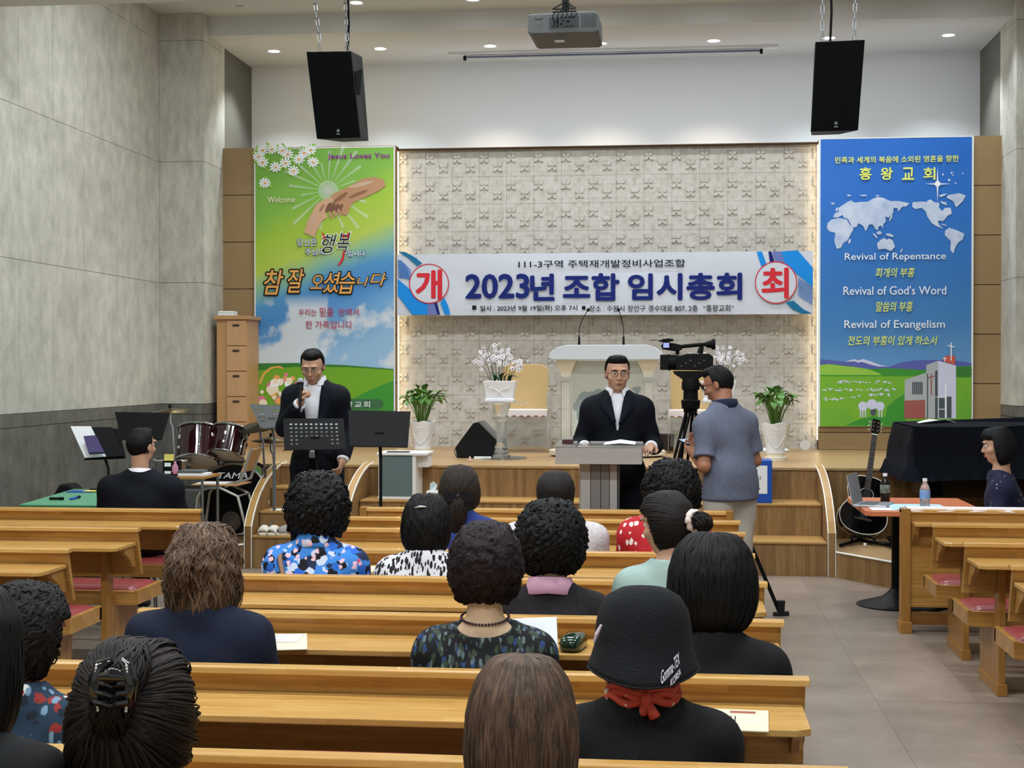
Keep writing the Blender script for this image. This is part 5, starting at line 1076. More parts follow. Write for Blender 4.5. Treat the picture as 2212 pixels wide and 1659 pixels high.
# fifth row ------------------------------------------------------------
def strap(t, J, Rm):
    sh = V(J['shL']); m = MB(); p = [sh + V((.02, -.085, .035)), sh + V((.055, -.148, -.05)), sh + V((.10, -.172, -.14)), sh + V((.17, -.178, -.26)), sh + V((.22, -.165, -.34))]
    m.tube([sh + V((.015, .0, .074))] + p, .011, 6); m.build('bag_strap', 'bag_strap', t, smooth='all')
Y_ = 6.48
person_seated('woman in blue floral blouse with big black curly hair', X(685, Y_), Y_ - .08, TOP(685, 1032, Y_), tabs('perm', 1.03, 1.02, 1.05), 'hair_black', 'floral_blue', seed=11, pitch=.2, sw=.205, drop=.215, hips=1.1, collar='floral_blue',
              hairopt=dict(strands=1500, style='curls', sr=.0018, curl=.05, curlf=34, lift=.010), after=strap)
def barrette(t, J, Rm):
    H_ = lambda p: headpt(J, Rm, p); m = MB(); m.tube([H_((-.035, -.108, .052)), H_((-.01, -.118, .058)), H_((.018, -.116, .057))], [.003, .005, .003], 8); m.build('barrette', 'gem', t, smooth='all')
person_seated('woman in black and white leopard-print top with black wavy hair', X(920, Y_), Y_ - .08, TOP(922, 1067, Y_), tabs('round', .95, .98, 1.02), 'hair_black', 'leopard', seed=12, pitch=.15, sw=.19, drop=.19,
              hairopt=dict(strands=1300, style='down', wave=.05, sr=.0014, lift=.007, curl=.02), after=barrette)
# sixth row ------------------------------------------------------------
def bow(t, J, Rm):
    H_ = lambda p: headpt(J, Rm, p); c = H_((.012, -.128, -.045)); m = MB()
    for s_ in (-1, 1):
        m.add([c + V(p) for p in ((0, -.012, .010), (s_ * .035, -.022, .026), (s_ * .068, -.010, .030), (s_ * .066, -.012, -.020), (s_ * .032, -.020, -.018), (0, -.012, -.010), (s_ * .035, .0, .024), (s_ * .035, .0, -.016))],
              [(0, 1, 4, 5), (1, 2, 3, 4), (0, 6, 7, 5), (6, 2, 3, 7), (0, 1, 2, 6), (5, 4, 3, 7)])
        m.add([c + V(p) for p in ((0, -.008, 0), (s_ * .028, -.010, -.018), (s_ * .075, -.002, -.062), (s_ * .050, -.002, -.072), (0, -.006, -.012))], [(0, 1, 2, 3, 4)])
    m.sph(c + V((0, -.012, 0)), .013, 8, 6, (1, .8, 1.2)); m.build('ribbon_bow', 'bow_black', t, solid=.003)
    lock_bundle(t, [H_((.01, -.11, -.05)), H_((.015, -.125, -.09)), H_((.01, -.12, -.15)), H_((.0, -.105, -.23))], [.03, .04, .04, .02], 'hair_brown', 160, 6, wave=.004, sr=.0014)
Y_ = 7.42
person_seated('woman in blue top with brown hair tied by a black ribbon bow', X(992, Y_), Y_ - .08, TOP(992, 1004, Y_), tabs('round', .95, 1.0, .72), 'hair_brown', 'blue_cloth', seed=13, pitch=.1, sw=.185, drop=.18,
              hairopt=dict(strands=1300, style='gather', gather=(0, -.9, -.42), sr=.0011, lift=.003, tone=(.4, 1.1)), after=bow)
def pony(t, J, Rm):
    H_ = lambda p: headpt(J, Rm, p); m = MB(); m.tube([H_((.02 * math.cos(a), -.122, -.055 + .014 * math.sin(a))) for a in [2 * math.pi * k / 14 for k in range(15)]], .005, 6, False); m.build('hair_tie', 'black', t)
    lock_bundle(t, [H_((0, -.11, -.05)), H_((.0, -.14, -.075)), H_((.0, -.13, -.12)), H_((.0, -.11, -.20))], [.016, .028, .035, .015], 'hair_dark_brown', 110, 7, sr=.0013)
person_seated('woman in white lace blouse with dark hair in a low ponytail', X(1200, Y_), Y_ - .08, TOP(1200, 1016, Y_), tabs('cap', 1.12, 1.02, 1.1), 'hair_dark_brown', 'white_lace', seed=14, pitch=.2, sw=.235, drop=.175, crown=.12,
              hairopt=dict(strands=1300, style='gather', gather=(0, -.88, -.42), sr=.0011, lift=.003, tone=(.5, 1.2)), after=pony)
person_seated('woman in red blouse with white dots and black curly hair', X(1436, Y_), Y_ - .08, TOP(1448, 1002, Y_), tabs('perm', 1.03, 1.0, 1.0), 'hair_black', 'red_dots', seed=15, pitch=.2, sw=.20, drop=.185, hx=.035,
              hairopt=dict(strands=1300, style='curls', sr=.0018, curl=.05, curlf=36, lift=.010))
# ---------------------------------------------------------------- standing figures
def standing_joints(h, lean=0, hy=.03, stance=.10, hx=0):
    J = dict(pelvis=(0, 0, h * .545), chest=(0, lean * .6, h - .43), neck=(hx * .5, lean, h - .255), H=(hx, lean + hy, h - .117), hipL=(-.09, 0, h * .51), hipR=(.09, 0, h * .51), knL=(-stance, .02, h * .28), knR=(stance, .02, h * .28), anL=(-stance - .01, -.01, .085), anR=(stance + .01, -.01, .085), toL=(-stance - .02, .13, .035), toR=(stance + .02, .13, .035))
    for n_, s_ in (('L', -1), ('R', 1)): J['sh' + n_] = (s_ * .155, lean, h - .365); J['el' + n_] = (s_ * .24, lean - .02, h - .62); J['wr' + n_] = (s_ * .25, lean + .06, h - .86)
    return J
def dist_custom(F_, fn): X_, Y__, Z_ = F_.x[:, None, None], F_.y[None, :, None], F_.z[None, None, :]; F_.d = np.maximum(F_.d, fn(X_, Y__, Z_))
def lapels(parent, K_, J, w0, sl, zv):
    zt = J['neck'][2] - .015; Ys = K_.y; 
    def surf(x, z):
        i = np.argmin(abs(K_.x - x)); k = np.argmin(abs(K_.z - z)); j = np.nonzero(K_.d[i, :, k] < 0)[0]
        if len(j) == 0: return None
        j = j[-1]; d0, d1 = K_.d[i, j, k], K_.d[i, min(j + 1, len(Ys) - 1), k]; return Ys[j] + (Ys[min(j + 1, len(Ys) - 1)] - Ys[j]) * (d0 / (d0 - d1) if d0 != d1 else 0)
    for s_ in (-1, 1):
        rows = []; yl = None
        for q_ in range(15):
            t_ = q_ / 14; z = zt + (zv + .02 - zt) * t_; xi = w0 + sl * max(z - zv, 0) - .006; wd = (.030 + .045 * math.sin(math.pi * min(t_ * 1.35, 1)) ** 1 if t_ < .42 else .072 * (1 - (t_ - .42) / .58)) + .004; row = []
            for u in (0, .5, 1):
                x = s_ * (xi + wd * u); y = surf(s_ * (xi + wd * max(u, .35)), z); y = yl if y is None else y; yl = y if y is not None else J['neck'][1] + .07; row.append((x, yl + .007, z))
            rows.append(row)
        m = MB(); m.sheet(rows); m.build('lapel', 'suit_lapel', parent, solid=.005, smooth=True)
def person_standing(label, x, y, rz, J, Rm, tab, hairmat, suit=None, polo=None, trousers='suit_navy', skin='skin', glasses=True, wedge=None, hands=None, seed=0, hairopt=None, hem=None, after=None):
    t = thing('person', label, 'person', (x, y, 0), rz); g_ = grid(J, .016, .006, True, ('wrL', 'wrR')); h = np.array(J['H']); n_ = np.array(J['neck'])
    F_ = Field(*g_); torso(F_, J, -.006, .185); arms(F_, J, 0, sc=1.02); legs(F_, J, -.004); feet(F_, J, 0); F_.cone(n_ - (0, 0, .06), h + Rm @ np.array((0, -.02, -.04)), .062, .056, .025); head_prims(F_, h, Rm)
    for s_ in 'LR': hand_prims(F_, J['wr' + s_], *hands[s_])
    v, f = F_.mesh(); np_mesh('body', v, f, skin, t)
    T_ = Field(*g_); T_.ell(J['pelvis'], (.165, .12, .12), .03, off=.008); legs(T_, J, .022, sc=1.0); T_.ripple(.003, 18, seed); T_.plane((0, 0, J['pelvis'][2] + .09), (0, 0, 1)); T_.plane((0, 0, .075), (0, 0, -1)); v, f = T_.mesh(); np_mesh('trousers', v, f, trousers, t)
    O_ = Field(*g_); feet(O_, J, .010); O_.plane((0, 0, .11), (0, 0, 1)); v, f = O_.mesh(); np_mesh('shoes', v, f, 'shoe_dark', t)
    if suit:
        S_ = Field(*g_); torso(S_, J, .010, .185); arms(S_, J, .008); cap_neck(S_, J, .056, mouth=.02); S_.plane((0, 0, J['pelvis'][2] - .02), (0, 0, -1))
        for s_ in 'LR': a = np.array(J['wr' + s_]); b = np.array(J['el' + s_]); d = (a - b) / np.linalg.norm(a - b); S_.cone(b + d * .05, a - d * .002, .046, .042, .01, off=0, cut=True)
        v, f = S_.mesh(); o = np_mesh('shirt', v, f, 'shirt_white', t)
        collar_band(t, n_ + (0, .008, .018), .058, 'shirt_white', .030, .008, .32)
        K_ = Field(*g_); torso(K_, J, .026, .185); hz = hem or J['pelvis'][2] - .10; K_.cone((0, J['pelvis'][1], J['pelvis'][2]), (0, J['pelvis'][1], hz - .1), .150, .165, .05, flat=((0, 1, 0), 1.28), off=.03)
        for s_ in 'LR':
            a, b, c = [np.array(J[q_ + s_]) for q_ in ('sh', 'el', 'wr')]; d = (c - b) / np.linalg.norm(c - b); K_.cone(a, b, .052, .046, .05, off=.016); K_.cone(b, c - d * .022, .048, .040, .02, off=.012, cut=True)
            sx = -1 if s_ == 'L' else 1
        zv, sl, w0, yv = wedge
        for sx in (-1, 1): K_.cone((sx * (.060 + w0), J['neck'][1] + .075, J['neck'][2] - .03), (sx * (w0 + .022), J['chest'][1] + .142, zv + .06), .022, .010, .006, flat=((0, 1, 0), 1.5))
        K_.ripple(.0035, 15, seed); cap_neck(K_, J, .072, mouth=.0); dist_custom(K_, lambda a, b, c: np.minimum(np.minimum(b - J['neck'][1] - .01, (w0 + sl * np.maximum(c - zv, 0)) - np.abs(a)), c - yv)); K_.plane((0, 0, hz), (0, 0, -1)); v, f = K_.mesh(); jo = np_mesh('jacket', v, f, suit, t)
        lapels(jo, K_, J, w0, sl, zv)
    if polo:
        S_ = Field(*g_); torso(S_, J, .018, .185); arms(S_, J, .018, 'short', cuff=.008); S_.cone((0, J['pelvis'][1], J['pelvis'][2] + .05), (0, J['pelvis'][1], hem - .1), .165, .182, .05, flat=((0, 1, 0), 1.25), off=.022); S_.ripple(.006, 14, seed); cap_neck(S_, J, .062, mouth=-.01); S_.plane((0, 0, hem), (0, 0, -1)); v, f = S_.mesh(); np_mesh('polo_shirt', v, f, polo, t)
        collar_band(t, n_ + (0, 0, .002), .062, 'navy_collar', .030)
    ho = dict(mat=hairmat, tab=tab, seed=seed, strands=1000, style='down', sr=.0011, lift=.004, face=(1.62, .36)); ho.update(hairopt or {}); hair(t, h, Rm, **ho); face_details(t, h, Rm, glasses)
    if after: after(t, J, Rm)
    return t, J, Rm
def microphone(label, p, d, cord=None):
    t = thing('microphone', label, 'microphone', tuple(p)); d = V(d).normalized(); m = MB(); m.sph(d * .155, .026, 14, 10); m.build('grille', 'mesh_metal', t, smooth='all'); m = MB(); m.cyl(d * .13, d * .14, .022, .024); m.tube([d * .135, d * .10, d * -.05], [.019, .015, .010], 14); m.build('handle', 'black_metal', t, smooth=True)
    if cord: m = MB(); m.tube([d * -.05] + [V(c) - V(p) for c in cord], .003, 6); m.build('cord', 'black', t)
    return t
M('mesh_metal', '#b9bec4', .3, .7, bump=(500, .6, (1, 1, 1)))
# man with microphone -------------------------------------------------
h_ = 1.80; J = standing_joints(h_, lean=.05, hy=.075, stance=.11); J['H'] = (0.0, .125, h_ - .135); J['chest'] = (0, .03, h_ - .43)
J['elR'] = (.215, .10, h_ - .575); J['wrR'] = (.055, .27, h_ - .395); J['elL'] = (-.24, .0, h_ - .60); J['wrL'] = (-.22, .16, h_ - .80)
hands = {'R': ((-.30, .05, .95), (-.9, -.05, -.2), -1, .85, 1.0), 'L': ((.1, .6, -.8), (.9, .1, 0), 1, .35, 1.0)}
xm, ym = at(685, 800, 10.35).x, 10.35
person_standing('man in dark suit with head bowed, speaking into a microphone', xm, ym, math.pi + .0, J, np.array(rotm(0, .42)), tabs('male', .98, 1.05, 1.0), 'hair_black', suit='suit_navy', wedge=(h_ - .78, .10, .022, h_ - .95), hands=hands, seed=21, hem=h_ - .87,
                after=lambda t, J, Rm: (B(-.15, .128, h_ * .545 + .04, .15, .135, h_ * .545 + .07).build('belt', 'black', t), B(-.025, .133, h_ * .545 + .035, .025, .14, h_ * .545 + .075).build('belt_buckle', 'steel', t)))
mw = V((xm - .038, ym - .335, h_ - .38)); microphone('silver headed microphone held at the mouth of the bowed man', mw, (-.05, .22, .42), cord=[mw + V((0, -.02, -.15)), mw + V((.01, .0, -.40)), mw + V((.03, .02, -.55))])
# man at the lectern --------------------------------------------------
h_ = 1.735; J = standing_joints(h_, lean=.02, hy=.045); J['elR'] = (.245, .0, h_ - .60); J['elL'] = (-.245, .0, h_ - .60); J['wrR'] = (.215, .24, h_ - .60); J['wrL'] = (-.215, .24, h_ - .60)
hands = {'R': ((-.25, .95, .05), (0, 0, -1), -1, .25, 1.0), 'L': ((.25, .95, .05), (0, 0, -1), 1, .25, 1.0)}
xl, yl = at(1333, 800, 9.9).x, 9.90
person_standing('man in dark suit and open white collar standing at the lectern', xl, yl, math.pi + .06, J, np.array(rotm(.12, .12)), tabs('male', .97, 1.02, 1.0), 'hair_black', suit='suit_navy', skin='skin', wedge=(h_ - .50, .20, .004, h_ - .5), hands=hands, seed=22, hem=h_ - .86)
# cameraman --------------------------------------------------------------
h_ = 1.665; J = standing_joints(h_, lean=.06, hy=.06, stance=.09); yaw_b = .62
J['H'] = (0, .135, h_ - .118); J['shL'] = (-.160, .05, h_ - .385); J['shR'] = (.155, .05, h_ - .375); J['elL'] = (-.225, -.02, h_ - .64); J['wrL'] = (-.13, .24, h_ - .56); J['elR'] = (.215, .02, h_ - .62); J['wrR'] = (.02, .27, h_ - .52)
hands = {'L': ((.35, .85, .2), (.3, -.1, 1), 1, .30, 1.0), 'R': ((-.5, .8, .15), (-.3, -.1, 1), -1, .35, 1.0)}
xc_, yc_ = at(1578, 800, 9.62).x, 9.62
person_standing('man in grey-blue polo shirt beside the video camera looking at a phone', xc_, yc_, yaw_b, J, np.array(rotm(.62, .42)), tabs('male', .98, 1.04, 1.0), 'hair_black', polo='polo_blue', trousers='cream_trousers', skin='skin_tan', hands=hands, seed=23, hem=.80)
def rot2(x, y, a): return x * math.cos(a) - y * math.sin(a), x * math.sin(a) + y * math.cos(a)
px_, py_ = rot2(-.055, .385, yaw_b); t = thing('smartphone', 'smartphone with lit screen in the hands of the polo shirt man', 'phone', (xc_ + px_, yc_ + py_, h_ - .505), yaw_b + .5)
t.rotation_euler = (R(22), 0, yaw_b + .5); B(-.085, -.04, -.004, .085, .04, .004).build('case', 'black_metal', t, bevel=.003); B(-.078, -.035, .0045, .078, .035, .0055).build('screen', M('phone_screen', '#9fb0c8', .2, emis=('#a8b8d0', .8)), t)
# seated man in navy suit, left --------------------------------------------
Y_ = 9.38
def suitcollar(t, J, Rm): pass
person_seated('man in navy suit sitting at the green table, seen from behind', X(305, Y_), Y_ - .06, TOP(307, 923, Y_), tabs('male', 1.0, 1.0, .95), 'hair_black', ('suit_navy', 'jacket'), skin='skin', seed=24, yaw=-.35, pitch=.05, sw=.24, drop=.245, collar='shirt_white', neck_r=.062, off=.03, crown=.118, hips=1.2, hy=.06, face=True,
              hairopt=dict(strands=900, style='down', sr=.0011, face=(1.60, .3)))
t = thing('stool', 'plain dark stool under the man in the navy suit', 'stool', (X(305, Y_), Y_ - .06, 0))
B(-.2, -.2, .39, .2, .2, .425).build('seat', 'black', t, bevel=.01)
for a in (-1, 1):
    for b in (-1, 1): m = MB(); m.tube([(a * .16, b * .16, .39), (a * .19, b * .19, 0)], .012, 8); m.build('leg', 'steel', t)
# woman at the right, in profile --------------------------------------------
Y_ = 10.15
person_seated('woman with dark bob in navy blouse with white spots, in profile at the right edge', X(2180, Y_), Y_, TOP(2162, 922, Y_), tabs('round', .90, .98, .92), 'hair_black', 'navy_dots', skin='skin', seed=25, yaw=0, pitch=.18, sw=.18, drop=.24, crown=.12, face=True, scoop=.072, body_yaw=math.pi / 2 - .15, hy=.07,
              hairopt=dict(strands=1200, style='down', sr=.0012, lift=.004, face=(1.85, .08)))
t = thing('piano_stool', 'brown wooden stool box beside the seated woman near the piano', 'stool', (X(2180, Y_), Y_, 0)); B(-.22, -.22, .0, .22, .22, .39).build('base', 'pine_dark', t, bevel=.005); B(-.23, -.23, .39, .23, .23, .43).build('seat', 'black', t, bevel=.01)
# ---------------------------------------------------------------- glass, plants and furniture on the stage
M('acrylic', '#eef3f2', .08, trans=.85, ior=1.3, alpha=.75); M('glass', '#ffffff', .02, trans=1, ior=1.25); M('frosted', '#b9b4b0', .45, alpha=.80); M('frosted_dark', '#8b8683', .4, alpha=.80)
M('ceramic', '#e8ebee', .25, coat=.4); M('cream_ceramic', '#e9e4d2', .3); M('leaf', '#3f6b2c', .4, noise=('#5f8c3c', 8, (1, 1, 1), 1.8), rand=.18); M('leaf_dark', '#26482a', .4, rand=.12); M('stem', '#3a3a22', .6); M('stem_green', '#5d7f3a', .6); M('petal', '#f2eff4', .5); M('petal_centre', '#5b4a66', .5); M('soil', '#2a211a', .9)
M('yellow_fabric', '#bfa472', .75); M('birch', '#c39a6a', .45, noise=('#b0875a', 5, (1, 1, 30), 1.8)); M('birch_face', '#c8a077', .45, noise=('#b98f66', 6, (10, 10, 1), 1.8)); M('lace', '#e6dcdc', .85, bump=(80, .5, (1, 1, 1)))
M('grey_glass', '#6d7f80', .12, alpha=.88); M('blue_board', '#1f4fae', .45); M('paper', '#e9ecef', .7); M('paper_cream', '#dcd0b4', .7); M('green_top', '#5aa27b', .35); M('green_side', '#2f7d3f', .4); M('brown_box', '#3d302a', .7)
def leaf_blade(m, base, tip, width, bend=.25, n=6, up=V((0, 0, 1))):
    base, tip = V(base), V(tip); d = tip - base; L = d.length; sd = d.cross(up); sd = sd.normalized() if sd.length > 1e-5 else V((1, 0, 0)); nr = sd.cross(d).normalized(); vv = []; ff = []
    for i in range(n + 1):
        t_ = i / n; p = base + d * t_ + nr * (math.sin(math.pi * t_) * L * bend) ; w_ = width * math.sin(math.pi * min(max(t_ * .93 + .04, 0), 1)) ** .8; vv += [p - sd * w_ + nr * w_ * .25, p, p + sd * w_ + nr * w_ * .25]
    for i in range(n):
        a = i * 3; ff += [(a, a + 1, a + 4, a + 3), (a + 1, a + 2, a + 5, a + 4)]
    m.add(vv, ff)
def lily(label, x, y, seed, spread, height, pot_r, pot_h):
    t = thing('potted_peace_lily', label, 'plant', (x, y, ST)); q = random.Random(seed)
    MB().lathe([(.02, 0), (pot_r * .78, 0), (pot_r * .80, .03), (pot_r * .62, .035), (pot_r * .64, .05), (pot_r * .70, .07)], n=28).build('saucer', 'cream_ceramic', t, smooth=True)
    m = MB(); n = 40; pf = [(.02, .05), (pot_r * .60, .05), (pot_r * .66, .08), (pot_r * .60, .10), (pot_r * .74, pot_h * .5), (pot_r * .93, pot_h * .85), (pot_r * 1.02, pot_h), (pot_r * .96, pot_h + .004), (pot_r * .88, pot_h * .9)]
    m.rings([[(r_ * (1 + .02 * math.cos(8 * a)) * math.cos(a), r_ * (1 + .02 * math.cos(8 * a)) * math.sin(a), z + (.008 * math.cos(5 * a) if z > pot_h * .95 else 0)) for a in [2 * math.pi * k / n for k in range(n)]] for r_, z in pf], False); m.build('pot', 'ceramic', t, smooth=True)
    m = MB()      # raised herringbone ribs on the front
    for s_ in (-1, 1):
        for k in range(6): z = pot_h * (.45 + .07 * k); m.tube([(0, -pot_r * (.72 + .045 * k) - .002, z), (s_ * pot_r * .35, -pot_r * (.66 + .045 * k), z + .02)], .0025, 5)
        m.tube([(0, -pot_r * .66, .11), (s_ * pot_r * .25, -pot_r * .72, pot_h * .42), (s_ * pot_r * .62, -pot_r * .62, pot_h * .68)], .004, 5)
    m.build('relief', 'ceramic', t)
    MB().lathe([(.001, pot_h * .88), (pot_r * .88, pot_h * .88)], n=20, caps=False).build('soil', 'soil', t)
    for k in range(48):
        a = q.uniform(0, 6.28); e = q.uniform(.15, 1) ** .7; r_ = spread * e; hz = height * (1 - .55 * e * q.uniform(.4, 1)); p0 = V((.03 * math.cos(a), .03 * math.sin(a), pot_h * .88)); p1_ = V((r_ * .62 * math.cos(a), r_ * .62 * math.sin(a), pot_h + hz * .8)); p2 = V((r_ * 1.15 * math.cos(a), r_ * 1.15 * math.sin(a), pot_h + hz * q.uniform(.55, 1.05)))
        m = MB(); leaf_blade(m, p1_, p2, q.uniform(.028, .046), .22); lf = m.build('leaf', 'leaf', t, smooth='all')
        m = MB(); m.tube([p0, (p0 + p1_) / 2 + V((0, 0, .03)), p1_], .0035, 5); m.build('stem', 'stem_green', lf)
    return t
pL = on(912, 984, ST); pR = on(1675, 994, ST)
lily('peace lily in white fluted pot left of the wedge monitor', pL.x, pL.y, 1, .24, .42, .128, .33)
lily('peace lily in white fluted pot at the right stage edge', pR.x, pR.y, 9, .23, .40, .135, .34)
def orchid(label, x, y, z, seed, w_=.15):
    t = thing('potted_orchid', label, 'plant', (x, y, z)); q = random.Random(seed)
    m = MB(); R4 = lambda hx, hy, zz: [(-hx, -hy, zz), (0, -hy * 1.12, zz), (hx, -hy, zz), (hx * 1.05, 0, zz), (hx, hy, zz), (0, hy * 1.12, zz), (-hx, hy, zz), (-hx * 1.05, 0, zz)]
    m.rings([R4(w_ * .9, .085, 0), R4(w_ * .9, .085, .028), R4(w_ * .84, .075, .03), R4(w_ * .88, .08, .09), R4(w_ * .98, .095, .17), R4(w_ * 1.04, .10, .195), R4(w_ * .95, .09, .195), R4(w_ * .9, .08, .16)]); m.build('planter', 'ceramic', t, bevel=.006)
    m = MB()
    for s_ in (-1, 1): m.tube([(0, -.094, .09), (s_ * .04, -.093, .12), (s_ * .075, -.095, .125), (s_ * .1, -.09, .15)], .004, 6); m.tube([(0, -.094, .09), (s_ * .03, -.09, .06), (s_ * .02, -.088, .035)], .004, 6)
    m.build('bow_relief', 'ceramic', t)
    B(-w_ * .88, -.075, .16, w_ * .88, .075, .172).build('soil', 'soil', t)
    for k in range(11):
        a = q.uniform(-1, 1); s_ = 1 if a > 0 else -1; b = V((a * w_ * .6, q.uniform(-.04, .03), .17)); e = b + V((s_ * q.uniform(.03, .12), q.uniform(-.08, .04), q.uniform(-.04, .14))); m = MB(); leaf_blade(m, b, e, q.uniform(.020, .030), .35); m.build('leaf', 'leaf_dark', t, smooth='all')
    fl_ = None
    for k in range(13):
        f = (k + .5) / 13 * 2 - 1; b = V((f * w_ * .6, q.uniform(-.03, .03), .17)); hh = q.uniform(.24, .37) * (1 - .25 * abs(f)); top = V((f * (w_ + .10) + q.uniform(-.02, .02), q.uniform(-.06, .03), .17 + hh)); m = MB(); md = b.lerp(top, .5) + V((-f * .02, 0, .02)); m.tube([b, md, top], .0028, 5); st_ = m.build('stem', 'stem', t)
        for j in range(5):
            c = md.lerp(top, .25 + .22 * j) + V((q.uniform(-.035, .035), q.uniform(-.04, .0), q.uniform(-.02, .03)))
            if fl_ is None:
                m = MB()
                for i in range(5):
                    a = 2 * math.pi * i / 5 + .3; r_ = .024; m.add([(0, 0, 0), (r_ * .7 * math.cos(a - .5), -.004, r_ * .7 * math.sin(a - .5)), (r_ * math.cos(a), -.002, r_ * math.sin(a)), (r_ * .7 * math.cos(a + .5), -.004, r_ * .7 * math.sin(a + .5))], [(0, 1, 2, 3)])
                m.sph((0, -.005, -.002), .0055, 6, 4); fl_ = m.build('blossom', 'petal', t); fl_.location = c
                mm = MB(); mm.sph((0, -.010, -.004), .0045, 6, 4); ce = mm.build('blossom_centre', 'petal_centre', fl_)
            else: o = copy_tree(fl_, t); o.location = c; o.rotation_euler = (q.uniform(-.4, .4), q.uniform(0, 6), q.uniform(-.5, .5)); s2 = q.uniform(.8, 1.2); o.scale = (s2, s2, s2)
    return t
def flower_stand(label, x, y):
    t = thing('flower_stand', label, 'stand', (x, y, ST))
    MB().lathe([(.001, 0), (.24, 0), (.245, .006), (.24, .012), (.001, .012)], n=36).build('base_plate', 'acrylic', t, smooth=True)
    MB().lathe([(.08, .012), (.085, .03), (.06, .045), (.075, .06), (.055, .08), (.068, .10), (.05, .13), (.045, .15)], n=8, caps=True).build('foot', 'acrylic', t, smooth=True)
    MB().lathe([(.045, .15), (.045, .34)], n=8).build('shaft', 'acrylic', t)
    MB().lathe([(.045, .34), (.058, .36), (.05, .38), (.075, .46), (.09, .50), (.085, .52)], n=8).build('capital', 'acrylic', t, smooth=True)
    B(-.24, -.13, .521, .24, .13, .533).build('top_plate', 'acrylic', t, bevel=.003)
    return t
sx = on(1083, 990, ST); flower_stand('clear flower stand with fluted column, right of the wedge monitor', sx.x, sx.y); orchid('white orchids in rectangular white planter on the clear stand, left of the lectern', sx.x - .01, sx.y, ST + .534, 4)
s2 = V((at(1552, 800, 14.0).x, 14.0, 0)); flower_stand('clear flower stand behind the man in the polo shirt', s2.x, s2.y); orchid('white orchids behind the video camera and the man in the polo shirt', s2.x, s2.y, ST + .534, 12, .16)
# wedge monitor
c = on(1026, 990, ST); t = thing('monitor_speaker', 'black wedge shaped floor monitor on the stage beside the orchids', 'speaker', (c.x, c.y + .02, ST), 0)
pf = [(-.175, 0), (-.19, .10), (-.02, .33), (.02, .335), (.19, .16), (.155, 0)]; m = MB(); m.prism(pf, 0, .46, 'y'); m.build('cabinet', 'black_cloth', t, bevel=.006)
m = MB(); m.prism([(.025, .338), (.195, .168), (.20, .175), (.032, .345)], .02, .44, 'y'); m.build('grille', 'grey_plastic', t)
m = MB(); m.tube([(-.19, .05, .10), (-.205, .05, .07), (-.20, .05, .03), (-.18, .05, .01)], .005, 6); m.build('handle', 'grey_plastic', t)
c = on(1015, 997, ST); t = thing('figurine', 'tiny pale pink figurine on the stage edge below the wedge monitor', 'figurine', tuple(c)); m = MB(); m.sph((0, 0, .012), .014, 8, 6); m.sph((0, 0, .034), .011, 8, 6); m.sph((-.018, 0, .012), .007, 6, 5); m.sph((.018, 0, .012), .007, 6, 5); m.build('body', M('pinkish', '#dcb9ae', .6), t, smooth='all')
c = on(1045, 992, ST); t = thing('power_strip', 'white power strip with cable beside the flower stand', 'power strip', tuple(c)); B(-.09, -.02, 0, .07, .02, .025).build('body', 'white_plastic', t, bevel=.004); m = MB(); m.tube([(-.09, 0, .015), (-.14, .03, .03), (-.18, .04, .06), (-.22, .03, .01)], .004, 6); m.build('cable', 'black', t)
# big acrylic pulpit
c = V((at(1311, 800, 14.2).x, 14.25, 0)); t = thing('pulpit', 'large clear pulpit with two fluted columns and a world map panel', 'pulpit', (c.x, c.y, ST))
MB().lathe([(.001, .012), (.54, .012), (.56, .02), (.56, .06), (.54, .066), (.001, .066)], n=56, sy=.62).build('base', 'cream_ceramic', t, smooth=True)
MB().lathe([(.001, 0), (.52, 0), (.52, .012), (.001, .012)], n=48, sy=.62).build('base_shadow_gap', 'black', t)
for s_ in (-1, 1):
    cx = s_ * .395; m = MB()
    for w1, z0_, z1_ in ((.075, .066, .12), (.06, .12, .15), (.042, .15, .72), (.055, .72, .76)): m.box(cx - w1, -w1, z0_, cx + w1, w1, z1_)
    o = m.build('column', 'acrylic', t, bevel=.004)
    m = MB()
    for k in range(5): x_ = cx - .032 + k * .016; m.box(x_ - .003, -.048, .16, x_ + .003, -.042, .71)
    m.build('fluting', 'cream_ceramic', o, kind='stuff'); m = MB(); m.rings([[(cx + a * r_, b * r_, z_) for a, b in ((-1, -1), (1, -1), (1, 1), (-1, 1))] for r_, z_ in ((.045, .76), (.05, .80), (.075, .86), (.095, .90), (.10, .93))]); m.build('capital', 'cream_ceramic', o, bevel=.004)
B(-.335, -.01, .07, .335, .0, .92).build('panel', M('panel_glass', '#c9cdc2', .3, alpha=.9), t)
mm = []; 
for p in land[:6]: mm.append([(.33 - (1440 - x) / 1250 * .66, .50 - (y - 830) / 540 * .36) for x, y in p])
m = MB()
for i, p in enumerate(mm): m.prism(p, -.0125 - i * 1e-4, -.011 - i * 1e-4, 'y')
m.build('map_print', M('map_grey', '#8d9a9a', .5), t, kind='stuff')
m = MB(); m.prism([(-.55, .945), (-.53, 1.0), (-.47, 1.045), (-.38, 1.07), (.38, 1.07), (.47, 1.045), (.53, 1.0), (.55, .945), (.50, .93), (-.50, .93)], -.22, .16, 'y'); m.build('top', M('acrylic_white', '#d5dae0', .25, alpha=.72), t, bevel=.006)
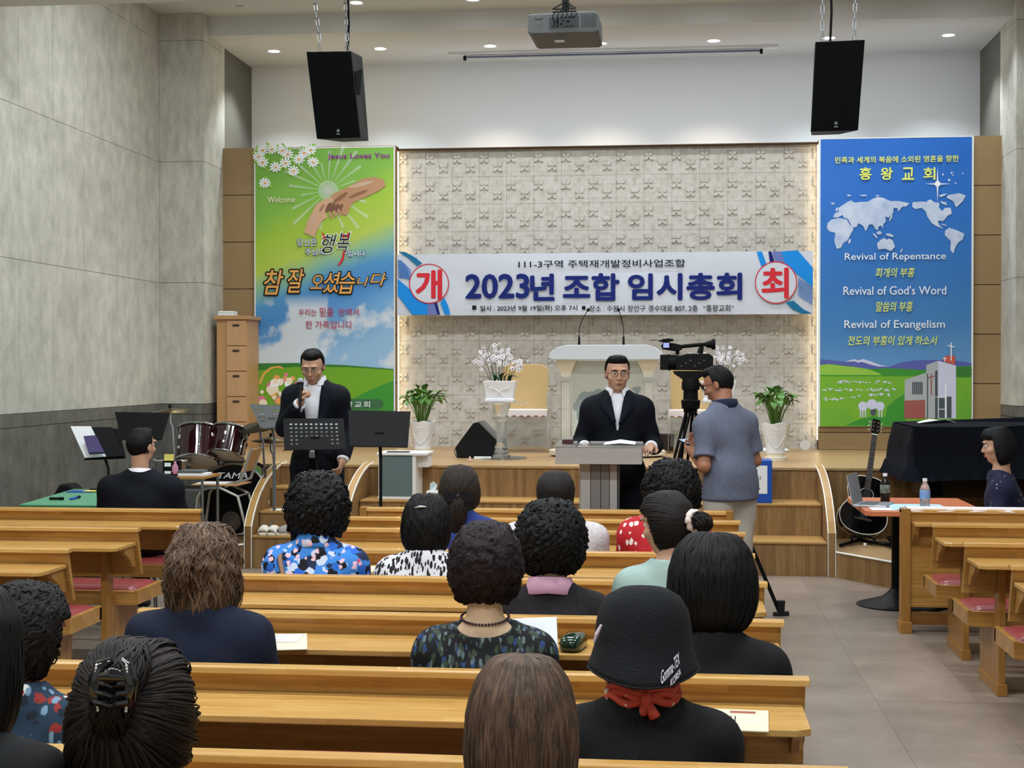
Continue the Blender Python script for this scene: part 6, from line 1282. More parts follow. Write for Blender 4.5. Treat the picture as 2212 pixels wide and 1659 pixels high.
for px1, dx in ((1251, .095), (1347, -.05)):
    x_ = at(px1, 750, 14.25).x; t2 = thing('gooseneck_microphone', 'black gooseneck microphone on the %s of the pulpit' % ('left' if dx > 0 else 'right'), 'microphone', (x_, 14.25, ST + 1.07))
    MB().lathe([(.012, 0), (.010, .08), (.006, .085)], n=12).build('base', 'black', t2, smooth=True); m = MB(); m.tube([(0, 0, .08), (0, 0, .16), (dx * .35, -.02, .25), (dx * .9, -.05, .335)], .004, 8); m.build('gooseneck', 'black_metal', t2, smooth='all'); m = MB(); m.tube([(dx * .86, -.048, .330), (dx * 1.05, -.06, .345)], [.014, .016], 10); m.build('windscreen', 'black', t2, smooth=True)
# golden chairs with clear frames
def stage_chair(label, px, Y):
    c = at(px, 800, Y); t = thing('stage_chair', label, 'chair', (c.x, Y, ST))
    m = MB(); n = 12; pts = [(-.24, .42), (-.24, .80)] + [(-.24 + .1 - .1 * math.cos(a) if 0 else -.14 - .10 * math.cos(a), .80 + .09 * math.sin(a)) for a in [math.pi / 2 * k / n for k in range(n + 1)]]
    pts = pts + [(-x_, z_) for x_, z_ in pts[::-1]]; m.prism(pts, .10, .15, 'y'); m.build('backrest', 'yellow_fabric', t, bevel=.01)
    B(-.25, -.26, .36, .25, .12, .42).build('seat', 'birch', t, bevel=.004)
    m = MB(); gr = []
    for j in range(3):
        row = []
        for i in range(41): x_ = -.26 + .52 * i / 40; row.append((x_, (-.27, -.275, .10)[j] if j else -.278, (.355 + .02 * abs(math.sin(i * .55)), .428, .428)[j]))
        gr.append(row)
    m.sheet(gr); m.build('lace_cloth', 'lace', t, solid=.003)
    for s_ in (-1, 1): B(s_ * .26 - .006, -.24, 0, s_ * .26 + .006, .16, .62).build('side_panel', 'acrylic', t)
    B(-.24, .08, .05, .24, .088, .36).build('rear_panel', 'acrylic', t); return t
stage_chair('gold-backed chair with lace cloth behind the white orchids', 1132, 15.05); stage_chair('gold-backed chair with lace cloth behind the video camera', 1500, 15.05)
c = on(1433, 973, ST); t = thing('planter_box', 'dark brown box on the stage right of the pulpit', 'box', tuple(c)); m = MB(); m.rings([[(-.10, -.07, 0), (.10, -.07, 0), (.10, .07, 0), (-.10, .07, 0)], [(-.115, -.08, .17), (.115, -.08, .165), (.115, .08, .17), (-.115, .08, .175)]]); m.build('body', 'brown_box', t, bevel=.005)
c = on(1404, 972, ST); t = thing('vase', 'white draped vase between the pulpit and the brown box', 'vase', tuple(c)); MB().lathe([(.05, 0), (.055, .03), (.03, .10), (.022, .16), (.04, .20), (.03, .22)], n=16).build('body', 'ceramic', t, smooth=True)
# electric fan
c = V((at(1668, 800, 15.3).x, 15.3, 0)); t = thing('electric_fan', 'clear bladed electric fan standing behind the right peace lily', 'fan', (c.x, c.y, ST))
MB().lathe([(.001, 0), (.17, 0), (.175, .012), (.15, .03), (.03, .04), (.02, .06)], n=36).build('base', 'white_plastic', t, smooth=True); m = MB(); m.cyl((0, 0, .04), (0, 0, .40), .014, .012, 12); m.build('pole', 'white_plastic', t, smooth=True)
gz = .57; m = MB(); ring = lambda r_, y_: [(r_ * math.cos(a), y_, gz + r_ * math.sin(a)) for a in [2 * math.pi * k / 40 for k in range(41)]]; m.tube(ring(.205, 0), .006, 6, False); m.tube(ring(.13, -.03), .002, 4, False)
for k in range(40): a = 2 * math.pi * k / 40; m.tube([(.04 * math.cos(a), -.045, gz + .04 * math.sin(a)), (.15 * math.cos(a), -.035, gz + .15 * math.sin(a)), (.205 * math.cos(a), 0, gz + .205 * math.sin(a))], .001, 4)
m.build('guard', 'acrylic', t); m = MB(); m.cyl((0, -.05, gz), (0, .09, gz), .045, .055, 20); m.build('hub', 'white_plastic', t, smooth=True)
for k in range(5): a = 2 * math.pi * k / 5; m = MB(); m.add([(.04 * math.cos(a), .0, gz + .04 * math.sin(a)), (.17 * math.cos(a - .15), -.01, gz + .17 * math.sin(a - .15)), (.185 * math.cos(a + .3), .01, gz + .185 * math.sin(a + .3)), (.14 * math.cos(a + .6), .02, gz + .14 * math.sin(a + .6)), (.04 * math.cos(a + .6), .01, gz + .04 * math.sin(a + .6))], [(0, 1, 2, 3, 4)]); m.build('blade', 'acrylic', t, solid=.002)
c = on(1730, 966, ST); t = thing('wall_ornament', 'small round white ornament leaning on the relief wall beside the fan', 'ornament', (c.x, 15.6, ST)); m = MB(); m.cyl((0, 0, .05), (0, .03, .055), .055, .05, 20); m.build('body', 'ceramic', t, smooth=True); m = MB(); m.tube([(0, .0, .10), (.01, 0, .13), (0, 0, .15)], .004, 6); m.build('hook', 'steel', t)
# tall drawer cabinet beside the left pilaster
t = thing('drawer_cabinet', 'tall narrow light wood drawer cabinet beside the left stone pilaster', 'cabinet', (-4.67, 15.15, ST)); B(-.12, .02, 0, .22, .42, 1.36).build('body', 'birch', t, bevel=.003); B(-.14, -.01, 1.36, .245, .43, 1.40).build('top', 'birch', t, bevel=.004)
for k in range(5):
    z0_ = .02 + k * .267; o = B(-.005, .0, z0_, .205, .02, z0_ + .258).build('drawer', 'birch_face', t, bevel=.002); B(.06, -.006, z0_ + .20, .13, .001, z0_ + .222).build('handle', 'brown_box', o)
t = thing('folded_cloth', 'white folded cloth on top of the tall drawer cabinet', 'cloth', (-4.70, 15.25, ST + 1.401)); m = MB(); m.box(-.09, -.06, 0, .09, .1, .025); m.box(-.085, -.055, .026, .085, .1, .05); m.build('cloth', 'paper', t, bevel=.01)
# ---------------------------------------------------------------- hanging loudspeakers and projector
def chain(m, p, q_, link=.055):
    p, q_ = V(p), V(q_); n = max(int((q_ - p).length / link), 1); d = (q_ - p) / n
    for i in range(n):
        a = p + d * i; x_, y_ = frame_of(d); s_ = (x_ if i % 2 else y_) * .011; u = d.normalized() * link * .62; c = a + d / 2
        m.tube([c + u + s_ * .2, c + u * .7 + s_, c - u * .7 + s_, c - u + s_ * .2, c - u - s_ * .2, c - u * .7 - s_, c + u * .7 - s_, c + u - s_ * .2, c + u + s_ * .2], .0035, 5, False)
def loudspeaker(label, Y, corners, yaw, bracket=False, chains=()):
    tl, tr, br, bl = [at(x, y, Y) for x, y in corners]; c = (tl + tr + br + bl) / 4; t = thing('hanging_loudspeaker', label, 'loudspeaker', tuple(c)); tl, tr, br, bl = tl - c, tr - c, br - c, bl - c
    lean = .05; bk = V((math.sin(yaw) * .30, .30, .02)); br = br + V((0, .07, 0)); bl = bl + V((0, .07, 0)); cen = lambda p, f: p * f
    m = MB(); back = [p * .62 + bk for p in (tl, tr, br, bl)]; back = [V((p.x * .62, p.y, p.z)) + bk for p in (tl, tr, br, bl)]
    m.add([tl, tr, br, bl] + back, [(3, 2, 1, 0), (4, 5, 6, 7), (0, 1, 5, 4), (1, 2, 6, 5), (2, 3, 7, 6), (3, 0, 4, 7)]); m.build('cabinet', 'black_metal', t, bevel=.006)
    m = MB(); f = lambda p: V((p.x * .955, p.y - .004, p.z * .975)); m.add([f(tl), f(tr), f(br), f(bl)] + [f(p) - V((0, .006, 0)) for p in (tl, tr, br, bl)], [(4, 7, 6, 5), (0, 1, 5, 4), (1, 2, 6, 5), (2, 3, 7, 6), (3, 0, 4, 7)]); g_ = m.build('grille', 'dark_grille', t)
    e = bl.lerp(br, .52) * .86; m = MB(); m.cyl(e + V((0, -.014, .008)), e + V((0, -.010, .008)), .012, .012, 16); m.box(e.x - .014, e.y - .014, e.z - .022, e.x + .014, e.y - .010, e.z - .012); m.build('badge', 'grey_plastic', g_)
    if bracket: m = MB(); a = tr.lerp(br, .22); b = tr.lerp(br, .46); m.add([a + V((0, .05, 0)), a + V((.055, .06, .02)), b + V((.02, .06, -.02)), b + V((0, .05, -.02))], [(0, 1, 2, 3)]); m.build('side_flap', 'black_metal', t, solid=.02)
    m = MB()
    for (fx, px_t, py_t) in chains:
        a = tl.lerp(tr, fx) + V((0, .07, -.005)); top = at(px_t, py_t, Y + .07) - c; d = (top - a); s_ = (ZC - c.z - a.z) / d.z; mid = a + V((0, 0, .03)); m.tube([a - V((0, 0, .02)), a + V((-.012, 0, .04)), a + V((0, 0, .10)), a + V((.012, 0, .04)), a - V((0, 0, .02))], .004, 5, False); chain(m, a + V((0, 0, .10)), a + d * s_)
    m.build('chain', 'steel', t, kind='stuff')
    a = V((tl.x * .2 + tr.x * .8 if bracket else tl.x * .65 + tr.x * .35, .18, tr.z - .01)); m = MB(); m.tube([a, a + V((.01, 0, .25)), a + V((.0, .0, .6)), V((a.x, a.y, ZC - c.z))], .009, 8); m.build('cable', 'black', t); return t
loudspeaker('left black loudspeaker hanging on chains above the green banner', 10.9, ((661, 111), (759, 110), (775, 294), (679, 297)), .25, True, ((.25, 677, 0), (.86, 744, 0)))
loudspeaker('right black loudspeaker hanging on chains above the blue banner', 10.5, ((1761, 90), (1869, 85), (1857, 278), (1753, 281)), -.12, False, ((.16, 1777, 0), (.80, 1849, 0)))
# projector
c = at(1216, 50, 9.0); t = thing('projector', 'grey ceiling projector seen from behind at the top of the picture', 'projector', tuple(c)); t.rotation_euler = (0, 0, -.06)
m = MB(); hw = .218; m.prism([(-hw, -.045), (-hw + .004, .062), (hw * .86, .068), (hw * .98, .05), (hw, -.05), (hw * .9, -.062), (-hw * .9, -.058)], -.0, .30, 'y'); m.v = [(x_ * (1 if y_ < .1 else .96), y_, z_ - (.03 if (y_ > .1 and z_ < 0) else 0)) for x_, y_, z_ in m.v]; m.build('housing', 'grey_plastic', t, bevel=.006)
B(-.085, -.004, -.028, .095, .0005, .036).build('port_panel', 'grey_dark', t) if 'grey_dark' in MATS else B(-.085, -.004, -.028, .095, .0005, .036).build('port_panel', M('grey_dark', '#3a3d40', .5), t)
m = MB()
for x_, z_, w_, h__ in ((-.06, -.015, .012, .006), (-.035, -.018, .02, .006), (-.01, -.005, .012, .012), (.012, -.02, .007, .007), (.03, -.02, .01, .008), (.05, -.02, .008, .008), (.065, -.02, .006, .006), (.0, .015, .01, .01), (-.04, .01, .012, .008), (.03, .008, .02, .01)): m.box(x_ - w_ / 2, -.0065, z_ - h__ / 2, x_ + w_ / 2, -.004, z_ + h__ / 2)
m.build('socket', 'black', t, kind='stuff')
for k in range(6): B(.115 + k * .016, -.004, -.028, .122 + k * .016, .0005, .05).build('vent_slat', 'grey_dark', t)
m = MB(); m.tube([(-.17, -.002, .04), (-.165, -.008, .028), (-.13, -.008, .028), (-.125, -.002, .04)], .002, 5); m.build('latch', 'black', t); B(-.06, .05, -.094, .0, .10, -.0925).build('label_plate', 'white_plastic', t)
m = MB(); m.cyl((.0, .12, .06), (.0, .12, ZC - c.z), .022, .022, 14); m.box(-.07, .05, .065, .07, .2, .085); m.build('mount', 'black_metal', t, smooth=True)
m = MB(); q = random.Random(2)
for k in range(6): m.tube([(-.05 + .02 * k, -.004, -.01 if k < 2 else .03), (-.06 + .03 * k, -.03, .04), (-.03 + .02 * k, .0, .085), (q.uniform(-.08, .08), .05, .10), (.0 + .004 * k, .1, .16), (.02, .11, .4)], .0035, 5)
m.build('cable', 'black', t, kind='stuff')
# ---------------------------------------------------------------- lectern and the things on it
c = V((at(1296, 800, 9.5).x, 9.5, 0)); t = thing('lectern', 'frosted clear acrylic lectern in front of the man in the open collar', 'lectern', (c.x, c.y, 0))
hw = .272; m = MB(); m.box(-hw, -.20, 1.045, hw, -.19, 1.155); m.box(-hw, .19, 1.045, hw, .20, 1.17); m.box(-hw, -.19, 1.045, -hw + .01, .19, 1.155); m.box(hw - .01, -.19, 1.045, hw, .19, 1.155); m.build('tray_side', 'frosted', t, bevel=.002); B(-hw + .01, -.19, 1.05, hw - .01, .19, 1.06).build('tray_bottom', 'frosted', t); B(-hw - .01, -.21, 1.155, hw + .01, .21, 1.163).build('top', 'acrylic', t)
for x0_, x1_, mt in ((-.125, -.055, 'frosted'), (-.055, .01, 'frosted_dark'), (.01, .065, 'frosted_dark'), (.065, .115, 'frosted')): B(x0_ + .002, -.09, .02, x1_ - .002, -.08, 1.045).build('front_panel', mt, t)
for s_ in (-.128, .118): B(s_, -.09, .02, s_ + .008, .10, 1.045).build('side_panel', 'acrylic', t)
B(-.25, -.2, 0, .25, .2, .02).build('base', 'frosted', t, bevel=.003)
t2 = thing('document', 'white papers lying on the lectern top at its right', 'paper', (c.x + .13, c.y - .02, 1.165)); m = MB(); m.sheet([[(-.10, -.14, .001), (0, -.14, .012), (.10, -.14, .004)], [(-.10, .12, .004), (0, .12, .022), (.10, .12, .008)]]); m.build('sheet', 'paper', t2, solid=.002)
t2 = thing('snack_box', 'small dark red box on the left corner of the lectern', 'box', (c.x - .20, c.y - .08, 1.165)); B(-.035, -.03, 0, .035, .03, .03).build('body', M('maroon', '#4a2426', .5), t2, bevel=.003); B(-.033, -.028, .031, .033, .028, .055).build('lid', 'acrylic', t2)
# ---------------------------------------------------------------- tripod with video camera
f = on(1687, 1330, 0); ap = V((at(1492, 800, 10.05).x, 10.05, 1.42)); t = thing('tripod', 'black two-tube tripod carrying the video camera, beside the polo shirt man', 'tripod', (ap.x, ap.y, 0))
def leg(foot):
    a = V((0, 0, 1.42)); b = V(foot); d = (b - a).normalized(); sd = d.cross(V((0, 0, 1))).normalized() * .022; st = a + d * .06; md = a + (b - a) * .58; m = MB(); m.tube([st + sd, md + sd], .010, 8); m.tube([st - sd, md - sd], .010, 8); m.tube([md - d * .05, b], .013, 8)
    lg = m.build('leg', 'black_metal', t, smooth=True); m = MB(); m.tube([md - sd * 1.5, md + sd * 1.5], .018, 8); m.tube([st - sd * 1.4, st + sd * 1.4], .020, 8); m.build('clamp', 'black', lg)
    m = MB(); m.tube([b + V((-.05, -.015, .012)), b + V((.05, .015, .012))], [.014, .018], 8); m.tube([b, b + V((0, 0, .10))], [.022, .028], 8); m.build('foot', 'rubber', lg)
leg((f.x - ap.x, f.y - ap.y, 0)); leg((-.36, -.28, 0)); leg((-.14, .52, 0))
m = MB(); m.tube([(-.15, -.09, .78), (.26, -.02, .78)], .008, 6); m.tube([(-.06, .2, .78), (0, 0, .78)], .008, 6); m.build('spreader', 'black_metal', t)
m = MB(); m.lathe([(.03, 1.36), (.06, 1.38), (.065, 1.43), (.05, 1.44), (.048, 1.50), (.06, 1.505), (.06, 1.55), (.05, 1.585)], n=20); m.build('bowl', 'black', t, smooth=True)
m = MB(); m.prism([(-.12, 1.63), (.11, 1.63), (.12, 1.618), (.04, 1.57), (-.05, 1.57), (-.11, 1.61)], -.035, .035, 'y'); m.build('head', 'black_metal', t, bevel=.004)
m = MB(); m.tube([(.04, 0, 1.56), (.10, -.06, 1.50), (.18, -.16, 1.41), (.21, -.2, 1.38)], .009, 8); m.build('pan_handle', 'black', t)
t = thing('video_camera', 'black professional video camera with top handle and microphone on the tripod', 'camera', (ap.x, ap.y, 1.632))
m = MB(); m.prism([(-.10, .005), (.13, .0), (.15, .02), (.15, .095), (.12, .115), (-.02, .115), (-.10, .095)], -.055, .055, 'y'); m.build('body', 'black_metal', t, bevel=.006)
m = MB(); m.cyl((-.08, 0, .055), (-.135, 0, .055), .052, .050, 24); m.cyl((-.135, 0, .055), (-.15, 0, .055), .055, .055, 24); o = m.build('lens_barrel', 'black', t, smooth=True); m = MB(); m.box(-.205, -.052, .005, -.15, .052, .108); m.build('lens_hood', 'black_metal', o, bevel=.004)
m = MB(); m.tube([(-.09, 0, .11), (-.085, 0, .15), (-.05, 0, .165), (.10, 0, .178), (.115, 0, .17)], .013, 8); m.tube([(.075, 0, .165), (.06, 0, .115)], [.014, .022], 8); m.build('top_handle', 'black', t, smooth=True)
m = MB(); m.prism([(-.20, .165), (-.19, .145), (-.10, .13), (-.06, .14), (-.05, .17), (-.11, .185), (-.185, .19)], -.03, .03, 'y'); m.build('mic_unit', 'black', t, bevel=.004)
m = MB(); m.box(-.188, -.045, .15, -.14, -.033, .195); o = m.build('monitor', 'black_metal', t); m = MB(); m.box(-.184, -.047, .155, -.145, -.0455, .188); m.build('display', M('lcd', '#9aa6d8', .3, emis=('#8f9ad0', .5)), o)
m = MB(); m.prism([(-.215, .197), (-.19, .212), (-.15, .218), (-.115, .212), (-.115, .20), (-.18, .193)], -.05, .04, 'y'); m.tube([(-.20, -.03, .204), (-.27, -.03, .206)], .0025, 5); m.build('monitor_hood', 'black', t)
m = MB(); m.cyl((.14, 0, .178), (.165, 0, .178), .036, .036, 22); m.tube([(.10, 0, .176), (.145, 0, .178)], [.018, .03], 14); m.build('viewfinder', 'black', t, smooth=True)
m = MB()
for k in range(6): m.box(-.07 + k * .03, -.0575, .03 + (k % 3) * .018, -.055 + k * .03, -.055, .036 + (k % 3) * .018)
m.build('button', 'grey_plastic', t, kind='stuff')
# ---------------------------------------------------------------- music stands
def music_stand(label, corners, Y, foot_z, mat='black_metal', holes=None, tilt=.10, pole_px=None, tripod=True):
    """desk corners in the picture: tl, tr, br, bl; the lower edge sits nearer by the tilt"""
    tl, tr = at(*corners[0], Y + tilt), at(*corners[1], Y + tilt); br, bl = at(*corners[2], Y), at(*corners[3], Y); c = (bl + br) / 2; base = V((c.x, Y + .06, foot_z)); t = thing('music_stand', label, 'music stand', tuple(base))
    P = lambda u, v: (bl.lerp(br, u)).lerp(tl.lerp(tr, u), v) - base; nr = ((br - bl).cross(tl - bl)).normalized() * .0025
    m = MB()
    if holes:
        nx_, nz_, rows_ = holes
        for i in range(nx_):
            for j in range(nz_):
                u0, u1, v0, v1 = i / nx_, (i + 1) / nx_, j / nz_, (j + 1) / nz_; full = [P(u0, v0), P(u1, v0), P(u1, v1), P(u0, v1)]
                if (i, j) in rows_:
                    ou = []; inn = []
                    for k in range(8):
                        a = 2 * math.pi * (k + .5) / 8; cu, cv = math.cos(a), math.sin(a); mx_ = max(abs(cu), abs(cv)); ou.append(P((u0 + u1) / 2 + (u1 - u0) / 2 * cu / mx_, (v0 + v1) / 2 + (v1 - v0) / 2 * cv / mx_)); inn.append(P((u0 + u1) / 2 + (u1 - u0) * .30 * cu, (v0 + v1) / 2 + (v1 - v0) * .26 * cv))
                    m.add(ou + inn, [(k, (k + 1) % 8, (k + 1) % 8 + 8, k + 8) for k in range(8)])
                    cs_ = [P(u0, v0), P(u1, v0), P(u1, v1), P(u0, v1)]
                    for kk, (pa, pb, pc) in enumerate(((4, 5, 0), (6, 7, 1), (0, 1, 2), (2, 3, 3))): m.add([ou[pa], ou[pb], cs_[pc]], [(0, 1, 2)])
                else: m.add(full, [(0, 1, 2, 3)])
    else: m.add([P(0, 0), P(1, 0), P(1, 1), P(0, 1)], [(0, 1, 2, 3)])
    m.build('desk', mat, t, solid=.004)
    m = MB(); m.add([P(0, 0), P(1, 0), P(1, 0) + V((0, -.04, .0)), P(0, 0) + V((0, -.04, .0))], [(0, 1, 2, 3)]); m.build('ledge', mat, t, solid=.004)
    hub = P(.5, .25) + V((0, .012, 0)); m = MB(); m.tube([hub, hub + V((0, .03, -.06)), V((0, 0, hub.z - .14)), V((0, 0, .16))], .011, 8); m.tube([V((0, 0, .62)), V((0, 0, .10))], .015, 8); m.build('pole', mat, t, smooth=True); B(hub.x - .03, hub.y - .006, hub.z - .035, hub.x + .03, hub.y + .01, hub.z + .035).build('bracket', mat, t)
    for k in range(3): a = 2 * math.pi * k / 3 + .5; m = MB(); m.tube([(0, 0, .22), (.14 * math.cos(a), .14 * math.sin(a), .10), (.27 * math.cos(a), .27 * math.sin(a), .008)], .008, 6); m.build('leg', mat, t)
    return t
hs = {(i, j) for i in range(1, 11) for j in range(3, 7)} | {(i, j) for i in (1, 2, 9, 10) for j in (1, 2)}
music_stand('black music stand with round holes in front of the bowed man', ((612, 904), (742, 904), (747, 970), (614, 972)), 9.75, 0, holes=(12, 8, hs))
music_stand('solid black music stand right of the bowed man', ((752, 886), (887, 889), (881, 966), (756, 963)), 9.6, 0)
hs2 = {(i, j) for i in (1, 2, 3, 7, 8, 9) for j in (1, 2, 3, 4)}
music_stand('grey perforated music stand near the drum kit, left of the bowed man', ((539, 873), (614, 876), (614, 924), (562, 922)), 12.1, .2, 'grey_plastic', holes=(11, 6, hs2))
music_stand('solid black music stand at left near the suspended cymbal', ((248, 890), (367, 892), (350, 950), (262, 950)), 11.35, .2 if 0 else 0)
ms = music_stand('black music stand holding an open binder by the stone wall', ((158, 924), (258, 926), (272, 990), (184, 993)), 11.0, 0, tilt=.14)
def on_desk(name, label, cat, corners, Y, tilt, mat, th, lift):
    tl, tr = at(*corners[0], Y + tilt), at(*corners[1], Y + tilt); br, bl = at(*corners[2], Y), at(*corners[3], Y); n_ = (br - bl).cross(tl - bl).normalized(); n_ = n_ if n_.y < 0 else -n_; c = (tl + br) / 2; t = thing(name, label, cat, tuple(c + n_ * lift)); m = MB(); p = [q_ - c for q_ in (bl, br, tr, tl)]; m.add(p + [q_ + n_ * th for q_ in p], [(3, 2, 1, 0), (4, 5, 6, 7), (0, 1, 5, 4), (1, 2, 6, 5), (2, 3, 7, 6), (3, 0, 4, 7)]); m.build('cover' if cat == 'book' else 'body', mat, t, bevel=.001); return t, p, n_
t, p, n_ = on_desk('binder', 'open binder with white pages on the music stand by the wall', 'binder', ((155, 924), (242, 924), (270, 986), (184, 992)), 10.99, .14, 'black_cloth', .006, .006)
m = MB(); m.add([p[0].lerp(p[1], .02) + n_ * .008, p[0].lerp(p[1], .55) + n_ * .008, p[3].lerp(p[2], .50) + n_ * .008, p[3].lerp(p[2], .0) + n_ * .008, p[0].lerp(p[1], .02) + n_ * .02, p[0].lerp(p[1], .55) + n_ * .02, p[3].lerp(p[2], .50) + n_ * .02, p[3].lerp(p[2], .0) + n_ * .02], [(3, 2, 1, 0), (4, 5, 6, 7), (0, 1, 5, 4), (1, 2, 6, 5), (2, 3, 7, 6), (3, 0, 4, 7)]); m.build('page_block', 'paper', t)
on_desk('book', 'small purple book leaning on the white pages of the binder', 'book', ((186, 950), (212, 948), (230, 984), (197, 986)), 10.95, .08, M('purple', '#4e4570', .5), .03, .03)
# sheet music behind the perforated stand
t = thing('sheet_music', 'sheets of music showing through the holes of the perforated stand', 'paper', tuple(at(679, 936, 9.84))); tl, tr, br, bl = [at(x, y, Y) - t.location for x, y, Y in ((622, 906, 9.90), (735, 906, 9.90), (738, 966, 9.80), (620, 966, 9.80))]
m = MB(); m.add([tl, tr, br, bl] + [p + V((0, .004, 0)) for p in (tl, tr, br, bl)], [(3, 2, 1, 0), (4, 5, 6, 7), (0, 1, 5, 4), (1, 2, 6, 5), (2, 3, 7, 6), (3, 0, 4, 7)]); m.build('sheet', 'paper', t)
# ---------------------------------------------------------------- green table with pens
g1 = on(42, 1090, .72); g2 = on(160, 1056, .72); gx1 = -3.70
t = thing('folding_table', 'long table with a bright green top at the left wall', 'table', (g1.x, g1.y, 0)); dY = g2.y - g1.y
m = MB(); m.prism([(0, 0), (gx1 - g1.x, 0), (gx1 - g1.x, dY), (g2.x - g1.x, dY)], .712, .72, 'z'); m.build('tabletop', 'green_top', t); m = MB(); m.prism([(.003, .003), (gx1 - g1.x, .003), (gx1 - g1.x, dY), (g2.x - g1.x, dY)], .685, .7118, 'z'); m.build('edge', 'green_side', t)
for x_, y_ in ((.15, .12), (gx1 - g1.x - .15, .12), (.1, dY - .12), (gx1 - g1.x - .15, dY - .12)): m = MB(); m.tube([(x_, y_, .69), (x_, y_, 0)], .016, 8); m.build('leg', 'steel', t)
def pen(label, px1, py1, px2, py2, mat, r=.008):
    a, b = on(px1, py1, .722 + r), on(px2, py2, .722 + r); t = thing('pen', label, 'pen', tuple(a)); m = MB(); m.cyl((0, 0, 0), b - a, r, r * .9, 10); m.build('barrel', mat, t, smooth=True); m = MB(); m.cyl((b - a) * .7, (b - a) * 1.02, r * 1.15, r * 1.1, 10); m.build('cap', 'black', t, smooth=True)
pen('black marker pen on the green table', 107, 1077, 137, 1077, 'black', .010); pen('blue pen on the green table beside the marker', 152, 1078, 172, 1073, 'blue_board')
c = on(178, 1062, .722); t = thing('notepad', 'small blue and yellow notepad on the green table', 'notepad', tuple(c)); B(-.10, -.07, 0, .09, .06, .004).build('cover', 'blue_board', t); B(.02, -.05, .0045, .11, .05, .008).build('sheet', M('sticky_yellow', '#dccb6a', .7), t)
c = on(214, 1058, .722); t = thing('smartphone', 'black smartphone at the back of the green table', 'phone', tuple(c)); B(-.06, -.05, 0, .08, .05, .01).build('case', 'black_metal', t, bevel=.003); B(-.055, -.045, .0102, .075, .045, .011).build('screen', 'black_gloss', t)
c = on(144, 1062, 0.2); t = thing('speaker_case', 'dark round backed case on the floor behind the green table', 'case', (at(143, 1060, 11.6).x, 11.6, .2)); m = MB(); m.prism([(-.12, 0), (-.11, .42), (-.06, .50), (.02, .50), (.10, .42), (.14, 0)], 0, .2, 'y'); m.build('body', 'black_cloth', t, bevel=.02)
# ---------------------------------------------------------------- school desk with box, books and note
Yd = 10.9; xa, xb = at(352, 800, Yd).x, at(440, 800, Yd).x; zt = at(400, 1030, Yd).z
t = thing('school_desk', 'small school desk with metal frame right of the man in the navy suit', 'desk', (xa, Yd, 0)); wd = xb - xa
B(0, 0, zt - .02, wd, .42, zt).build('top', 'pine', t, bevel=.003); B(.02, .02, zt - .11, wd - .02, .40, zt - .095).build('shelf', 'grey_plastic', t); m = MB()
for x_ in (.02, wd - .02): m.tube([(x_, .02, 0), (x_, .02, zt - .02), (x_, .40, zt - .02), (x_, .40, 0)], .012, 8)
m.build('frame', 'steel', t, smooth=True)
def zat(px, py, Y): return at(px, py, Y)
c = at(372, 1027, Yd + .12); t = thing('snack_carton', 'black carton with white labels and pink bottle print on the school desk', 'box', (c.x, Yd + .12, zt + .001)); B(-.065, -.03, 0, .065, .03, .115).build('body', 'black', t, bevel=.002)
M('pink_print', '#c88aa6', .5); B(-.05, -.0315, .07, .0, -.0302, .10).build('label_print', 'paper', t); B(-.05, -.0315, .015, .0, -.0302, .035).build('label_print', 'paper', t); m = MB(); m.lathe([(.012, -.0), (.026, .02), (.024, .06), (.01, .08), (.01, .10)], n=16, sy=.3); m.m = Matrix.Identity(4); m.v = [(a + .035, b - .034, c_ + .012) for a, b, c_ in m.v]; m.build('bottle_print', 'pink_print', t)
t = thing('sticky_note', 'yellow sticky note on top of the black carton', 'note', (c.x - .02, Yd + .10, zt + .1165)); m = MB(); m.add([(-.03, -.02, .0), (.045, -.02, .0), (.045, -.012, .05), (-.03, -.012, .05)], [(0, 1, 2, 3)]); m.build('sheet', 'sticky_yellow', t, solid=.002)
for k, (w_, mt, lb) in enumerate(((.13, 'paper', 'white notebook at the bottom of the small pile on the school desk'), (.11, 'grey_plastic', 'grey notebook on top of the small pile on the school desk'))):
    t = thing('notebook', lb, 'book', (xb - .10 - .02 * k, Yd + .15, zt + .001 + k * .021)); B(-w_, -.08, 0, w_ * .7, .08, .02).build('cover', mt, t, bevel=.002)
# ---------------------------------------------------------------- chair on the drum platform
Yc = 11.95; q0 = at(418, 1046, Yc); q1 = at(512, 1046, Yc); zs = q0.z; t = thing('school_chair', 'steel framed school chair with wooden seat in front of the bass drum', 'chair', (q0.x, Yc, .2)); wd = q1.x - q0.x; zs -= .2
m = MB(); m.prism([(-.02, 0), (wd + .0, 0), (wd + .02, .36), (.0, .36)], zs - .015, zs, 'z'); m.build('seat', 'birch', t, bevel=.005)
m = MB(); xr = wd + .11
for y_ in (.02, .34): m.tube([(-.02, y_, 0), (.03, y_, zs - .10), (.08, y_, zs - .03), (wd * .6, y_, zs - .03), (wd - .0, y_, zs - .10), (wd + .10, y_, 0)], .013, 8)
for y_ in (.03, .33): m.tube([(wd * .7, y_, zs - .02), (wd + .02, y_, zs + .03), (wd + .10, y_, zs + .26), (wd + .12, y_, zs + .30)], .013, 8)
m.tube([(wd, .02, zs - .10), (wd, .34, zs - .10)], .009, 6); m.build('frame', M('frame_grey', '#a7aaa2', .35, .5), t, smooth=True)
m = MB(); m.add([(wd + .03, .02, zs + .10), (wd + .03, .34, zs + .10), (wd + .115, .34, zs + .29), (wd + .115, .02, zs + .29)], [(0, 1, 2, 3)]); m.build('backrest', 'birch', t, solid=.014)
t = thing('document', 'white papers lying on the school chair seat', 'paper', (q0.x + .10, Yc + .15, .2 + zs + .001)); B(-.10, -.10, 0, .16, .10, .004).build('sheet', 'paper', t)
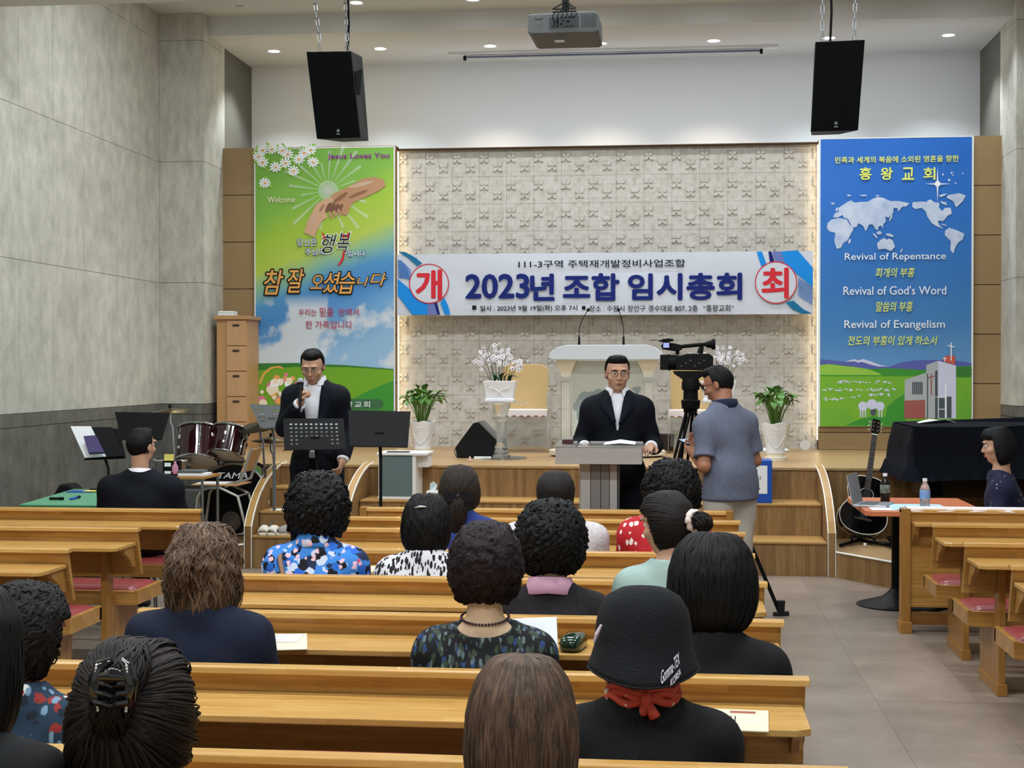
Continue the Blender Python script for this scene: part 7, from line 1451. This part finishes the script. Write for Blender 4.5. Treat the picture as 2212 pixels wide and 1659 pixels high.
# ---------------------------------------------------------------- drum kit
M('drum_wine', '#2a0b12', .12, coat=.8); M('drum_head', '#b9ad97', .5); M('bronze', '#5b5136', .35, .8)
KX, KY = at(505, 1000, 12.4).x, 12.4; t = thing('drum_kit', 'wine red drum kit with two toms and black bass drum', 'drum kit', (KX, KY, .2))
def drum(name, c, ax_, r, h, mat, head, lugs=6, front=None):
    c, ax_ = V(c), V(ax_).normalized(); m = MB(); m.cyl(c, c + ax_ * h, r, r, 36); o = m.build(name, mat, t, smooth=True); x_, y_ = frame_of(ax_); ring = lambda rr, d: [c + ax_ * d + (x_ * math.cos(a) + y_ * math.sin(a)) * rr for a in [2 * math.pi * k / 32 for k in range(33)]]
    for hd_ in (-.004, h + .004): m = MB(); m.tube(ring(r + .008, hd_), .010, 6, False); m.build('hoop', 'chrome', o, smooth=True)
    for a_, b_ in ((-.004, -.001), (h + .001, h + .004)): m = MB(); m.cyl(c + ax_ * a_, c + ax_ * b_, r * .98, r * .98, 32); m.build('drumhead', head, o)
    for k in range(lugs):
        a = 2 * math.pi * k / lugs + .3; p = c + (x_ * math.cos(a) + y_ * math.sin(a)) * (r + .008); m = MB(); m.tube([p + ax_ * h * .05, p + ax_ * h * .95], .004, 6); m.tube([p + ax_ * h * .28, p + ax_ * h * .30, p + ax_ * h * .42, p + ax_ * h * .44], [.006, .013, .013, .006], 8); m.tube([p + ax_ * h * .66, p + ax_ * h * .74], [.012, .012], 8); m.build('lug', 'chrome', o, smooth=True)
    return o
bd = at(505, 1078, 12.4); br_ = .30; bc = V((0, 0, br_ + .02)); o = drum('bass_drum', (0, 0, br_ + .02), (0, 1, 0), br_, .36, 'drum_wine', 'black', 8)
tp = V((KX, KY, .2)); lt = text('lettering', 'TAMA', None, 'ink_white', (-.135, .50, .125, .55), -.012, .02, .25, px=False); lt.parent = o
m = MB(); m.cyl((-.02, -.010, .13), (-.02, -.007, .13), .085, .085, 28); m.build('port_hole', M('port', '#6f5f4c', .6, noise=('#2a2f3a', 12, (1, 1, 1), 2.5)), o)
def tp_(px, py, Y): return at(px, py, Y) - V((KX, KY, .2))
for px1, py1, r_, h__, tlt in ((428, 928, .182, .29, (-.10, -.42)), (497, 926, .150, .24, (.10, -.42))):
    c = tp_(px1 + 2, py1 + 5, 12.45); ax_ = V((tlt[0] * -.8, -.50, -1)); drum('tom_drum', c, ax_, r_, h__, 'drum_wine', 'drum_head', 6)
m = MB(); m.tube([(0, .15, .58), (0, .12, .85)], .014, 8); m.tube([tp_(462, 965, 12.45), tp_(480, 962, 12.42), tp_(500, 955, 12.45)], .014, 8); m.sph(tp_(481, 962, 12.42), .028, 10, 8); m.tube([(0, .15, .55), (0, .15, .62)], [.05, .02], 12); m.build('tom_mount', 'chrome', t, smooth=True)
drum('snare_drum', tp_(372, 992, 12.2), (0, 0, 1), .16, -.12, 'chrome', 'drum_head', 6)
m = MB(); c = tp_(372, 1010, 12.2); m.tube([c, (c.x, c.y, .25)], .012, 8)
for k in range(3): a = 2.1 * k; m.tube([(c.x, c.y, .3), (c.x + .22 * math.cos(a), c.y + .18 * math.sin(a), 0.01)], .009, 6)
m.build('snare_stand', 'chrome', t, smooth=True)
M('cymbal_dark', '#3a352a', .35, .7)
def cymbal(label, px, py, Y, rx_px, tiltx, tilty, mat='bronze', zf=.2, pair=False):
    c = at(px, py, Y); r_ = rx_px / F * Y; t = thing('cymbal', label, 'cymbal', (c.x, c.y, zf)); zc = c.z - zf; mt = Matrix.Translation((0, 0, zc)) @ Euler((tiltx, tilty, 0)).to_matrix().to_4x4(); m = MB(); m.m = mt
    m.lathe([(.001, .022), (.02, .020), (.035, .008), (r_, -.012), (r_, -.014), (.035, .004), (.001, .016)], n=40); m.build('plate', mat, t, smooth='all'); m = MB(); m.m = mt; m.cyl((0, 0, .02), (0, 0, .05), .014, .010, 10); m.build('felt', 'black', t)
    if pair: m = MB(); m.m = mt; m.lathe([(.001, -.045), (r_, -.02), (r_, -.018), (.001, -.04)], n=36); m.build('plate', mat, t, smooth='all')
    m = MB(); m.tube([(0, 0, zc + .05), (0, 0, zc - .10), (.02, 0, zc - .14), (.03, .02, .55), (.03, .02, .12)], .010, 8); m.tube([(.03, .02, .6), (.03, .02, .12)], .015, 8); m.build('stand', 'chrome', t, smooth=True)
    for k in range(3): a = 2 * math.pi * k / 3 + .9; m = MB(); m.tube([(.03, .02, .30), (.03 + .22 * math.cos(a), .02 + .22 * math.sin(a), .008)], .009, 6); m.build('stand_leg', 'chrome', t, smooth=True)
    return t
cymbal('thin grey cymbal high over the left music stand', 368, 886, 11.95, 44, .12, -.05); cymbal('large dark crash cymbal left of the bowed man', 563, 918, 12.35, 50, .25, -.12, 'cymbal_dark'); cymbal('pair of hi-hat cymbals behind the crash cymbal stand', 585, 948, 12.6, 42, .02, 0, 'bronze', .2, True)
# ---------------------------------------------------------------- ballot boxes on the second step
c0 = at(818, 980, 12.4); c1 = at(892, 1083, 12.4); Yb = 12.42; xa = c0.x; xb = c1.x; t = thing('ballot_box', 'grey see-through ballot box with white side standing on the steps', 'ballot box', (xa, Yb, .531)); wd = xb - xa; hh = c0.z - .531
xw = at(928, 1000, 12.55).x - xa
B(.004, .0, .02, wd - .01, .012, hh - .02).build('front_panel', 'grey_glass', t); B(wd - .01, 0, 0, wd + .02, .35, hh).build('side_panel', 'white_plastic', t, bevel=.004); B(0, .30, 0, wd, .312, hh).build('rear_panel', 'grey_plastic', t); B(-.006, 0, 0, .006, .32, hh).build('side_panel', 'white_plastic', t)
B(-.01, -.008, 0, wd + .03, .35, .022).build('base', 'white_plastic', t, bevel=.003); B(-.02, -.015, hh - .015, xw, .36, hh + .008).build('lid', 'white_plastic', t, bevel=.004); B(wd * .2, .02, hh + .009, wd * .85, .10, hh + .016).build('slot', 'black', t); B(wd + .02, .1, hh - .12, xw - .01, .33, hh - .015).build('shelf', 'white_plastic', t)
c = at(933, 1060, 12.42); t = thing('tissue_pack', 'pale blue tissues standing beside the ballot box', 'tissues', (c.x, 12.5, .531)); m = MB(); m.box(-.06, -.03, 0, .05, .05, .07); m.build('pack', 'white_plastic', t, bevel=.01); m = MB(); m.add([(-.03, 0, .07), (.02, -.01, .07), (.03, .02, .12), (0, .0, .15), (-.03, .02, .13), (-.01, .03, .07)], [(0, 1, 2, 3), (0, 3, 4, 5)]); m.build('tissue', M('pale_blue', '#c6dbe0', .7), t, solid=.006)
xr = at(1668, 1040, 12.4).x; t = thing('ballot_box', 'blue ballot box with a white paper notice beside the polo shirt man', 'ballot box', (xr - .33, 12.4, .531)); zt = at(1668, 995, 12.4).z - .531
B(0, 0, 0, .33, .26, zt).build('body', 'blue_board', t, bevel=.004); B(.02, -.004, zt * .22, .29, -.001, zt * .88).build('notice', 'paper', t); B(.10, .06, zt + .001, .24, .16, zt + .03).build('lid_flap', 'white_plastic', t, bevel=.003)
for s_, b_ in (('의견', (.11, .26, .21, .275)), ('서', (.20, .19, .235, .225)), ('조합', (.08, .115, .24, .125))): o = text('lettering', s_, None, 'ink_black', (b_[0], b_[1], b_[2], b_[3]), -.0055, .0, px=False, th=.0008); o.parent = t
# ---------------------------------------------------------------- guitar on a floor stand
G0 = at(1860, 1178, 12.35); hd = at(1896, 908, 12.75); t = thing('acoustic_guitar', 'black acoustic guitar leaning on a floor stand by the stage front', 'guitar', (G0.x, 12.35, .2))
M('guitar_black', '#050506', .12, coat=.6); M('fret_wood', '#2f231b', .5); up = (hd - V((G0.x, 12.35, .2))); L_ = up.length; up.normalize(); sd = V((1, .12, 0)); sd = (sd - up * sd.dot(up)).normalized(); nr = sd.cross(up).normalized(); nr = nr if nr.y < 0 else -nr
mt = Matrix(((sd.x, nr.x, up.x, 0), (sd.y, nr.y, up.y, 0), (sd.z, nr.z, up.z, .09), (0, 0, 0, 1))); sc_ = (L_ - .09) / 1.0
out = [(0, 0), (.10, .012), (.17, .06), (.198, .13), (.19, .20), (.15, .255), (.122, .30), (.122, .335), (.14, .385), (.142, .43), (.115, .475), (.06, .492), (.0, .492)]; sm = []
for i in range(len(out) - 1):
    for f in (0, .34, .67): sm.append((out[i][0] + (out[i + 1][0] - out[i][0]) * f, out[i][1] + (out[i + 1][1] - out[i][1]) * f))
sm.append(out[-1])
for _ in range(2): sm = [sm[0]] + [((a[0] + 2 * b[0] + c_[0]) / 4, (a[1] + 2 * b[1] + c_[1]) / 4) for a, b, c_ in zip(sm[:-2], sm[1:-1], sm[2:])] + [sm[-1]]
poly = [(x * sc_, z * sc_) for x, z in sm] + [(-x * sc_, z * sc_) for x, z in sm[::-1][1:-1]]
m = MB(); m.m = mt; m.prism(poly, -.10, 0, 'y'); m.build('body', 'guitar_black', t, bevel=.004, smooth=True); m = MB(); m.m = mt; m.tube([(x * 1.003, .002, z) for x, z in poly + poly[:1]], .0035, 5, False); m.tube([(x * 1.003, -.10, z) for x, z in poly + poly[:1]], .003, 5, False); m.build('binding', 'cream_ceramic', t)
m = MB(); m.m = mt; m.cyl((0, .0, .335 * sc_), (0, .003, .335 * sc_), .05, .05, 28); o = m.build('sound_hole', 'black', t); m = MB(); m.m = mt; m.tube([(.058 * math.cos(a), .003, .335 * sc_ + .058 * math.sin(a)) for a in [2 * math.pi * k / 28 for k in range(29)]], .002, 4, False); m.build('rosette', 'cream_ceramic', o)
m = MB(); m.m = mt; m.prism([(-.024, .37 * sc_), (.024, .37 * sc_), (.021, .86 * sc_), (-.021, .86 * sc_)], .002, .016, 'y'); m.build('fretboard', 'fret_wood', t); m = MB(); m.m = mt; m.tube([(0, -.03, .47 * sc_), (0, -.012, .52 * sc_), (0, -.008, .85 * sc_)], [.03, .02, .018], 10); m.build('neck', 'guitar_black', t, smooth=True)
m = MB(); m.m = mt
for k in range(14): z_ = (.86 - .49 * (1 - .944 ** (k * 1.3)) / (1 - .944 ** 18)) * sc_; m.box(-.023, .016, z_ - .001, .023, .018, z_ + .001)
m.build('fret', 'steel', t, kind='stuff'); m = MB(); m.m = mt
for k in range(6): x_ = -.016 + k * .0064; m.tube([(x_ * 1.6, .012, .13 * sc_), (x_, .020, .86 * sc_)], .0006, 3)
m.build('strings', 'steel', t, kind='stuff'); m = MB(); m.m = mt; m.box(-.07, .001, .115 * sc_, .07, .010, .135 * sc_); m.build('bridge', 'fret_wood', t, bevel=.003)
m = MB(); m.m = mt; m.prism([(-.024, .865 * sc_), (.024, .865 * sc_), (.036, .89 * sc_), (.034, 1.0 * sc_), (-.034, 1.0 * sc_), (-.036, .89 * sc_)], -.008, .008, 'y'); hs_ = m.build('headstock', 'guitar_black', t, bevel=.002); m = MB(); m.m = mt; m.box(-.024, .0, .858 * sc_, .024, .02, .866 * sc_); m.build('nut', 'cream_ceramic', t)
for s_ in (-1, 1):
    for k in range(3): z_ = (.90 + .034 * k) * sc_; m = MB(); m.m = mt; m.cyl((s_ * .018, .008, z_), (s_ * .018, .016, z_), .007, .007, 10); m.tube([(s_ * .034, 0, z_), (s_ * .05, 0, z_)], .003, 5); m.sph((s_ * .053, 0, z_), .008, 8, 6); m.build('tuning_peg', 'chrome', hs_, smooth=True)
t = thing('guitar_stand', 'low black floor stand under the black guitar', 'stand', (G0.x, 12.35, .2)); m = MB(); m.tube([(-.19, -.22, .02), (.0, .10, .03), (.20, -.20, .02)], .014, 8); m.tube([(0, .10, .03), (0, .22, .42)], .012, 8); m.tube([(-.09, -.14, .06), (-.08, .0, .07), (.08, .0, .07), (.09, -.14, .06)], .012, 8); m.tube([(0, .02, .07), (0, .10, .03)], .012, 8); m.build('frame', 'black', t, smooth=True); m = MB(); m.cyl((.0, -.16, .02), (.02, -.16, .02), .014, .014, 10); m.build('end_knob', 'white_plastic', t)
m = None
c = on(1922, 1178, .2); t = thing('cable_heap', 'tangle of black cables on the low platform by the guitar', 'cable', (1.80, 12.1, .2)); m = MB(); q = random.Random(4)
for k in range(5): m.tube([(q.uniform(-.12, .12), q.uniform(-.1, .1), q.uniform(.01, .12)) for _ in range(9)], .006, 5)
m.build('cable', 'black', t, kind='stuff', smooth='all')
# ---------------------------------------------------------------- grand piano under a fringed cover
M('velvet', '#070b14', .9, bump=(30, .15, (1, 1, 1)), spec=.15); PX0, PX1, PY0, PY1, PZ1 = 1.83, 4.3, 11.62, 12.72, 1.20
t = thing('piano', 'grand piano hidden under a black velvet cover with ruffled hem', 'piano', (PX0, PY0, .2))
def hem_ring(z, off, amp, n=220, ph=0):
    w_, d_ = PX1 - PX0, PY1 - PY0; P_ = 2 * (w_ + d_); out = []
    for k in range(n):
        s_ = P_ * k / n
        if s_ < w_: x_, y_, nx_, ny_ = s_, 0, 0, -1
        elif s_ < w_ + d_: x_, y_, nx_, ny_ = w_, s_ - w_, 1, 0
        elif s_ < 2 * w_ + d_: x_, y_, nx_, ny_ = w_ - (s_ - w_ - d_), d_, 0, 1
        else: x_, y_, nx_, ny_ = 0, d_ - (s_ - 2 * w_ - d_), -1, 0
        a_ = off + amp * math.sin(s_ * 55 + ph) + (.02 * math.sin(s_ * 5 + z * 3) if off > .01 else 0); sag = .03 * math.sin(x_ * 1.6) if z < .8 else 0
        out.append((x_ + nx_ * a_, y_ + ny_ * a_, z - .2 + sag + (.04 * math.exp(-((x_ - 1.1) / .25) ** 2) * (z > 1.15))))
    return out
m = MB(); m.rings([hem_ring(z, o_, a_) for z, o_, a_ in ((.78, .085, .016), (.83, .06, .012), (.885, .045, .006), (.895, .035, .002), (1.03, .02, .002), (1.15, .008, .0), (1.195, .0, 0))], False)
m.add([(x, y, z) for x, y, z in hem_ring(1.20, -.008, 0)], [tuple(range(220))]); m.build('cover', 'velvet', t, smooth=True)
B(.10, .12, .45, 2.3, 1.0, .98).build('case', 'black_gloss', t)
for x_, y_ in ((.16, .15), (2.2, .15), (1.1, .95)): m = MB(); m.lathe([(.03, 0), (.05, .03), (.045, .1), (.07, .46)], (x_, y_, 0), 12); m.build('leg', 'black_gloss', t, smooth=True)
c = at(2025, 905, 12.3); t = thing('document', 'crumpled white paper on top of the covered piano', 'paper', (c.x, 12.3, 1.202 + .0)); m = MB(); m.sheet([[(-.16, -.08, .004), (-.06, -.09, .02), (.04, -.08, .035), (.16, -.08, .004)], [(-.15, .08, .004), (-.05, .09, .03), (.05, .08, .02), (.15, .08, .004)]]); m.build('sheet', 'paper', t, solid=.003)
# ---------------------------------------------------------------- orange table
o1 = on(1830, 1074, .72); o2 = on(1868, 1104, .72); M('orange_top', '#cf7a52', .35); t = thing('bistro_table', 'orange topped table on a black round pedestal by the right block', 'table', (1.6, 10.5, 0)); X0 = 1.245 - 1.6; y0_ = o2.y - 10.5; y1_ = o1.y - 10.5
m = MB(); m.prism([(X0 + .04, y0_), (X0, y0_ + .05), (X0, y1_), (.42, y1_), (.42, y0_)], .685, .72, 'z'); m.build('tabletop', 'orange_top', t, bevel=.004); cx = at(1937, 1300, 10.5).x - 1.6
m = MB(); m.lathe([(.001, 0), (.27, 0), (.275, .008), (.20, .03), (.10, .06), (.055, .10), (.04, .12)], (cx, 0, 0), 44); m.build('base', 'black_metal', t, smooth=True); m = MB(); m.cyl((cx, 0, .10), (cx, 0, .685), .036, .036, 24); m.build('pedestal', 'black', t, smooth=True)
cL = at(1890, 1090, 10.15); t = thing('laptop', 'open silver laptop seen edge-on on the orange table', 'laptop', (cL.x, 10.2, .721), 1.25); B(-.16, -.11, 0, .16, .11, .014).build('base', M('silver', '#b9bcc2', .3, .5), t, bevel=.003); m = MB(); m.add([(-.16, .11, .012), (.16, .11, .012), (.16, .15, .21), (-.16, .15, .21)], [(0, 1, 2, 3)]); m.build('screen_lid', 'silver', t, solid=.007); B(-.14, -.03, .0145, .14, .08, .0155).build('keyboard', 'grey_plastic', t)
def bottle(label, px, Y, h_, mats):
    x_ = at(px, 1080, Y).x; t = thing('drink_bottle', label, 'bottle', (x_, Y, .7215)); MB().lathe([(.001, 0), (.030, 0), (.033, .008), (.032, h_ * .3), (.033, h_ * .62), (.026, h_ * .75), (.013, h_ * .86), (.013, h_ * .9)], n=24).build('body', mats[0], t, smooth=True); MB().lathe([(.0335, h_ * .32), (.0345, h_ * .33), (.0345, h_ * .60), (.0335, h_ * .61)], n=24, caps=False).build('label', mats[1], t, smooth=True); MB().lathe([(.001, h_), (.0155, h_), (.016, h_ * .9), (.001, h_ * .895)], n=18).build('cap', 'white_plastic', t, smooth=True)
M('tea', '#1b1512', .1); M('tea_label', '#20221f', .4, noise=('#8a9a8a', 30, (1, 1, 1), 3)); M('water', '#dfe8ec', .05, trans=.8, alpha=.8); M('water_label', '#9fb4cc', .4, noise=('#3f7ac0', 20, (1, 1, 1), 2.5))
bottle('dark tea bottle with white cap beside the laptop', 1912, 10.45, .20, ('tea', 'tea_label')); bottle('clear water bottle with white cap and blue label on the orange table', 1998, 10.0, .20, ('water', 'water_label'))
c = at(1975, 1082, 10.05); t = thing('folder', 'pale blue paper folder on the orange table', 'folder', (c.x - .02, 10.1, .7215)); B(-.14, -.22, 0, .22, .16, .006).build('cover', M('pale_blue2', '#b7dbe6', .6), t)
t = thing('document', 'white printed sheet under the laptop edge on the orange table', 'paper', (c.x - .22, 9.95, .7215)); B(-.08, -.10, 0, .08, .08, .002).build('sheet', 'paper', t)
# lace cloth over the right front desk
t = thing('lace_cloth', 'white lace cloth along the top of the right front desk', 'cloth', (1.45, 9.45, .774)); m = MB(); gr = []
for j, (y_, z_) in enumerate(((-.045, -.012), (-.03, .004), (.05, .005), (.09, .003), (.11, -.03))):
    gr.append([(i * .05 - .0, y_ - (.004 * math.sin(i * 1.7) if j in (0, 4) else 0), z_ - (.006 * abs(math.sin(i * 1.1)) if j in (0, 4) else 0)) for i in range(62)])
m.sheet(gr)
gr = []
for j in range(5): gr.append([(-.012 - .004 * j + .006 * math.sin(k * 1.5 + j), -.04 + .022 * k, .004 - .045 * j - .012 * abs(math.sin(k * 1.3)) * j / 4) for k in range(7)])
m.sheet(gr); m.build('cloth', 'lace', t, solid=.003)
# ---------------------------------------------------------------- slippers and paper on the narrow steps
def slipper(label, px, py, mat, rz):
    c = at(px, py, 11.99); c.z = .271; t = thing('slipper', label, 'slipper', tuple(c), rz); m = MB(); sole = [(-.035, -.12), (-.045, -.06), (-.035, .0), (-.048, .07), (-.03, .125), (.02, .13), (.045, .08), (.036, 0), (.042, -.06), (.03, -.12)]; m.prism(sole, 0, .022, 'z'); m.build('sole', 'cream_ceramic', t, bevel=.004)
    m = MB(); n = 12; rg = []
    for y_, hz, w_ in ((.0, .055, .044), (.04, .060, .047), (.08, .045, .046), (.115, .028, .036)): rg.append([(w_ * math.cos(a), y_ + (.02 * abs(math.cos(a)) if y_ == 0 else 0) * -1, .018 + hz * math.sin(a)) for a in [math.pi * k / n for k in range(n + 1)]])
    m.sheet(rg); m.build('strap', mat, t, smooth='all', solid=.004)
M('slip_white', '#cfc9bb', .6); M('slip_grey', '#8c8b84', .7)
slipper('left white slipper of the pair on the lowest narrow step', 572, 1164, 'slip_white', math.pi + .1); slipper('right white slipper of the pair on the lowest narrow step', 594, 1166, 'slip_white', math.pi - .05); slipper('grey slipper beside the white pair on the step', 624, 1163, 'slip_grey', 2.4)
c = at(607, 1105, 12.2); t = thing('document', 'white sheet of paper lying on the second narrow step', 'paper', (c.x, 12.2, .4515)); B(-.08, -.05, 0, .14, .06, .004).build('sheet', 'paper', t)
# ---------------------------------------------------------------- papers on the pew shelves
def shelf_sheet(name, label, cat, px, w_, d_, ybase, mat='paper', rz=0, th=.003, dz=0, ymid=-.18):
    z_ = .6935 + dz; Y = ybase + ymid; x_ = at(px, 1200, Y).x; t = thing(name, label, cat, (x_, Y, z_), rz); B(-w_ / 2, -d_ / 2, 0, w_ / 2, d_ / 2, th).build('sheet', mat, t); return t
t = shelf_sheet('envelope', 'brown envelope hanging over the shelf edge beside the navy top', 'envelope', 588, .24, .30, 5.22, 'paper_cream', .25, ymid=-.20)
t2 = shelf_sheet('document', 'white printed form on the brown envelope', 'paper', 588, .20, .15, 5.22, 'paper', .1, dz=.0035, ymid=-.14); M('pale_print', '#a9b0b6', .7); m = MB()
for k in range(5): m.box(-.05, .04 - k * .02, .0032, .05, .045 - k * .02, .0036)
m.build('printing', 'pale_print', t2, kind='stuff')
t = shelf_sheet('form', 'cream form with small red and black print on the right pew shelf', 'paper', 1592, .17, .24, 4.255, 'paper_cream', -.06, ymid=-.21)
B(-.02, .075, .0032, .05, .10, .0036).build('heading', M('rust_print', '#9c5b4c', .7), t); m = MB()
for k in range(3): m.box(-.03 + k * .012, -.07, .0032, -.027 + k * .012, .04, .0036)
m.build('printing', 'ink_black', t, kind='stuff')
shelf_sheet('document', 'pale papers spread on the pew shelf left of the leopard-print woman', 'paper', 788, .16, .20, 7.08, 'paper_cream', .2)
t = thing('glasses_case', 'dark green spectacle case on the pew shelf', 'glasses case', (at(1239, 1380, 5.03).x, 5.03, .6935)); M('case_green', '#0c2a1a', .15, coat=.6); m = MB(); m.rings([[(x_ * s_, y_ * s_, z_) for x_, y_ in [(.042 * math.cos(a), .075 * math.sin(a)) if 0 else (.040 * (abs(math.cos(a)) ** .6) * (1 if math.cos(a) > 0 else -1), .085 * (abs(math.sin(a)) ** .6) * (1 if math.sin(a) > 0 else -1)) for a in [2 * math.pi * k / 28 for k in range(28)]]] for s_, z_ in ((.85, 0), (1, .008), (1.02, .025), (.95, .040), (.7, .050), (.2, .053))]); m.build('shell', 'case_green', t, smooth='all'); t.rotation_euler = (0, 0, -.15)
m = MB(); m.tube([(-.041, -.06, .024), (-.0415, .06, .024)], .0015, 5); m.build('seam', 'black', t)
# large white booklet held up by the woman in the leaf print blouse
Yk = 4.80; tl, tr, br, bl = [at(x, y, Y_) for x, y, Y_ in ((1128, 1342, Yk + .10), (1202, 1334, Yk + .10), (1207, 1450, Yk - .02), (1130, 1452, Yk - .02))]; c = (tl + br) / 2; t = thing('booklet', 'large white booklet held open in front of the leaf-print blouse', 'booklet', tuple(c)); p = [v_ - c for v_ in (bl, br, tr, tl)]; m = MB(); m.add([p[0] - V((.12, 0, 0)), p[1], p[2], p[3] - V((.12, 0, 0))] + [v_ + V((0, .014, 0)) for v_ in (p[0] - V((.12, 0, 0)), p[1], p[2], p[3] - V((.12, 0, 0)))], [(3, 2, 1, 0), (4, 5, 6, 7), (0, 1, 5, 4), (1, 2, 6, 5), (2, 3, 7, 6), (3, 0, 4, 7)]); m.build('pages', 'paper', t)
